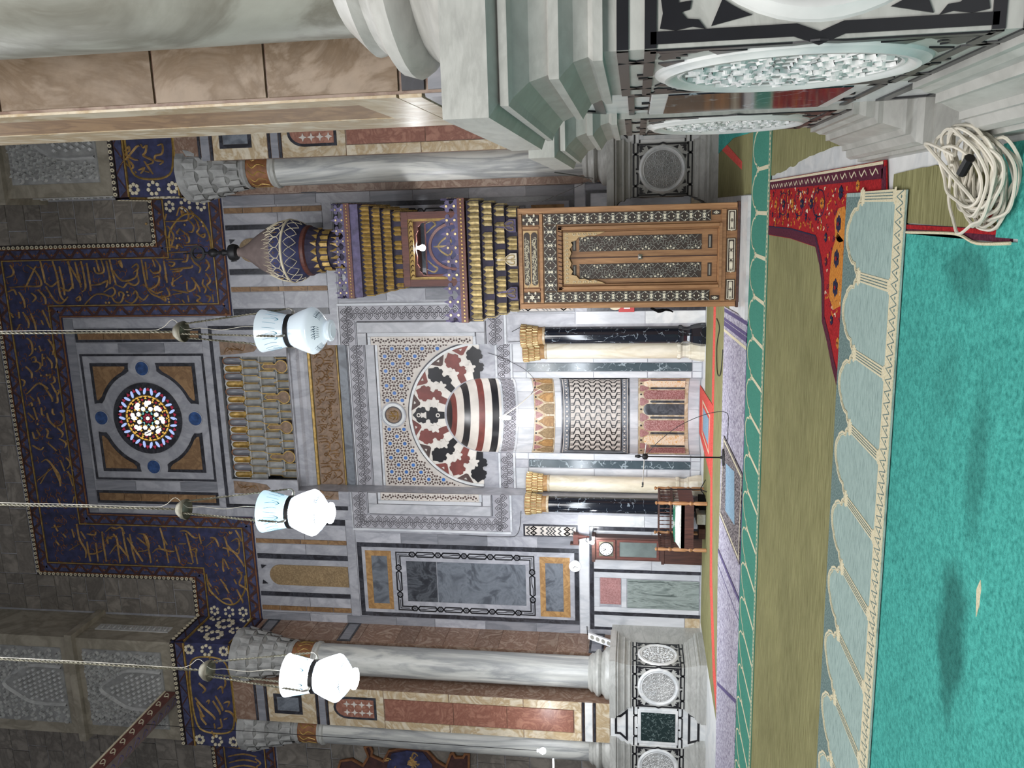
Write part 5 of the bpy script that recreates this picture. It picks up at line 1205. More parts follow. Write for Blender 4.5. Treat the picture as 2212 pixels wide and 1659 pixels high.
for s_ in (-1, 1):
    a, c = sorted((.775*s_, .69*s_)); wp('stile', a, c, .10, 3.38, -.05, .012)
    a, c = sorted((.50*s_, .415*s_)); wp('inner_stile', a, c, .33, 2.79, -.05, .03, bev=.02)
    a, c = sorted((.415*s_, .395*s_)); wp('moulding', a, c, .37, 2.69, -.08, -.005)
for v0, v1 in ((3.33, 3.385), (3.01, 3.065), (.255, .33)): wp('rail', -.69, .69, v0, v1, -.05, .012)
wp('inner_rail', -.50, .50, 2.70, 2.79, -.05, .03, bev=.02); wp('inner_rail', -.50, .50, .30, .37, -.05, .03, bev=.015)
for s_ in (-1, 1):
    for u in (.28, .315): pass
    a, c = sorted((.50*s_, .455*s_)); wp('rail_block', a, c, 3.065, 3.33, -.05, .010)
# inlaid panels: dark ground, pale lines and bone pieces
def ground(name, u0, u1, v0, v1, d=.0): return wp(name, u0, u1, v0, v1, -.06, d, 'ebony', bev=.002)
def band_inlay(p, u0, u1, v0, v1, horiz):
    L = (u1-u0) if horiz else (v1-v0); w_ = (v1-v0) if horiz else (u1-u0); n = max(1, round(L/.19)); st = L/n; q = MB(); g = MB()
    def f(a, b2): return (u0+a, v0+w_/2+b2) if horiz else (u0+w_/2+b2, v0+a)
    h = w_/2-.008
    for i in range(n):
        c = (i+.5)*st
        g.band(gm, [f(c-st/2, -h), f(c+st/2, h)], .010, .0, .010); g.band(gm, [f(c-st/2, h), f(c+st/2, -h)], .010, .0, .010)
        g.band(gm, [f(c, -h), f(c-.03, -.03), f(c-.03, .03), f(c, h)], .008, 0, .010); g.band(gm, [f(c, -h), f(c+.03, -.03), f(c+.03, .03), f(c, h)], .008, 0, .010)
        for s_ in (-1, 1):
            q.poly(gm, [[f(c+p_[0], p_[1]*s_) for p_ in ((-.010, 0), (-.024, .030), (0, .042), (.024, .030), (.010, 0))]], 0, .012)
            q.poly(gm, [[f(c+st/2*.99-.022, s_*(h-.004)), f(c+st/2*.99-.002, s_*(h-.004)), f(c+st/2-.012, s_*(h-.03))]], 0, .012)
            q.poly(gm, [[f(c+s_*.062-.012, 0), f(c+s_*.062, .016), f(c+s_*.062+.012, 0), f(c+s_*.062, -.016)]], 0, .012)
            q.poly(gm, [[f(c-.03, s_*(h-.004)), f(c+.03, s_*(h-.004)), f(c, s_*(h-.02))]], 0, .012)
    tag(q.obj('bone_inlay', 'bone_inlay', p), kind='stuff'); tag(g.obj('inlay_lines', 'grey_inlay', p), kind='stuff')
for s_ in (-1, 1):
    a, c = sorted((.515*s_, .68*s_)); p = ground('inlaid_panel', a, c, .485, 3.0); band_inlay(p, a, c, .485, 3.0, False)
    a, c = sorted((.52*s_, .67*s_)); p = ground('star_panel', a, c, 3.07, 3.325)
    q = MB(); cu, cv = (a+c)/2, 3.197
    q.poly(gm, [[(cu+r*math.cos(k*math.pi/6), cv+r*math.sin(k*math.pi/6)) for k, r in [(k, .05 if k % 2 == 0 else .026) for k in range(12)]]], 0, .012)
    for k in range(6):
        an = k*math.pi/3+.5; q.poly(gm, [[(cu+.075*math.cos(an)+x, cv+.105*math.sin(an)+y) for x, y in ((-.02, -.012), (.02, -.012), (.024, .012), (-.012, .018))]], 0, .012)
    split(q, 'bone_piece', 'bone_inlay', p)
    q = MB()
    for k in range(6): an = k*math.pi/3; q.band(gm, [(cu+.05*math.cos(an), cv+.05*math.sin(an)), (cu+.075*math.cos(an+.5), cv+.12*math.sin(an+.5))], .008, 0, .01)
    tag(q.obj('inlay_lines', 'grey_inlay', p), kind='stuff')
    a, c = sorted((.60*s_, .67*s_)); p = ground('small_panel', a, c, .345, .47, .004)
    MB().band(gm, [((a+c)/2, .37), ((a+c)/2+.022, .408), ((a+c)/2, .445), ((a+c)/2-.022, .408)], .008, .004, .012, True).obj('lozenge', 'bone_inlay', p); MB().poly(gm, [[((a+c)/2, .39), ((a+c)/2+.012, .408), ((a+c)/2, .426), ((a+c)/2-.012, .408)]], .004, .012).obj('lozenge', 'bone_inlay', p)
p = ground('inlaid_panel', -.51, .51, 2.80, 3.0); band_inlay(p, -.51, .51, 2.80, 3.0, True)
# inscription plate
ip = wp('inscription_plate', -.44, .44, 3.085, 3.32, -.05, .012, 'pale_carved_wood')
for v in (3.145, 3.26):
    MB().poly(gm, [[(-.36, v-.048), (.36, v-.048)]+[(.36+.048*math.cos(R(a)), v+.048*math.sin(R(a))) for a in range(-80, 81, 20)]+[(.36, v+.048), (-.36, v+.048)]+[(-.36+.048*math.cos(R(a)), v+.048*math.sin(R(a))) for a in range(100, 261, 20)]], 0, .016).obj('cartouche', 'ebony', ip)
    q = MB(); rr = random.Random(3 if v < 3.2 else 9); script_run(q, gm, -.39, .39, v-.042, v+.042, .011, .015, .022, rr, .045); script_run(q, gm, -.37, .39, v-.03, v+.045, .010, .015, .022, rr, .05)
    tag(q.obj('carved_lettering', 'bone_inlay', ip), kind='stuff')
# foot panels
for u0, u1 in ((.36, .67), (-.255, .255), (-.67, -.36)):
    p = ground('foot_panel', u0, u1, .115, .245, .006); MB().poly(gm, [rectloop(u0+.012, u1-.012, .127, .233), rectloop(u0+.022, u1-.022, .137, .223)], .0, .014).obj('panel_line', 'bone_inlay', p)
    q = MB(); n = 3 if u1-u0 > .4 else 2; L = (u1-u0-.05)/n
    for i in range(n):
        cu = u0+.025+(i+.5)*L; q.poly(gm, [[(cu-.055, .165), (cu-.045, .155), (cu+.045, .155), (cu+.055, .165), (cu+.055, .195), (cu+.045, .205), (cu-.045, .205), (cu-.055, .195)]], 0, .015)
        for k in range(6): an = k*math.pi/3; q.disc(gm, cu-L/2+.022*math.cos(an), .18+.022*math.sin(an), .009, 0, .015, 5)
    split(q, 'bone_piece', 'bone_inlay', p)
# the two door leaves
for s_ in (-1, 1):
    a, c = sorted((.004*s_, .395*s_))
    lf = MB().slab(gm, a, c, .375, 2.69, -.12, -.05, bev=.004).obj('door_leaf', 'walnut', minbar)
    e, f_ = sorted((.095*s_, .325*s_))
    MB().slab(gm, e, f_, .61, 2.455, -.06, -.046).obj('door_panel', 'ebony', lf)
    dm = lambda u, v, d: gm(u, v, d-.046); q = MB(); g = MB(); g2 = MB()
    w_ = .23; cu = (e+f_)/2; v = .70; k = 0
    while v < 2.45:
        ctr = cu+(.115 if k % 2 else -.115)*s_
        for j in range(12):
            an = j*math.pi/6
            def pt(r, a_): return (ctr+r*math.cos(a_), v+r*math.sin(a_))
            ins = lambda p_: e+.006 < p_[0] < f_-.006 and .62 < p_[1] < 2.445
            pc = pt(.055, an)
            if ins(pc):
                q.poly(dm, [[pt(.032, an), pt(.055, an+.28), pt(.075, an), pt(.055, an-.28)]], 0, .008) if j % 2 == 0 else g2.poly(dm, [[pt(.03, an), pt(.05, an+.2), pt(.06, an), pt(.05, an-.2)]], 0, .008)
            pc = pt(.108, an+.26)
            if ins(pc) and j % 2 == 0: g2.disc(dm, pc[0], pc[1], .018, 0, .008, 5)
            p1, p2 = pt(.08, an), pt(.15, an+.5)
            if ins(p1) and ins(p2): g.band(dm, [p1, p2], .007, 0, .008)
            p1, p2 = pt(.08, an), pt(.15, an-.5)
            if ins(p1) and ins(p2): g.band(dm, [p1, p2], .007, 0, .008)
            p1, p2 = pt(.02, an), pt(.085, an)
            if ins(p1) and ins(p2) and j % 2: g.band(dm, [p1, p2], .006, 0, .008)
        v += .185; k += 1
    for t_ in range(18):
        vv = .66+t_*.1
        g.band(dm, [(e+.004, vv), (e+.06, vv+.05), (e+.004, vv+.1)], .006, 0, .008); g.band(dm, [(f_-.004, vv), (f_-.06, vv+.05), (f_-.004, vv+.1)], .006, 0, .008)
    for nm, z_, mt_ in (('bone_inlay', q, 'bone_inlay'), ('inlay_lines', g, 'grey_inlay'), ('grey_inlay', g2, 'grey_inlay')): tag(z_.obj(nm, mt_, lf), kind='stuff')
    for v0, v1 in ((2.50, 2.565), (.455, .52)):
        MB().slab(gm, e+.01, f_-.01, v0, v1, -.06, -.044, bev=.003).obj('small_panel', 'ebony', lf); MB().slab(gm, e+.03, f_-.03, v0+.02, v1-.02, -.05, -.038, bev=.003).obj('small_inlay', 'grey_inlay', lf)
    MB().lathe([(.0, -.03), (.012, -.028), (.014, 0), (.022, .012), (.022, .03), (.012, .04), (0, .042)], (GX+.025*s_, GY+.045, 1.52), 10).obj('door_handle', 'nickel', lf, True)
MB().lathe([(0, 0), (.02, .005), (.026, .02), (.018, .04), (.008, .06), (0, .06)], (GX, GY+.03, 1.50), 12).obj('door_knob', 'nickel', minbar, True)
wp('door_edge', -.012, .012, .375, 2.69, -.06, -.04, 'dark_wood')
# carved pale fringe under the lintel
def fringe(u0, u1, n, dep): return [(u0+(u1-u0)*i/n, 2.695-dep*(.45+.55*abs(math.sin(i*math.pi/ (n/3))))) for i in range(n+1)]
pts = [(-.395, 2.695), (.395, 2.695), (.395, 2.06), (.375, 2.10)]+[(.335, 2.22), (.345, 2.30), (.315, 2.38), (.32, 2.46), (.27, 2.50), (.25, 2.58), (.20, 2.555), (.14, 2.60), (.08, 2.575), (0, 2.61), (-.08, 2.575), (-.14, 2.60), (-.20, 2.555), (-.25, 2.58), (-.27, 2.50), (-.32, 2.46), (-.315, 2.38), (-.345, 2.30), (-.335, 2.22)]+[(-.375, 2.10), (-.395, 2.06)]
MB().poly(gm, [pts], -.03, .012).obj('carved_fringe', 'pale_carved_wood', minbar)
q = MB()
for u in [-.36+.06*i for i in range(13)]: q.stroke(gm, [(u-.02, 2.66), (u+.015, 2.65), (u+.01, 2.625), (u-.012, 2.635)], .014, .012, .02, 2)
for s_ in (-1, 1):
    for v in (2.2, 2.28, 2.36, 2.44, 2.52): q.stroke(gm, [(s_*.38, v+.03), (s_*.35, v+.02), (s_*.36, v-.01), (s_*.375, v)], .014, .012, .02, 2)
tag(q.obj('fringe_scroll', 'cream_inlay', minbar), kind='stuff')
q = MB()
for i in range(15): q.tube([gm(-.46+i*.0657, 2.705, .035), gm(-.44+i*.0657, 2.775, .035)], .006, 4)
tag(q.obj('rope_moulding', 'dark_wood', minbar), kind='stuff')
# ---- gilded stalactite cells
def cell(w_, h, dep, mats):
    q = MB(); a = w_/2
    q.add([(-a, 0, 0), (0, -dep, 0), (a, 0, 0), (-a, 0, h*.72), (0, -dep, h*.72), (a, 0, h*.72), (0, -.002, h)], [(0, 1, 4, 3), (1, 2, 5, 4), (3, 4, 6), (4, 5, 6), (0, 2, 1)])
    q.m = 1; b = a*1.25
    q.add([(-b, .004, -.004), (b, .004, -.004), (b, .004, h*.74), (0, .004, h*1.12), (-b, .004, h*.74)], [(0, 1, 2, 3, 4)])
    return q.mesh('muqarnas_cell', mats)
def tiers(cx_, y, rows, hw0, hw1, d0, d1, yback, me_w, mats, core, skip=None, sides=True):
    "corbelled rows of cells on the front and both flanks"
    n_r = len(rows)
    for ri, (z0, h, n) in enumerate(rows):
        t = ri/max(1, n_r-1); hw = hw0+(hw1-hw0)*t; yy = y-(d0+(d1-d0)*t); st = 2*hw/n
        MB().box(cx_-hw, cx_+hw, yy+.005, yback+(d0+(d1-d0)*t), z0-.01, z0+h+.012).obj('muqarnas_tier', core, minbar)
        me = cell(st*.92, h*.98, st*.38, mats)
        for i in range(n):
            if skip and skip(ri, i, n): continue
            inst('muqarnas_cell', me, (cx_-hw+(i+.5)*st, yy, z0), minbar)
        if sides:
            m_ = max(2, int((yback-yy)/st))
            for i in range(m_):
                yv = yy+(i+.5)*(yback-yy)/m_
                for s_ in (-1, 1): inst('muqarnas_cell', me, (cx_+s_*hw, yv, z0), minbar, rot=(0, 0, R(90)*s_))
tiers(GX, GY, [(3.415, .165, 22), (3.60, .165, 20), (3.785, .165, 20), (3.975, .19, 20)], .79, .915, .0, .13, GY+.36, .1, ['bright_gold', 'dark_violet'], 'dark_violet',
      skip=lambda ri, i, n: (ri == 0 and (i % 7) in (2, 3, 4, 5)) or (ri == 1 and i % 5 in (2,)) or (ri == 2 and i % 6 == 3))
for i in range(3):   # carved keyhole panels low in the cornice
    u = (i-1)*.52; 
    MB().poly(gm, [[(u-.10, 3.42), (u+.10, 3.42), (u+.10, 3.52), (u+.04, 3.60), (u+.025, 3.70), (u, 3.74), (u-.025, 3.70), (u-.04, 3.60), (u-.10, 3.52)]], 0, .055).obj('carved_keyhole', 'cream_marble' if i == 1 else 'violet_paint', minbar)
    q = MB()
    for s_ in (-1, 1): q.stroke(gm, [(u, 3.60), (u+s_*.06, 3.55), (u+s_*.07, 3.47), (u+s_*.03, 3.46), (u+s_*.02, 3.51)], .018, .055, .07, 3)
    q.stroke(gm, [(u, 3.44), (u, 3.56), (u, 3.68)], .016, .055, .07, 2); tag(q.obj('keyhole_scroll', 'bright_gold', minbar), kind='stuff')
MB().box(GX-.96, GX+.96, GY-.175, GY+.52, 4.195, 4.305).obj('cornice_board', 'rosewood', minbar)
q = MB()
for i in range(34): q.disc(lambda u, v, d: Vector((GX+u, GY-.175-d, v)), -.93+i*.0564, 4.25, .014, 0, .008, 6)
tag(q.obj('board_studs', 'old_gold', minbar), kind='stuff')
def crest_mesh(w_, h):
    a = w_/2
    pts = [(-a, 0), (a, 0), (a, h*.16), (a*.55, h*.24), (a*.30, h*.36), (a*.42, h*.46), (a*.78, h*.46), (a*.92, h*.58), (a*.62, h*.70), (a*.30, h*.68), (a*.20, h*.80), (0, h)]
    pts = pts+[(-x, z) for x, z in reversed(pts[2:-1])]
    q = MB().poly(lambda u, v, d: Vector((u, -d, v)), [pts], -.015, .015); q.poly(lambda u, v, d: Vector((u, d, v)), [pts], -.015, .015)
    q.m = 1
    for p in ((0, h*.18), (0, h*.6)): q.disc(lambda u, v, d: Vector((u, -d, v)), p[0], p[1], a*.2, .015, .025, 6)
    return q.mesh('cresting', ['violet_paint', 'bright_gold'])
def cresting(cx_, y, hw, z, n, h, yback):
    st = 2*hw/n; me = crest_mesh(st*.98, h)
    for i in range(n): inst('cresting', me, (cx_-hw+(i+.5)*st, y, z), minbar)
    m_ = max(2, int((yback-y)/st))
    for s_ in (-1, 1):
        for i in range(m_): inst('cresting', me, (cx_+s_*hw, y+(i+.5)*(yback-y)/m_, z), minbar, rot=(0, 0, R(90)*s_))
cresting(GX, GY-.15, .945, 4.30, 9, .29, GY+.5)
# ---- stair between gate and kiosk
KX, KY = -.74, 16.80
for s_ in (-1, 1):
    x = GX+s_*.70; sp = [(13.2, 0), (18.3, 0), (18.3, 3.6), (16.9, 3.6), (16.6, 3.45), (13.2, 1.35)]
    q = MB(); sm_ = lambda u, v, d: Vector((x+d, u, v)); q.poly(sm_, [sp], -.04, .04); q.poly(lambda u, v, d: Vector((x-d, u, v)), [sp], -.04, .04, rim=False); q.obj('side_panel', 'walnut', minbar)
for i in range(9): MB().box(GX-.66, GX+.66, 13.3+i*.38, 16.9, i*.29+.02, i*.29+.30).obj('stair_tread', 'walnut', minbar)
# ---- kiosk over the stair
MB().box(KX-.74, KX+.74, KY, KY+1.45, 3.3, 3.5).obj('kiosk_floor', 'rosewood', minbar)
km = lambda u, v, d=0: Vector((KX+u, KY-d, v))
for s_ in (-1, 1):
    for dy in (0, 1.33):
        MB().box(KX+s_*.69-.07, KX+s_*.69+.07, KY+dy, KY+dy+.12, 3.5, 6.35).obj('kiosk_post', 'rosewood', minbar)
MB().box(KX-.76, KX+.76, KY-.005, KY+.12, 6.22, 6.36).obj('kiosk_lintel', 'rosewood', minbar); MB().box(KX-.76, KX-.64, KY+.12, KY+1.4, 6.22, 6.36).box(KX+.64, KX+.76, KY+.12, KY+1.4, 6.22, 6.36).obj('kiosk_rail', 'rosewood', minbar)
MB().box(KX-.68, KX+.68, KY+.1, KY+1.35, 6.30, 6.345).obj('kiosk_ceiling', 'dark_wood', minbar)
MB().poly(km, [rectloop(-.64, .64, 3.5, 6.23), rectloop(-.57, .57, 3.4999+.002, 6.12)], -.08, -.02).obj('scroll_border', 'old_gold', minbar)
q = MB()
for i in range(12):
    u = -.55+i*.1; q.stroke(km, [(u-.03, 6.20), (u+.02, 6.18), (u+.03, 6.15), (u, 6.14)], .02, -.02, 0, 2)
tag(q.obj('scroll_carving', 'dark_wood', minbar), kind='stuff')
# scalloped inner edge and back board with arch
MB().poly(km, [[(-.57, 6.12), (.57, 6.12), (.57, 5.2), (.56, 5.5), (.555, 5.85), (.53, 5.97), (.49, 5.99), (.45, 6.04), (.38, 6.03), (.30, 6.08), (.15, 6.07), (0, 6.10), (-.15, 6.07), (-.30, 6.08), (-.38, 6.03), (-.45, 6.04), (-.49, 5.99), (-.53, 5.97), (-.555, 5.85), (-.56, 5.5), (-.57, 5.2)]], -.14, -.09).obj('scalloped_edge', 'rosewood', minbar)
bm = lambda u, v, d=0: Vector((KX+u, KY+1.30-d, v))
bb = MB().slab(bm, -.68, .68, 3.5, 6.2, -.06, 0).obj('back_board', 'rosewood', minbar)
MB().slab(bm, -.60, .60, 4.4, 6.16, 0, .03).obj('painted_field', 'lapis', bb)
ac = [(.50*math.cos(R(a)), 5.50+.58*math.sin(R(a))) for a in range(0, 181, 12)]
MB().band(bm, [(.50, 4.5)]+ac+[(-.50, 4.5)], .06, .03, .08).obj('back_arch', 'rosewood', bb)
bm2 = lambda u, v, d=0: bm(u, v+.22, d)
q = MB()
for s_ in (-1, 1):
    q.stroke(bm2, [(0, 5.7), (s_*.12, 5.6), (s_*.2, 5.45), (s_*.1, 5.38), (s_*.05, 5.48)], .045, .03, .06, 4); q.stroke(bm2, [(s_*.05, 5.2), (s_*.2, 5.25), (s_*.33, 5.35), (s_*.36, 5.2), (s_*.26, 5.12)], .045, .03, .06, 4)
    q.stroke(bm2, [(s_*.5, 5.95), (s_*.56, 5.8), (s_*.48, 5.72), (s_*.42, 5.8), (s_*.3, 5.93)], .045, .03, .06, 4); q.stroke(bm2, [(0, 5.0), (s_*.15, 4.95), (s_*.3, 5.0), (s_*.2, 4.8)], .045, .03, .06, 4); q.stroke(bm2, [(s_*.4, 5.0), (s_*.3, 4.8), (s_*.1, 4.7)], .045, .03, .06, 3)
q.stroke(bm2, [(0, 4.6), (0, 5.0), (0, 5.55), (0, 5.78)], .05, .03, .06, 3); split(q, 'gold_scroll', 'bright_gold', bb)
tiers(KX, KY, [(6.365, .18, 16), (6.56, .19, 18), (6.77, .19, 20), (6.98, .21, 20)], .77, .90, .0, .13, KY+1.45, .1, ['old_gold', 'dark_violet'], 'dark_violet',
      skip=lambda ri, i, n: ri == 0 and i % 3 == 1)
MB().box(KX-.95, KX+.95, KY-.18, KY+1.63, 7.205, 7.38).obj('cornice_board', 'violet_paint', minbar); MB().box(KX-.97, KX+.97, KY-.20, KY+1.65, 7.38, 7.50).obj('cornice_board', 'rosewood', minbar)
q = MB()
for i in range(30): q.disc(lambda u, v, d: Vector((KX+u, KY-.20-d, v)), -.93+i*.064, 7.44, .016, 0, .008, 6)
tag(q.obj('board_studs', 'old_gold', minbar), kind='stuff')
cresting(KX, KY-.18, .955, 7.49, 9, .31, KY+1.6)
# drum, dome, finial
DC = (KX, KY+.72, 0); dy = .72
dz = lambda z: 1.6+(z-1.6)*(KY+dy)/KY; k_ = (KY+dy)/KY
MB().lathe([(.36, 7.5), (.36, 7.85), (.40, 8.0), (.40, 8.2), (.46, 8.36), (.50, 8.50), (.52, 8.56), (.46, 8.6)], DC, 24).obj('drum', 'dark_violet', minbar)
for z0, h, r, n in ((7.86, .24, .37, 16), (8.10, .22, .41, 16), (8.33, .22, .45, 16)):
    me = cell(2*math.pi*r/n*.8, h, .035, ['old_gold', 'dark_violet'])
    for i in range(n):
        an = 2*math.pi*i/n; inst('muqarnas_cell', me, (DC[0]+r*math.sin(an), DC[1]-r*math.cos(an), z0), minbar, rot=(0, 0, an))
MB().lathe([(.50, 8.57), (.545, 8.60), (.55, 8.66), (.52, 8.70)], DC, 32).obj('dome_ring', 'rosewood', minbar, True)
DP = [(.52, 8.68), (.63, 8.82), (.675, 8.98), (.67, 9.12), (.62, 9.32), (.50, 9.58), (.36, 9.82), (.23, 10.0), (.13, 10.16), (.10, 10.26), (.10, 10.32)]
sl = smoothline([(r, z, 0) for r, z in DP], 4); prof = [(p.x, p.y) for p in sl]
low = [p for p in prof if p[1] <= 9.36]; upp = [p for p in prof if p[1] >= 9.30]
dome = MB().lathe(upp, DC, 40).obj('dome', 'grey_paint', minbar, True); MB().lathe(low, DC, 40).obj('painted_dome_skirt', 'lapis', minbar, True)
def domem(u, v, d):
    r = [p for p in prof]; rr = prof[0][0]
    for (r0, z0), (r1, z1) in zip(prof[:-1], prof[1:]):
        if z0 <= v <= z1: rr = r0+(r1-r0)*(v-z0)/(z1-z0); break
    return Vector((DC[0]+(rr+d)*math.sin(u), DC[1]-(rr+d)*math.cos(u), v))
MB().lathe([(.66, 9.0), (.70, 9.02), (.70, 9.05), (.67, 9.07)], DC, 40).obj('dome_band', 'cream_inlay', minbar, True)
q = MB(); g = MB(); N = 18
for i in range(N):
    u = 2*math.pi*i/N; hu = math.pi/N
    q.stroke(domem, [(u, 9.06), (u+hu*.9, 9.13), (u+hu, 9.2), (u+hu*.5, 9.27), (u, 9.34), (u-hu*.2, 9.46)], .028, 0, .014, 3); q.stroke(domem, [(u, 9.06), (u-hu*.9, 9.13), (u-hu, 9.2), (u-hu*.5, 9.27), (u, 9.34), (u+hu*.2, 9.46)], .028, 0, .014, 3)
    q.stroke(domem, [(u+hu, 9.2), (u+hu*.6, 9.34), (u+hu, 9.46), (u+hu, 9.54)], .02, 0, .012, 3); q.stroke(domem, [(u+hu, 9.2), (u+hu*1.4, 9.34), (u+hu, 9.46)], .02, 0, .012, 3)
    g.stroke(domem, [(u, 9.15), (u, 9.28)], .02, 0, .01, 2); g.stroke(domem, [(u-.05, 9.21), (u+.05, 9.21)], .02, 0, .01, 2)
    q.stroke(domem, [(u, 8.74), (u+hu, 8.86), (u, 8.98)], .022, 0, .012, 2); q.stroke(domem, [(u, 8.74), (u-hu, 8.86), (u, 8.98)], .022, 0, .012, 2)
tag(q.obj('dome_lattice', 'cream_inlay', minbar), kind='stuff'); tag(g.obj('dome_stars', 'old_gold', minbar), kind='stuff')
MB().lathe([(.10, 10.30), (.17, 10.34), (.19, 10.42), (.17, 10.50), (.06, 10.54), (.05, 10.60), (.08, 10.66), (.04, 10.72), (.04, 10.80), (.09, 10.85), (.10, 10.92), (.07, 10.99), (.03, 11.02), (.03, 11.10)], DC, 20).obj('finial', 'iron', minbar, True)
MB().ring(lambda u, v, d: Vector((DC[0]+u, DC[1]-d, v)), 0, 11.27, .12, .17, -.03, .03, 24).obj('finial_crescent', 'iron', minbar)
MB().tube([(DC[0], DC[1], 11.10), (DC[0], DC[1], 11.62)], .018).obj('finial_rod', 'iron', minbar)
bl = MB().lathe([(0, -.07), (.05, -.05), (.07, 0), (.05, .05), (.03, .08), (.03, .13), (0, .13)], (KX+.02, KY+.35, 6.02), 14).obj('light_bulb', 'bulb', None, True); tag(bl, 'glowing bulb hanging inside the pulpit kiosk', 'bulb')
MB().tube([(KX+.02, KY+.35, 6.15), (KX+.02, KY+.35, 6.30)], .006).obj('bulb_cord', 'black_paint', bl)
point('kiosk_bulb_light', (KX+.02, KY+.2, 5.98), 60, .08)
# ================================================================ hanging glass lamps
LP = [(.10, 0), (.135, .012), (.14, .035), (.125, .06), (.115, .08), (.15, .10), (.24, .17), (.295, .23), (.305, .26), (.29, .31), (.25, .42), (.205, .52), (.195, .56), (.205, .60), (.225, .70), (.25, .82), (.272, .92), (.276, .94)]
def chain(pts, r=.008, pitch=.05):
    "two strands twisted round each other"
    a, b2 = Vector(pts[0]), Vector(pts[1]); d = b2-a; L = d.length; n = max(4, int(L/pitch*2)); t = d.normalized(); o = t.orthogonal().normalized(); p = t.cross(o); q = MB()
    for ph in (0, math.pi):
        q.tube([a+d*(i/n)+(o*math.cos(i*math.pi/2+ph)+p*math.sin(i*math.pi/2+ph))*r*.9 for i in range(n+1)], r, 4, caps=False)
    return q
def lamp(x, y, z, upper, lower, label, seed, power):
    t = empty('mosque_lamp', (x, y, z), label, 'lamp', None)
    c = (x, y, z)
    lo = [p for p in LP if p[1] <= .53]; up = [p for p in LP if p[1] >= .585]
    MB().lathe(lo, c, 36).obj('lamp_body', lower, t, True)
    ub = MB().lathe(up+[(.262, .935)]+[(r-.012, h) for r, h in reversed(up)], c, 36).obj('lamp_neck', upper, t, True)
    MB().lathe([(.0, -.004), (.10, -.004), (.10, .01)], c, 24).obj('lamp_foot', 'opal_glass', t, True)
    MB().lathe([(.205, .525), (.215, .53), (.215, .585), (.205, .59)], c, 36).obj('metal_collar', 'iron', t, True)
    q = MB(); rnd = random.Random(seed)
    def sf(u, v, d):
        rr = .2
        for (r0, z0), (r1, z1) in zip(LP[:-1], LP[1:]):
            if z0 <= v <= z1: rr = r0+(r1-r0)*(v-z0)/max(1e-6, z1-z0); break
        return Vector((x+(rr+d)*math.sin(u), y-(rr+d)*math.cos(u), z+v))
    for i in range(22):
        u = i*2*math.pi/22
        q.stroke(sf, [(u, .68), (u+.03, .75), (u+rnd.uniform(-.06, .06), .84)], .018, .001, .004, 3)
        if i % 3 == 0: q.stroke(sf, [(u-.1, .70), (u, .66), (u+.12, .70), (u+.14, .76)], .018, .001, .004, 3)
    q2 = MB()
    for k in range(5):
        u0 = k*2*math.pi/5
        for i in range(6):
            u = u0+i*.13-.32; q2.stroke(sf, [(u, .12), (u+.05, .15), (u+rnd.uniform(-.06, .06), .19)], .016, .001, .004, 3); q2.stroke(sf, [(u-.04, .165), (u+.06, .155)], .013, .001, .004, 2)
    tag(q.obj('enamel_script', 'enamel_blue', t), kind='stuff'); tag(q2.obj('enamel_ornament', 'enamel_dark', t), kind='stuff')
    top = Vector((x, y, z+2.02))
    MB().lathe([(.135, 0), (.14, .015), (.125, .07), (.08, .13), (.03, .155), (0, .16)], top, 20).obj('chain_dish', 'brass', t, True)
    for k in range(3):
        a = R(25+120*k); p = Vector((x+.215*math.cos(a), y+.215*math.sin(a), z+.56)); o = Vector((math.cos(a), math.sin(a), 0))
        MB().tube([p, p+o*.05+Vector((0, 0, .0)), p+o*.085+Vector((0, 0, .05)), p+o*.075+Vector((0, 0, .1))], [.02, .016, .012, .008], 6, 3).obj('bracket', 'nickel', t)
        chain([p+o*.078+Vector((0, 0, .09)), Vector((x+.11*math.cos(a), y+.11*math.sin(a), top.z+.01))]).obj('chain', 'brass', t)
    chain([Vector((x, y, top.z+.15)), Vector((x, y, top.z+9))], .010, .07).obj('chain', 'brass', t)
    MB().tube([(x+.05, y, z+.95), (x+.06, y, z+1.2), (x+.02, y, z+1.5), (x+.05, y-.02, z+1.8), (x+.03, y, top.z), (x+.16, y, top.z+.15), (x+.05, y, top.z+.32), (x+.02, y, top.z+.6), (x+.03, y, top.z+2), (x+.01, y, top.z+6)], .004, 5, 5).obj('flex', 'cable_white', t)
    MB().lathe([(0, .40), (.05, .42), (.06, .50), (.04, .58), (.03, .66), (0, .66)], c, 14).obj('lamp_bulb', 'bulb' if power else 'white_plastic', t, True)
    if power: point('lamp_light', (x, y, z-.12), power, .2)
lamp(-1.43, 10.0, 5.40, 'opal_glass', 'opal_glass', 'unlit milky glass hanging lamp with pale blue lettered neck, beside the pulpit dome', 1, 0)
lamp(-3.77, 9.7, 5.47, 'lit_glass_blue', 'lit_glass', 'brightly lit glass hanging lamp with pale blue neck in front of the prayer niche', 2, 90)
lamp(-5.88, 9.3, 5.16, 'lit_glass', 'lit_glass', 'brightly lit white glass hanging lamp in front of the pier with two columns', 3, 90)
# ================================================================ carpets
flm = lambda u, v, d=0: Vector((u, v, d))
def sheet(name, pts, z0, z1, mat, label=None, cat=None, parent=None, kind=None):
    o = MB().poly(flm, [pts], z0, z1).obj(name, mat, parent); return tag(o, label, cat, None, kind)
def wavy(a, c, n, amp, seed):
    rnd = random.Random(seed); a, c = Vector(a), Vector(c); d = c-a; nn = Vector((-d.y, d.x)).normalized()
    return [tuple(a+d*(i/n)+nn*(rnd.uniform(-amp, amp) if 0 < i < n else 0)) for i in range(n+1)]
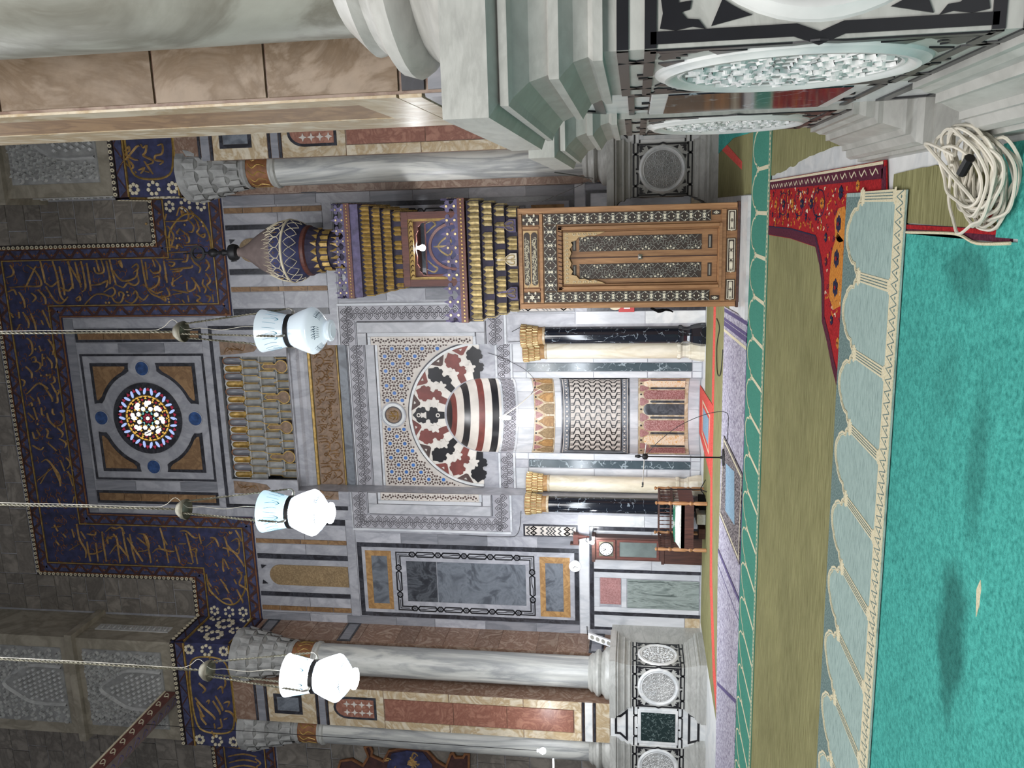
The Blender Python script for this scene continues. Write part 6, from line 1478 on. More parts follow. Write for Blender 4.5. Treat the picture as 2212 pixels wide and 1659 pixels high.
# olive carpets
sheet('olive_carpet', [(-12, 6.55), (-12, 10.9), (-.25, 10.9), (-.25, 6.55)], 0, .010, 'olive_carpet', 'long olive green carpet between the two rows of arched prayer carpet', 'carpet')
sheet('olive_carpet', [(.31, 10.9)]+wavy((.31, 10.4), (.33, 9.6), 6, .01, 1)+wavy((.335, 9.5), (.40, 8.4), 8, .012, 2)+wavy((.41, 8.3), (.44, 6.5), 9, .012, 3)+[(.62, 6.45), (1.6, 6.5), (1.6, 10.9)], 0, .010, 'olive_carpet', 'frayed olive carpet piece running past the large marble pier', 'carpet')
oc = sheet('olive_carpet', wavy((-.14, 5.62), (.15, 5.60), 4, .005, 4)+wavy((.15, 5.58), (.17, 4.4), 10, .01, 5)+[(.17, 3.85), (-.15, 3.85)], 0, .010, 'olive_carpet', 'narrow olive carpet strip with red border under the cable coil', 'carpet')
sheet('red_border', [(-.15, 5.3), (-.145, 3.87), (-.20, 3.87), (-.205, 5.3)], .001, .014, 'maroon_rug', parent=oc); sheet('red_stripe', [(-.152, 5.3), (-.147, 3.87), (-.17, 3.87), (-.175, 5.3)], .01, .016, 'red_rug', parent=oc)
far = sheet('olive_carpet', [(-10.0, 14.6), (-10.0, 19.05), (-1.63, 19.05), (-1.63, 14.6)], 0, .008, 'olive_carpet', 'olive carpet with a red stripe along the foot of the niche wall', 'carpet')
sheet('red_stripe', [(-1.64, 17.35), (-1.64, 16.9), (-5.5, 16.85), (-7.6, 16.45), (-9.0, 15.5), (-9.6, 14.7), (-9.95, 14.7), (-9.5, 15.8), (-8.0, 16.9), (-5.5, 17.3)], .004, .012, 'coral_rug', parent=far)
fr2 = sheet('olive_carpet', [(.12, 12.1), (.12, 17.0), (3.2, 17.0), (3.2, 12.1)], 0, .008, 'olive_carpet', 'olive carpet with a slanting red stripe beyond the green prayer carpet, right of the pulpit', 'carpet')
sheet('red_stripe', [(.5, 13.3), (.62, 13.3), (1.25, 16.8), (1.05, 16.8)], .004, .013, 'coral_rug', parent=fr2)
# teal carpets
rnd = random.Random(8)
edge = [(.22-.16*i, 3.735+.03*math.sin(i*1.1)+rnd.uniform(-.012, .012)) for i in range(30)]
teal2 = sheet('teal_carpet', [(-12, 3.66), (-12, 5.27)]+[(-.20, 5.27), (-.175, 4.6), (-.21, 4.25), (-.19, 3.66)], 0, .014, 'blotched_teal_carpet', 'worn teal carpet with dark blotches beside the pale arched prayer carpet', 'carpet')
te = MB(); 
q = MB().tube([(-.195, 5.25, .018), (-.18, 4.6, .02), (-.185, 4.4, .022), (-.215, 4.2, .02), (-.20, 3.85, .018)], .008, 6, 4); q.obj('white_edge', 'cream_yarn', teal2)
# the dark blotches are set in the carpet material and have their own outline
def blob(cx_, cy_, rx, ry, n, seed): r2 = random.Random(seed); return [(cx_+rx*math.cos(2*math.pi*k/n)*r2.uniform(.85, 1.1), cy_+ry*math.sin(2*math.pi*k/n)*r2.uniform(.85, 1.1)) for k in range(n)]
tp = [(p[0], p[1]) for p in edge]
q = MB(); vs = []; n = len(edge)
for i, (x, y) in enumerate(edge):
    hgt = .014+.016*(.5+.5*math.sin(i*1.7)); vs += [(x, y, .016), (x, y-.012, .018+hgt), (x, y-.10, .022+hgt*.3), (x, y-.35, .022), (x, -2, .022)]
q.add(vs, [(5*i+k, 5*i+k+1, 5*(i+1)+k+1, 5*(i+1)+k) for i in range(n-1) for k in range(4)])
teal1 = q.obj('teal_carpet', 'teal_carpet', None, True); tag(teal1, 'bright teal carpet with a rippled raised edge overlapping the worn one', 'carpet')
MB().tube([(x, y-.008, .026+.012*(.5+.5*math.sin(i*1.7))) for i, (x, y) in enumerate(edge)], .009, 5, 2).obj('rolled_edge', 'teal_carpet', teal1)
sheet('teal_carpet', [(.22, 3.62), (.22, 4.0), (-.18, 4.0), (-.18, 3.66)], .014, .02, 'teal_carpet', 'small teal carpet scrap beside the grey socket', 'carpet')
sheet('teal_carpet', [(1.3, 12.2), (1.3, 17), (.95, 17), (1.05, 14.5), (.95, 12.2)], .009, .014, 'teal_carpet', 'edge of a teal carpet beside the roundel pedestal behind the pulpit', 'carpet')
sheet('white_tear', [(-1.86, 3.76), (-1.92, 3.80), (-1.86, 3.83), (-1.93, 3.85), (-1.80, 3.87), (-1.74, 3.84), (-1.82, 3.81), (-1.76, 3.78)], .014, .017, 'cream_yarn', parent=teal2)
# arched prayer carpets
def arched(name, label, x1, x0, y0, y1, mat, dark, line, pitch, pil0, pil1, wp_, z, thick, detail):
    t = sheet(name, [(x0, y0), (x1, y0), (x1, y1), (x0, y1)], z, z+thick, mat, label, 'carpet'); zt = z+thick
    n = int((x1-x0)/pitch)+1; xs = [x1-.03-i*pitch for i in range(n)]
    yc = pil1
    ah = (y1-yc)
    for i, x in enumerate(xs):
        # pillar
        pb = MB(); w_ = wp_/2
        pb.poly(flm, [[(x-w_, pil0), (x+w_, pil0), (x+w_*.92, yc-.06), (x-w_*.92, yc-.06)]], zt, zt+.004)
        o = pb.obj('woven_pillar', line, t)
        if detail:
            for k in (-.5, 0, .5): MB().band(flm, [(x+k*w_, pil0+.03), (x+k*w_, yc-.09)], .006, zt+.003, zt+.006).obj('pillar_rib', 'dark_yarn', o)
            for k, (yy, ww, hh) in enumerate(((yc-.05, w_*1.3, .022), (yc-.01, w_*1.7, .03), (yc+.03, w_*1.35, .022), (pil0-.012, w_*1.4, .03))): MB().slab(flm, x-ww, x+ww, yy-hh/2, yy+hh/2, zt, zt+.005, bev=.004).obj('pillar_cap', line, o)
        else: MB().slab(flm, x-w_*1.6, x+w_*1.6, yc-.06, yc+.01, zt, zt+.005).obj('pillar_cap', line, o)
        if i == n-1: continue
        xa, xb = x-wp_*.3, xs[i+1]+wp_*.3; c = (xa+xb)/2; h = (xa-xb)/2; b2 = yc+.02
        L = [(xa, b2), (xa-.0*h, b2+.05*ah), (xa-.10*h, b2+.14*ah), (xa-.22*h, b2+.18*ah), (xa-.24*h, b2+.34*ah), (xa-.42*h, b2+.56*ah), (xa-.52*h, b2+.60*ah), (xa-.72*h, b2+.74*ah), (c, b2+.80*ah)]
        L = L+[(2*c-p[0], p[1]) for p in reversed(L[:-1])]
        P = [(p.x, p.y) for p in smoothline([(a, b3, 0) for a, b3 in L], 3)]
        MB().poly(flm, [[(x, y1-.004), (x, b2)]+P+[(xs[i+1], b2), (xs[i+1], y1-.004)]], zt, zt+.002).obj('woven_spandrel', dark, t)
        MB().band(flm, P, .017 if detail else .022, zt, zt+.006).obj('woven_arch', line, t)
        if detail: MB().band(flm, [(c+(p[0]-c)*.93, b2+(p[1]-b2)*.93-.01) for p in P], .007, zt, zt+.005).obj('woven_arch_line', line, t)
    bw = pil0-y0
    MB().slab(flm, x0, x1, y0+.01, pil0-.03, zt, zt+.003).obj('border_band', line if detail else dark, t)
    q = MB(); m_ = int((x1-x0)/(.075 if detail else .06)); st = (x1-x0)/m_; ym = (y0+pil0)/2-.01; hb = (bw-.05)/2
    for i in range(m_):
        u = x1-(i+.5)*st
        if detail:
            q.band(flm, [(u-st*.48, ym-hb*.8), (u, ym+hb*.8), (u+st*.48, ym-hb*.8)], .008, zt+.002, zt+.004); q.disc(flm, u, ym-hb*.35, .011, zt+.002, zt+.005, 5)
        else: q.disc(flm, u, ym, .018, zt+.002, zt+.006, 5)
    tag(q.obj('border_pattern', 'dark_yarn' if detail else line, t), kind='stuff')
    for yy in (y0+.008, pil0-.032): MB().band(flm, [(x0, yy), (x1, yy)], .012, zt, zt+.005).obj('border_line', line, t)
    return t
near = arched('prayer_carpet', 'pale sage prayer carpet woven with cream pillared arches beside the teal carpet', .05, -6.9, 5.26, 6.67, 'sage_carpet', 'dark_yarn', 'cream_yarn', .553, 5.47, 6.22, .075, .0205, .012, True)
mid = arched('prayer_carpet', 'green prayer carpet woven with thin cream arches in front of the pulpit step', 1.55, -11.0, 10.45, 12.02, 'green_carpet', 'green_carpet', 'cream_yarn', .549, 10.58, 11.45, .05, .011, .012, False)
# red floral rug
rz0, rz1 = .010, .019
rug = sheet('floral_rug', [(.26, 10.44), (.25, 8.2), (.245, 5.76), (.03, 5.70), (-.03, 6.45), (-1.36, 6.5), (-1.46, 6.62), (-1.32, 6.84), (-1.15, 7.05), (-1.0, 7.27), (-.70, 7.34), (-.55, 7.48), (-.40, 7.72), (-.37, 9.0), (-.38, 10.44)], rz0, rz1, 'red_rug', 'red floral rug with maroon border lying over the olive carpet', 'rug')
MB().band(flm, [(.20, 10.44), (.19, 8.2), (.185, 5.80)], .11, rz1, rz1+.003).obj('rug_border', 'maroon_rug', rug); MB().band(flm, [(.245, 10.44), (.235, 8.2), (.23, 5.80)], .02, rz1, rz1+.004).obj('rug_fringe', 'cream_yarn', rug)
MB().band(flm, [(.2, 5.79), (.04, 5.755)], .09, rz1, rz1+.003).obj('rug_border', 'maroon_rug', rug)
MB().band(flm, [(-.33, 10.44), (-.32, 9.0), (-.35, 7.74), (-.51, 7.52), (-.67, 7.39), (-.98, 7.31), (-1.12, 7.09), (-1.29, 6.88), (-1.42, 6.66)], .09, rz1, rz1+.003).obj('rug_border', 'maroon_rug', rug)
MB().band(flm, [(-.28, 10.44), (-.27, 9.0), (-.30, 7.78), (-.46, 7.56), (-.63, 7.44), (-.93, 7.36)], .012, rz1, rz1+.004).obj('rug_line', 'navy_yarn', rug)
q = MB()
for i in range(16): q.stroke(flm, [(.16, 5.9+i*.28), (.20, 5.97+i*.28), (.16, 6.04+i*.28), (.20, 6.11+i*.28)], .014, rz1+.003, rz1+.006, 2)
tag(q.obj('zigzag_border', 'cream_yarn', rug), kind='stuff')
orange = sheet('orange_medallion', blob(-.18, 6.85, .14, .22, 14, 3)+[], rz1, rz1+.003, 'orange_rug', parent=rug)
sheet('orange_medallion', [(-.30, 6.75), (-.25, 6.95), (-.40, 7.10), (-.62, 7.15), (-.78, 7.12), (-.86, 6.95), (-.80, 6.72), (-.55, 6.68)], rz1, rz1+.003, 'orange_rug', parent=rug)
def flower(x, y, r, c1, c2, el=1):
    o = MB()
    for k in range(6): a = k*math.pi/3; o.disc(flm, x+r*.55*math.cos(a), y+r*.55*el*math.sin(a), r*.38, rz1+.002, rz1+.006, 6)
    o.disc(flm, x, y, r*.42, rz1+.002, rz1+.007, 7)
    p = o.obj('rug_flower', c1, rug); MB().disc(flm, x, y, r*.24, rz1+.006, rz1+.010, 6).obj('flower_heart', c2, p)
for y in (7.55, 8.0, 8.45, 8.95, 9.45, 9.95):
    flower(-.02, y, .055, 'orange_rug' if int(y*2) % 2 else 'navy_yarn', 'navy_yarn' if int(y*2) % 2 else 'orange_rug', 1.8); flower(.09, y+.2, .035, 'maroon_rug', 'orange_rug', 1.4); flower(-.14, y+.22, .035, 'navy_yarn', 'red_rug', 1.4); flower(-.22, y, .03, 'orange_rug', 'maroon_rug')
for x, y, r, a, c in ((.06, 6.9, .06, 'navy_yarn', 'maroon_rug'), (.1, 6.4, .045, 'orange_rug', 'navy_yarn'), (.02, 6.25, .05, 'navy_yarn', 'orange_rug'), (-.18, 6.92, .075, 'navy_yarn', 'red_rug'), (-.45, 6.93, .08, 'navy_yarn', 'red_rug'), (-.68, 6.92, .08, 'navy_yarn', 'red_rug'), (-.5, 7.3, .04, 'maroon_rug', 'orange_rug'), (-.95, 7.0, .045, 'navy_yarn', 'orange_rug'), (-1.1, 6.75, .05, 'orange_rug', 'maroon_rug'), (-.3, 7.35, .045, 'navy_yarn', 'orange_rug')): flower(x, y, r, a, c, 1.25)
q = MB()
for y in (7.7, 8.6, 9.5):
    for s_ in (-1, 1): q.stroke(flm, [(-.02, y-.25), (-.02+s_*.10, y-.15), (-.02+s_*.11, y+.1), (-.02+s_*.05, y+.22), (-.02, y+.14)], .012, rz1, rz1+.005, 3)
split(q, 'rug_vine', 'navy_yarn', rug)
r4 = random.Random(12)
for nm_, mt_, n_ in (('rug_sprigs', 'orange_rug', 110), ('dark_sprigs', 'maroon_rug', 110), ('pale_sprigs', 'cream_yarn', 40)):
    q = MB(); k = 0
    while k < n_:
        x, y = r4.uniform(-1.2, .12), r4.uniform(6.7, 10.4)
        if not (x > -.25 or (y < 7.25 and x > -1.0+(y-6.7)*.3)): continue
        a = r4.uniform(0, 6.28); l = r4.uniform(.02, .045); q.stroke(flm, [(x, y), (x+l*math.cos(a), y+l*1.5*math.sin(a)), (x+l*math.cos(a+.7), y+l*1.5*math.sin(a+.7))], .014, rz1, rz1+.004, 2); k += 1
    tag(q.obj(nm_, mt_, rug), kind='stuff')
# mauve patterned rugs in front of the niche
mr = sheet('patterned_rug', [(-1.62, 12.02), (-1.80, 15.2), (-7.4, 15.25), (-7.4, 12.02)], .011, .018, 'mauve_rug', 'mauve speckled rug with striped end border beside the pulpit', 'rug')
for k, (a, c, mt_) in enumerate(((.06, .03, 'purple_yarn'), (.22, .02, 'purple_yarn'), (.30, .05, 'purple_yarn'), (.42, .02, 'cream_yarn'))):
    MB().band(flm, [(-1.62-a, 12.04), (-1.80-a, 15.18)], c+.03, .018, .021).obj('end_stripe', mt_, mr)
MB().band(flm, [(-1.68, 12.07), (-7.4, 12.07)], .08, .018, .021).obj('edge_stripe', 'purple_yarn', mr)
mr2 = sheet('patterned_rug', [(-5.9, 12.02), (-6.45, 15.25), (-11.5, 14.7), (-11.5, 12.02)], .018, .026, 'mauve_rug', 'mauve speckled rug with dark purple edge in front of the two-column pier', 'rug')
MB().band(flm, [(-5.93, 12.02), (-6.47, 15.23)], .07, .026, .029).obj('edge_stripe', 'purple_yarn', mr2); MB().band(flm, [(-6.25, 12.04), (-6.75, 15.2)], .02, .026, .029).obj('edge_stripe', 'purple_yarn', mr2)
mr3 = sheet('patterned_rug', [(-7.6, 12.02), (-8.95, 14.75), (-11.5, 14.75), (-11.5, 12.02)], .027, .034, 'mauve_rug', 'topmost mauve rug with dark slanting edge near the pier pedestal', 'rug')
MB().band(flm, [(-7.63, 12.02), (-8.98, 14.73)], .06, .034, .037).obj('edge_stripe', 'purple_yarn', mr3)
pr = sheet('prayer_rug', [(-3.92, 12.08), (-4.05, 14.7), (-5.70, 15.05), (-5.38, 12.12)], .027, .034, 'charcoal_rug', 'black and white prayer rug with pale blue centre behind the microphone stand', 'rug')
sheet('blue_centre', [(-4.18, 13.0), (-4.42, 14.2), (-5.25, 14.1), (-5.0, 12.8)], .034, .037, 'sky_yarn', parent=pr); MB().band(flm, [(-3.99, 12.15), (-4.11, 14.62), (-5.62, 14.96), (-5.31, 12.19)], .04, .034, .037, True).obj('rug_line', 'cream_yarn', pr)
cr = sheet('prayer_rug', [(-4.05, 17.0), (-4.35, 20.4), (-5.55, 20.4), (-5.66, 17.2)], .013, .020, 'coral_rug', 'coral red prayer rug with pale blue centre inside the niche', 'rug')
sheet('blue_centre', [(-4.55, 17.8), (-4.65, 19.3), (-5.2, 19.3), (-5.15, 17.9)], .020, .023, 'sky_yarn', parent=cr); MB().band(flm, [(-4.43, 17.6), (-4.54, 19.5), (-5.32, 19.5), (-5.28, 17.7)], .05, .020, .023, True).obj('rug_line', 'cream_yarn', cr)
# ================================================================ furniture and fittings
# longcase clock against the wall
CX, CY = SX-3.13, YW-.03
clk = empty('longcase_clock', (CX, CY, 0), 'dark wooden longcase clock with white dial behind the carved bench', 'clock')
cmx = lambda u, v, d=0: Vector((CX+u, CY-.24-d, v))
MB().box(CX-.29, CX+.29, CY-.24, CY, .95, 2.60).obj('case', 'dark_wood', clk); MB().box(CX-.33, CX+.33, CY-.28, CY, 0, .92).obj('base', 'dark_wood', clk)
MB().box(CX-.34, CX+.34, CY-.30, CY, .90, .97).obj('waist_moulding', 'dark_wood', clk); MB().box(CX-.33, CX+.33, CY-.29, CY, 2.56, 2.64).obj('hood_top', 'dark_wood', clk)
MB().poly(cmx, [rectloop(-.25, .25, 1.02, 2.03), rectloop(-.19, .19, 1.08, 1.97)], 0, .02).obj('door_frame', 'rosewood', clk); MB().slab(cmx, -.19, .19, 1.08, 1.97, -.01, .008).obj('door_glass', 'grey_glass', clk)
MB().poly(cmx, [rectloop(-.24, .24, 2.07, 2.52), rectloop(-.19, .19, 2.12, 2.47)], 0, .02).obj('dial_frame', 'rosewood', clk); MB().slab(cmx, -.19, .19, 2.12, 2.47, -.01, .006).obj('dial_plate', 'brass', clk)
dl = MB().disc(cmx, 0, 2.295, .165, 0, .02, 28).obj('dial', 'clock_face', clk); MB().ring(cmx, 0, 2.295, .16, .178, 0, .03, 28).obj('dial_rim', 'iron', dl)
q = MB()
for k in range(12): a = k*math.pi/6; q.band(cmx, [(.115*math.sin(a), 2.295+.115*math.cos(a)), (.148*math.sin(a), 2.295+.148*math.cos(a))], .016, .02, .024)
split(q, 'hour_mark', 'black_paint', dl); MB().band(cmx, [(0, 2.295), (-.05, 2.38)], .014, .02, .03).obj('hour_hand', 'black_paint', dl); MB().band(cmx, [(0, 2.295), (.02, 2.42)], .010, .02, .03).obj('minute_hand', 'black_paint', dl)
bulb2 = MB().lathe([(0, -.05), (.04, -.035), (.05, 0), (.035, .04), (.022, .06), (.022, .10), (0, .10)], (CX+.22, CY-.40, 2.62), 12).obj('light_bulb', 'bulb', None, True); tag(bulb2, 'small glowing bulb at the top of the longcase clock', 'bulb')
MB().tube([(CX+.22, CY-.40, 2.72), (CX+.22, CY-.3, 2.78), (CX+.24, CY-.02, 2.75)], .008, 5, 4).obj('bulb_bracket', 'black_paint', bulb2); point('clock_bulb_light', (CX+.22, CY-.55, 2.62), 22, .05)
# round wall clock
wc = MB().disc(wallm, -3.71, 3.08, .145, .022, .06, 32).obj('wall_clock', 'clock_face'); tag(wc, 'plain round white wall clock under the tall inlaid panel', 'clock')
wcm = lambda u, v, d=0: wallm(-3.71+u, 3.08+v, .06+d)
MB().ring(wcm, 0, 0, .137, .148, -.03, .012, 32).obj('clock_rim', 'white_plastic', wc)
MB().band(wcm, [(0, 0), (-.06, .05)], .012, 0, .006).obj('hour_hand', 'iron', wc); MB().band(wcm, [(0, 0), (-.045, -.08)], .008, 0, .006).obj('minute_hand', 'iron', wc)
# carved bench
BX0, BX1, BY0, BY1 = -7.60, -6.50, 17.85, 18.85
bn = empty('carved_bench', ((BX0+BX1)/2, (BY0+BY1)/2, 0), 'dark wooden reader\'s bench with spindle rails and green and white cushion', 'bench')
def turned(z0, z1, r): h = z1-z0; return [(r, z0), (r, z0+h*.22), (r*.6, z0+h*.26), (r*1.1, z0+h*.31), (r*.6, z0+h*.35), (r, z0+h*.42), (r, z0+h*.62), (r*.6, z0+h*.66), (r*1.1, z0+h*.71), (r*.6, z0+h*.75), (r*.9, z0+h*.85), (r*.9, z0+h*.92), (r*.4, z0+h*.935), (r*.95, z0+h*.96), (r*.95, z0+h*.98), (0, z0+h)]
for x in (BX0, BX1):
    for y in (BY0, BY1): MB().lathe(turned(.013, 1.16, .045), (x, y, 0), 10).obj('leg', 'walnut', bn, True)
MB().box(BX0, BX1, BY0, BY1, .30, .36).obj('seat', 'dark_wood', bn)
for y in (BY0, BY1): MB().box(BX0, BX1, y-.02, y+.02, .30, .58).obj('apron', 'dark_wood', bn)
for x in (BX0, BX1): MB().box(x-.02, x+.02, BY0, BY1, .30, .62).obj('apron', 'rosewood', bn)
for x in (BX0, BX1):
    for z in (.74, 1.02): MB().box(x-.022, x+.022, BY0, BY1, z, z+.045).obj('arm_rail', 'dark_wood', bn)
    for i in range(9): y = BY0+.1+i*(BY1-BY0-.2)/8; MB().lathe([(.012, .62), (.012, .74), (.012, .78), (.016, .85), (.009, .90), (.016, .95), (.012, 1.02)], (x, y, 0), 6).obj('spindle', 'dark_wood', bn)
for z in (.74, 1.02): MB().box(BX0, BX1, BY1-.022, BY1+.022, z, z+.045).obj('back_rail', 'dark_wood', bn)
for i in range(10): x = BX0+.1+i*(BX1-BX0-.2)/9; MB().lathe([(.012, .58), (.012, .78), (.016, .85), (.009, .90), (.016, .95), (.012, 1.02)], (x, BY1, 0), 6).obj('spindle', 'dark_wood', bn)
q = MB(); nx, ny = 10, 8; vs = []
for j in range(ny+1):
    for i in range(nx+1):
        u, v = i/nx, j/ny; e = min(u, 1-u, v, 1-v); vs.append((BX0+.04+(BX1-BX0-.08)*u, BY0-.02+(BY1-BY0-.02)*v, .60+.11*min(1, e*6)**.5+.012*math.sin(u*14+v*5)))
q.add(vs, [(j*(nx+1)+i, j*(nx+1)+i+1, (j+1)*(nx+1)+i+1, (j+1)*(nx+1)+i) for j in range(ny) for i in range(nx)]); q.box(BX0+.04, BX1-.04, BY0-.02, BY1-.04, .50, .605)
cu = q.obj('bench_cushion', 'cushion_cloth', None, True); tag(cu, 'white cushion with green pattern lying on the wooden bench', 'cushion')
q = MB(); rr = random.Random(2)
for k in range(16):
    u = BX0+.14+k*.055; q.stroke(lambda a, b2, d: Vector((a, b2, .715+d)), [(u, BY0+.1), (u+.03, BY0+.3), (u-.02, BY0+.5), (u+.02, BY0+.8)], .025, -.01, .006, 3)
tag(q.obj('cushion_pattern', 'green_cloth', cu), kind='stuff')
for k in range(3):
    bx = MB().box(BX0+.12+k*.35, BX0+.36+k*.35, BY0+.35, BY0+.75, .013, .16+.05*(k % 2)).obj('storage_box', ['dark_wood', 'cushion_cloth', 'black_cloth'][k]); tag(bx, ['dark brown box on the floor under the bench', 'white cloth bundle on the floor under the bench', 'black box on the floor under the bench'][k], 'box')
# microphone stand
MX, MY = -4.42, 14.55
ms = empty('microphone_stand', (MX, MY, .034), 'slim black microphone stand with boom and round base in front of the niche', 'microphone stand')
MB().lathe([(0, .034), (.15, .034), (.16, .045), (.15, .06), (.03, .075), (.02, .10)], (MX, MY, 0), 20).obj('base', 'iron', ms, True)
MB().tube([(MX, MY, .07), (MX, MY, 1.42)], .013).obj('pole', 'black_paint', ms); MB().lathe([(0, 1.36), (.05, 1.38), (.06, 1.42), (.05, 1.46), (0, 1.48)], (MX, MY, 0), 12).obj('clutch', 'black_paint', ms, True)
MB().tube([(MX+.25, MY-.02, 1.40), (MX, MY, 1.43), (MX-.50, MY+.03, 1.46)], .010).obj('boom', 'nickel', ms); MB().tube([(MX-.50, MY+.03, 1.46), (MX-.56, MY+.03, 1.46)], .018).obj('microphone_clip', 'black_paint', ms)
MB().tube([(MX-.56, MY, 1.45), (MX-.58, MY, 1.48)], .012).obj('clip_jaw', 'black_paint', ms)
MB().tube([(MX, MY, 1.45), (MX, MY, 1.52), (MX+.0, MY, 1.60)], [.012, .03, .022], 8, 3).obj('counterweight', 'black_paint', ms)
cbl = MB().tube([(MX, MY, 1.42), (MX+.3, MY-.05, 1.18), (MX+.62, MY-.1, .80), (MX+.85, MY-.2, .35), (MX+.9, MY-.3, .05), (MX+.75, MY-.5, .03), (MX+.3, MY-.35, .03)], .006, 5, 8).obj('microphone_cable', 'black_paint'); tag(cbl, 'thin black cable drooping from the microphone stand to the rug', 'cable')
# second low stand beside the bench
ds = empty('desk_microphone_stand', (-6.28, 18.2, .012), 'short black tripod stand leaning beside the carved bench', 'microphone stand')
MB().tube([(-6.28, 18.2, .10), (-6.30, 18.2, .92)], .012).obj('pole', 'black_paint', ds)
for k in range(3): MB().tube([(-6.28, 18.2, .14), (-6.28+.22*math.cos(k*2.09+.6), 18.2+.22*math.sin(k*2.09+.6), .024)], .011).obj('leg', 'black_paint', ds)
# speaker bar on the corner, wall bracket, tube light, other bulbs
sp = empty('speaker_bar', (SX-5.50, YW-.55, 2.1), 'slim white column loudspeaker fixed at the wall corner above the pedestal', 'loudspeaker')
sa, sb_ = Vector((SX-5.36, YW-.45, 2.74)), Vector((SX-5.48, YW-.62, 2.12)); dv = (sb_-sa); 
q = MB(); ax = Vector((1, .25, 0)).normalized()*.075; ay = Vector((-.25, 1, 0)).normalized()*.06
q.add([sa-ax-ay, sa+ax-ay, sa+ax+ay, sa-ax+ay, sb_-ax-ay, sb_+ax-ay, sb_+ax+ay, sb_-ax+ay], [(3, 2, 1, 0), (4, 5, 6, 7), (0, 1, 5, 4), (1, 2, 6, 5), (2, 3, 7, 6), (3, 0, 4, 7)]); q.obj('cabinet', 'white_plastic', sp)
for k in range(4):
    c = sa+dv*(.16+.22*k)-ay*1.02; qq = MB(); n = 14; axn = ax.normalized(); dn = dv.normalized()
    qq.add([c]+[c+(axn*math.cos(2*math.pi*i/n)+dn*math.sin(2*math.pi*i/n))*.05-ay.normalized()*.004 for i in range(n)], [(0, 1+i, 1+(i+1) % n) for i in range(n)]); qq.obj('speaker_cone', 'grey_inlay', sp)
MB().tube([sa+Vector((0, .02, .02)), Vector((SX-5.36, YW-.01, 2.80))], .012).obj('bracket', 'iron', sp)
wb_ = empty('wooden_bracket', wallm(-2.93, 3.05, .1), 'small brown wooden wall bracket with pointed drop beside the zigzag tablet', 'bracket')
MB().box(SX-3.06, SX-2.82, YW-.20, YW-.03, 2.98, 3.10).obj('shelf', 'rosewood', wb_); MB().lathe([(.07, 2.98), (.05, 2.88), (.03, 2.80), (.02, 2.76), (.03, 2.73), (0, 2.70)], (SX-2.90, YW-.11, 0), 8).obj('drop', 'rosewood', wb_)
MB().box(SX-3.09, SX-3.06, YW-.21, YW-.03, 2.96, 3.18).obj('side_plate', 'dark_wood', wb_)
tl = MB().lathe([(0, -.12), (.035, -.10), (.05, -.04), (.055, .04), (.045, .09), (.025, .12), (.02, .17), (0, .17)], (SX+.05, YR-.42, 4.72), 14).obj('light_bulb', 'tube_light', None, True); tag(tl, 'elongated white lamp hanging on a cord inside the striped niche', 'bulb')
MB().tube([(SX+.05, YR-.42, 4.88), (SX+.15, YR-.35, 4.70), (SX+.34, YR-.25, 4.42), (SX+.55, YR-.1, 4.15), (SX+.7, YR-.05, 3.9)], .010, 6, 5).obj('white_arm', 'cable_white', tl)
MB().tube([(SX+.55, YR-.1, 4.15), (SX+.85, YR-.06, 4.02), (SX+1.2, YR-.08, 4.3), (SX+1.5, YR-.05, 4.9), (SX+1.6, YR-.04, 5.2)], .006, 5, 5).obj('cord', 'black_paint', tl)
point('niche_lamp_light', (SX+.02, YR-.62, 4.68), 45, .06)
lb = MB().lathe([(0, -.07), (.055, -.05), (.075, 0), (.055, .05), (.03, .08), (.03, .13), (0, .13)], (-12.05, 16.6, 3.66), 14).obj('light_bulb', 'bulb', None, True); tag(lb, 'bare glowing bulb on a long cord in front of the second pier column', 'bulb')
MB().tube([(-12.05, 16.6, 3.79), (-12.05, 16.6, 9), (-12.05, 16.6, 13.42)], .007, 5).obj('bulb_cord', 'black_paint', lb); point('pier_bulb_light', (-12.0, 16.3, 3.66), 30, .06)
wl_ = empty('wall_lamp', (-13.9, 18.6, 3.6), 'upright fluorescent tube glowing at the edge of the second pier column', 'wall lamp')
MB().tube([(-13.72, 18.6, 3.65), (-14.2, 18.6, 3.65)], .02).obj('tube', 'tube_light', wl_)
# sign and strap beside the pulpit
sg_ = empty('notice_board', (SX+2.85, YW-.06, 1.6), 'red and white notice panel with round picture beside the pulpit', 'sign')
nm = lambda u, v, d=0: Vector((SX+2.86+u, YW-.03-d, v))
MB().slab(nm, -.22, .22, 1.62, 1.98, -.01, .02).obj('red_panel', 'red_plastic', sg_); MB().slab(nm, -.14, .16, 1.72, 1.86, .01, .026).obj('white_label', 'white_plastic', sg_); MB().disc(nm, 0, 2.06, .17, 0, .03, 24).obj('round_picture', 'cream_inlay', sg_); MB().disc(nm, 0, 2.06, .09, .02, .036, 16).obj('picture_centre', 'green_cloth', sg_); MB().slab(nm, -.08, .1, 2.20, 2.75, 0, .05).obj('white_tube', 'white_plastic', sg_)
st = MB().tube([(GX-.79, GY+.1, 1.36), (GX-.84, GY+.08, 1.25), (GX-.82, GY+.08, 1.12), (GX-.86, GY+.1, 1.02)], [.02, .03, .018, .012], 6, 4).obj('hanging_strap', 'black_cloth'); tag(st, 'black strap hanging from the edge of the pulpit frame', 'strap')
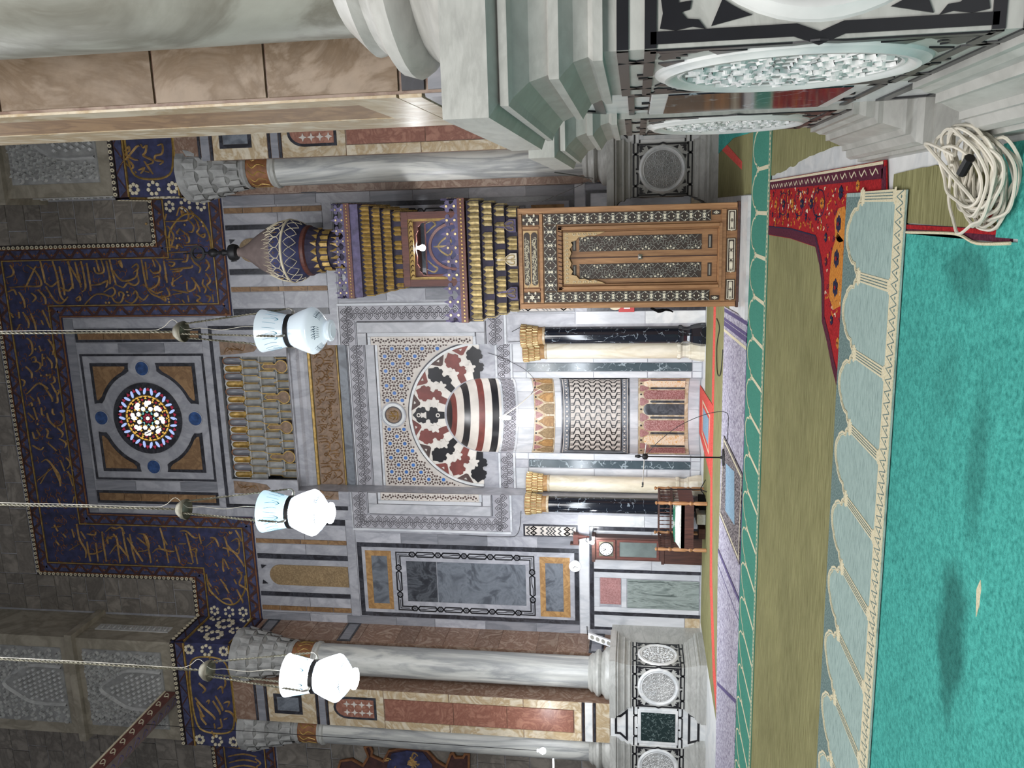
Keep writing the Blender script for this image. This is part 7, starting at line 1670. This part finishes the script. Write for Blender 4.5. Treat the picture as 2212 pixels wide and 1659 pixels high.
# painted tie beam high on the left, carved shield beyond the pier
bmn = empty('tie_beam', (-12.2, 15, 13.4), 'long painted tie beam with red and white scrollwork resting above the lettered pier frieze', 'beam')
MB().box(-12.36, -12.04, 9.0, 17.98, 13.42, 13.72).obj('beam_core', 'red_beam_wood', bmn)
MB().box(-12.35, -12.05, 9.0, 17.95, 13.405, 13.425).obj('beam_soffit', 'grey_paint', bmn)
q = MB(); bs = lambda u, v, d=0: Vector((-12.04+d, u, v)); bu = lambda u, v, d=0: Vector((v, u, 13.405-d))
for i in range(22):
    y = 17.8-i*.38; q.stroke(bs, [(y-.12, 13.48), (y+.05, 13.56), (y+.1, 13.65), (y-.05, 13.62), (y-.02, 13.52)], .035, 0, .012, 3)
tag(q.obj('beam_scroll', 'cream_inlay', bmn), kind='stuff'); q = MB()
for i in range(26): y = 17.8-i*.33; q.stroke(bu, [(y-.12, -12.28), (y+.03, -12.14), (y+.12, -12.24), (y, -12.3)], .035, 0, .01, 3)
tag(q.obj('soffit_scroll', 'violet_paint', bmn), kind='stuff'); MB().tube([(-12.04, 9, 13.73), (-12.04, 17.97, 13.73)], .03, 6).obj('rope_edge', 'cream_inlay', bmn)
shd = empty('carved_shield', (-14.9, YW-.05, 6.2), 'blue and gold carved wooden ornament with scrolled top beyond the pier', 'ornament')
shm = lambda u, v, d=0: Vector((u, YW-.04-d, v))
def sp3(x, y): w3 = onY(x, y, YW-.04); return (w3.x, w3.z)
topc = [sp3(*p) for p in ((732, 1659), (738, 1640), (762, 1636), (786, 1650), (798, 1630), (790, 1610), (800, 1606), (806, 1618), (804, 1628), (830, 1640), (842, 1618), (870, 1612), (905, 1612), (925, 1618), (945, 1640), (965, 1652), (975, 1625), (980, 1622), (985, 1632), (1002, 1632), (1006, 1624), (1014, 1625), (1014, 1659))]
MB().poly(shm, [topc+[sp3(1014, 1720), sp3(732, 1720)]], .0, .06).obj('shield_board', 'maroon_wood', shd)
MB().poly(shm, [[sp3(*p) for p in ((838, 1650), (848, 1624), (880, 1618), (915, 1622), (935, 1648), (935, 1710), (838, 1710))]], .05, .08).obj('blue_field', 'lapis', shd)
MB().band(shm, topc, .06, .05, .10).obj('shield_rim', 'dull_copper', shd)
q = MB(); rr = random.Random(6)
for i in range(22):
    p = sp3(845+rr.random()*85, 1628+rr.random()*70); q.stroke(shm, [p, (p[0]+rr.uniform(-.15, .15), p[1]+.12), (p[0]+rr.uniform(-.2, .2), p[1]+.2), (p[0]+rr.uniform(-.1, .2), p[1]+.05)], .05, .08, .11, 3)
tag(q.obj('gold_scroll', 'gold_leaf_letters', shd), kind='stuff')
# wires on the wall and from the pier
for k, (pts, lbl) in enumerate((([(SX+2.2, YW-.03, 4.5), (SX+2.35, YW-.03, 4.1), (SX+2.15, YW-.03, 3.7), (SX+2.0, YW-.03, 4.0), (SX+1.95, YW-.03, 4.6)], 'thin dark wire looping over the slab right of the niche columns'), ([(SX-2.3, YW-.03, 4.4), (SX-2.9, YW-.03, 4.5), (SX-3.0, YW-.03, 4.9), (SX-2.98, YW-.03, 6.0)], 'thin dark wire running up the slab above the zigzag tablet'))):
    wv = MB().tube(pts, .006, 4, 6).obj('wall_wire', 'black_paint'); tag(wv, lbl, 'wire')
fy = MB().tube([(.25, 5.95, 2.16), (.24, 6.9, 2.0), (.3, 10, 2.15), (.1, 12.6, 3.0)], .004, 4, 6).obj('hanging_wire', 'black_paint'); tag(fy, 'thin dark wire strung from the large pier towards the pulpit', 'wire')
cf = MB().tube([(-2.2, 16.6, .02), (-2.3, 16.0, .02), (-2.7, 16.4, .02), (-3.2, 16.2, .02), (-3.1, 15.6, .02), (-2.6, 15.3, .02)], .009, 5, 8).obj('floor_cable', 'black_paint'); tag(cf, 'black cable lying on the olive carpet near the dark column', 'cable')
# coil of white cable at the foot of the near pier
coil = empty('cable_coil', (.06, 4.1, .01), 'tangled coil of white cable on the floor at the foot of the large pier', 'cable')
rr = random.Random(21)
for k in range(20):
    cx2, cy2 = .09+rr.uniform(-.05, .05), 3.99+rr.uniform(-.07, .07); rx, ry = rr.uniform(.11, .23), rr.uniform(.12, .27); th = rr.uniform(-.6, .6); pts = []
    for i in range(12):
        a = 2*math.pi*i/12; u, v = rx*math.cos(a)*rr.uniform(.9, 1.1), ry*math.sin(a)*rr.uniform(.92, 1.08)
        x = cx2+u*math.cos(th)-v*math.sin(th); y = cy2+u*math.sin(th)+v*math.cos(th); z = .022+k*.007+max(0, x-.12)*.55+rr.uniform(0, .02)
        pts.append((min(x, .23 if z < .14 else .30), y, z))
    MB().tube(pts, .0075, 6, 5, closed=True).obj('cable_loop', 'cable_white', coil, True)
MB().tube([(.18, 4.05, .20), (.24, 4.2, .25), (.25, 4.32, .24), (.22, 4.25, .24), (.1, 4.1, .19), (-.02, 3.95, .14), (-.12, 4.05, .05), (-.13, 4.18, .03), (-.05, 4.2, .03)], .0085, 6, 6).obj('cable_end', 'cable_white', coil, True)
for p0, p1, mt_, r, nm_ in (((.10, 3.95, .2), (.16, 3.87, .2), 'black_paint', .022, 'black_plug'), ((-.02, 4.16, .05), (0, 4.06, .05), 'black_paint', .02, 'black_plug'), ((-.06, 4.05, .04), (-.09, 3.99, .04), 'red_plastic', .018, 'red_plug')):
    MB().tube([p0, p1], r, 8).obj(nm_, mt_, coil)
so = MB().lathe([(0, .02), (.038, .02), (.04, .03), (.04, .055), (.034, .06), (0, .058)], (-.04, 3.90, 0), 18).obj('floor_socket', 'grey_inlay', None, True); tag(so, 'round grey cable socket lying on the teal carpet scrap', 'socket')
for s_ in (-1, 1): MB().disc(lambda u, v, d: Vector((-.04+u, 3.90+v, .058+d)), s_*.012, 0, .006, 0, .003, 6).obj('socket_hole', 'black_paint', so)
wl2 = MB().tube([(.235, 4.35, .145), (.21, 4.28, .15), (.18, 4.2, .16), (.14, 4.08, .2)], .008, 5, 5).obj('thin_cable', 'cable_white'); tag(wl2, 'single pale cable trailing down the pedestal base into the coil', 'cable')
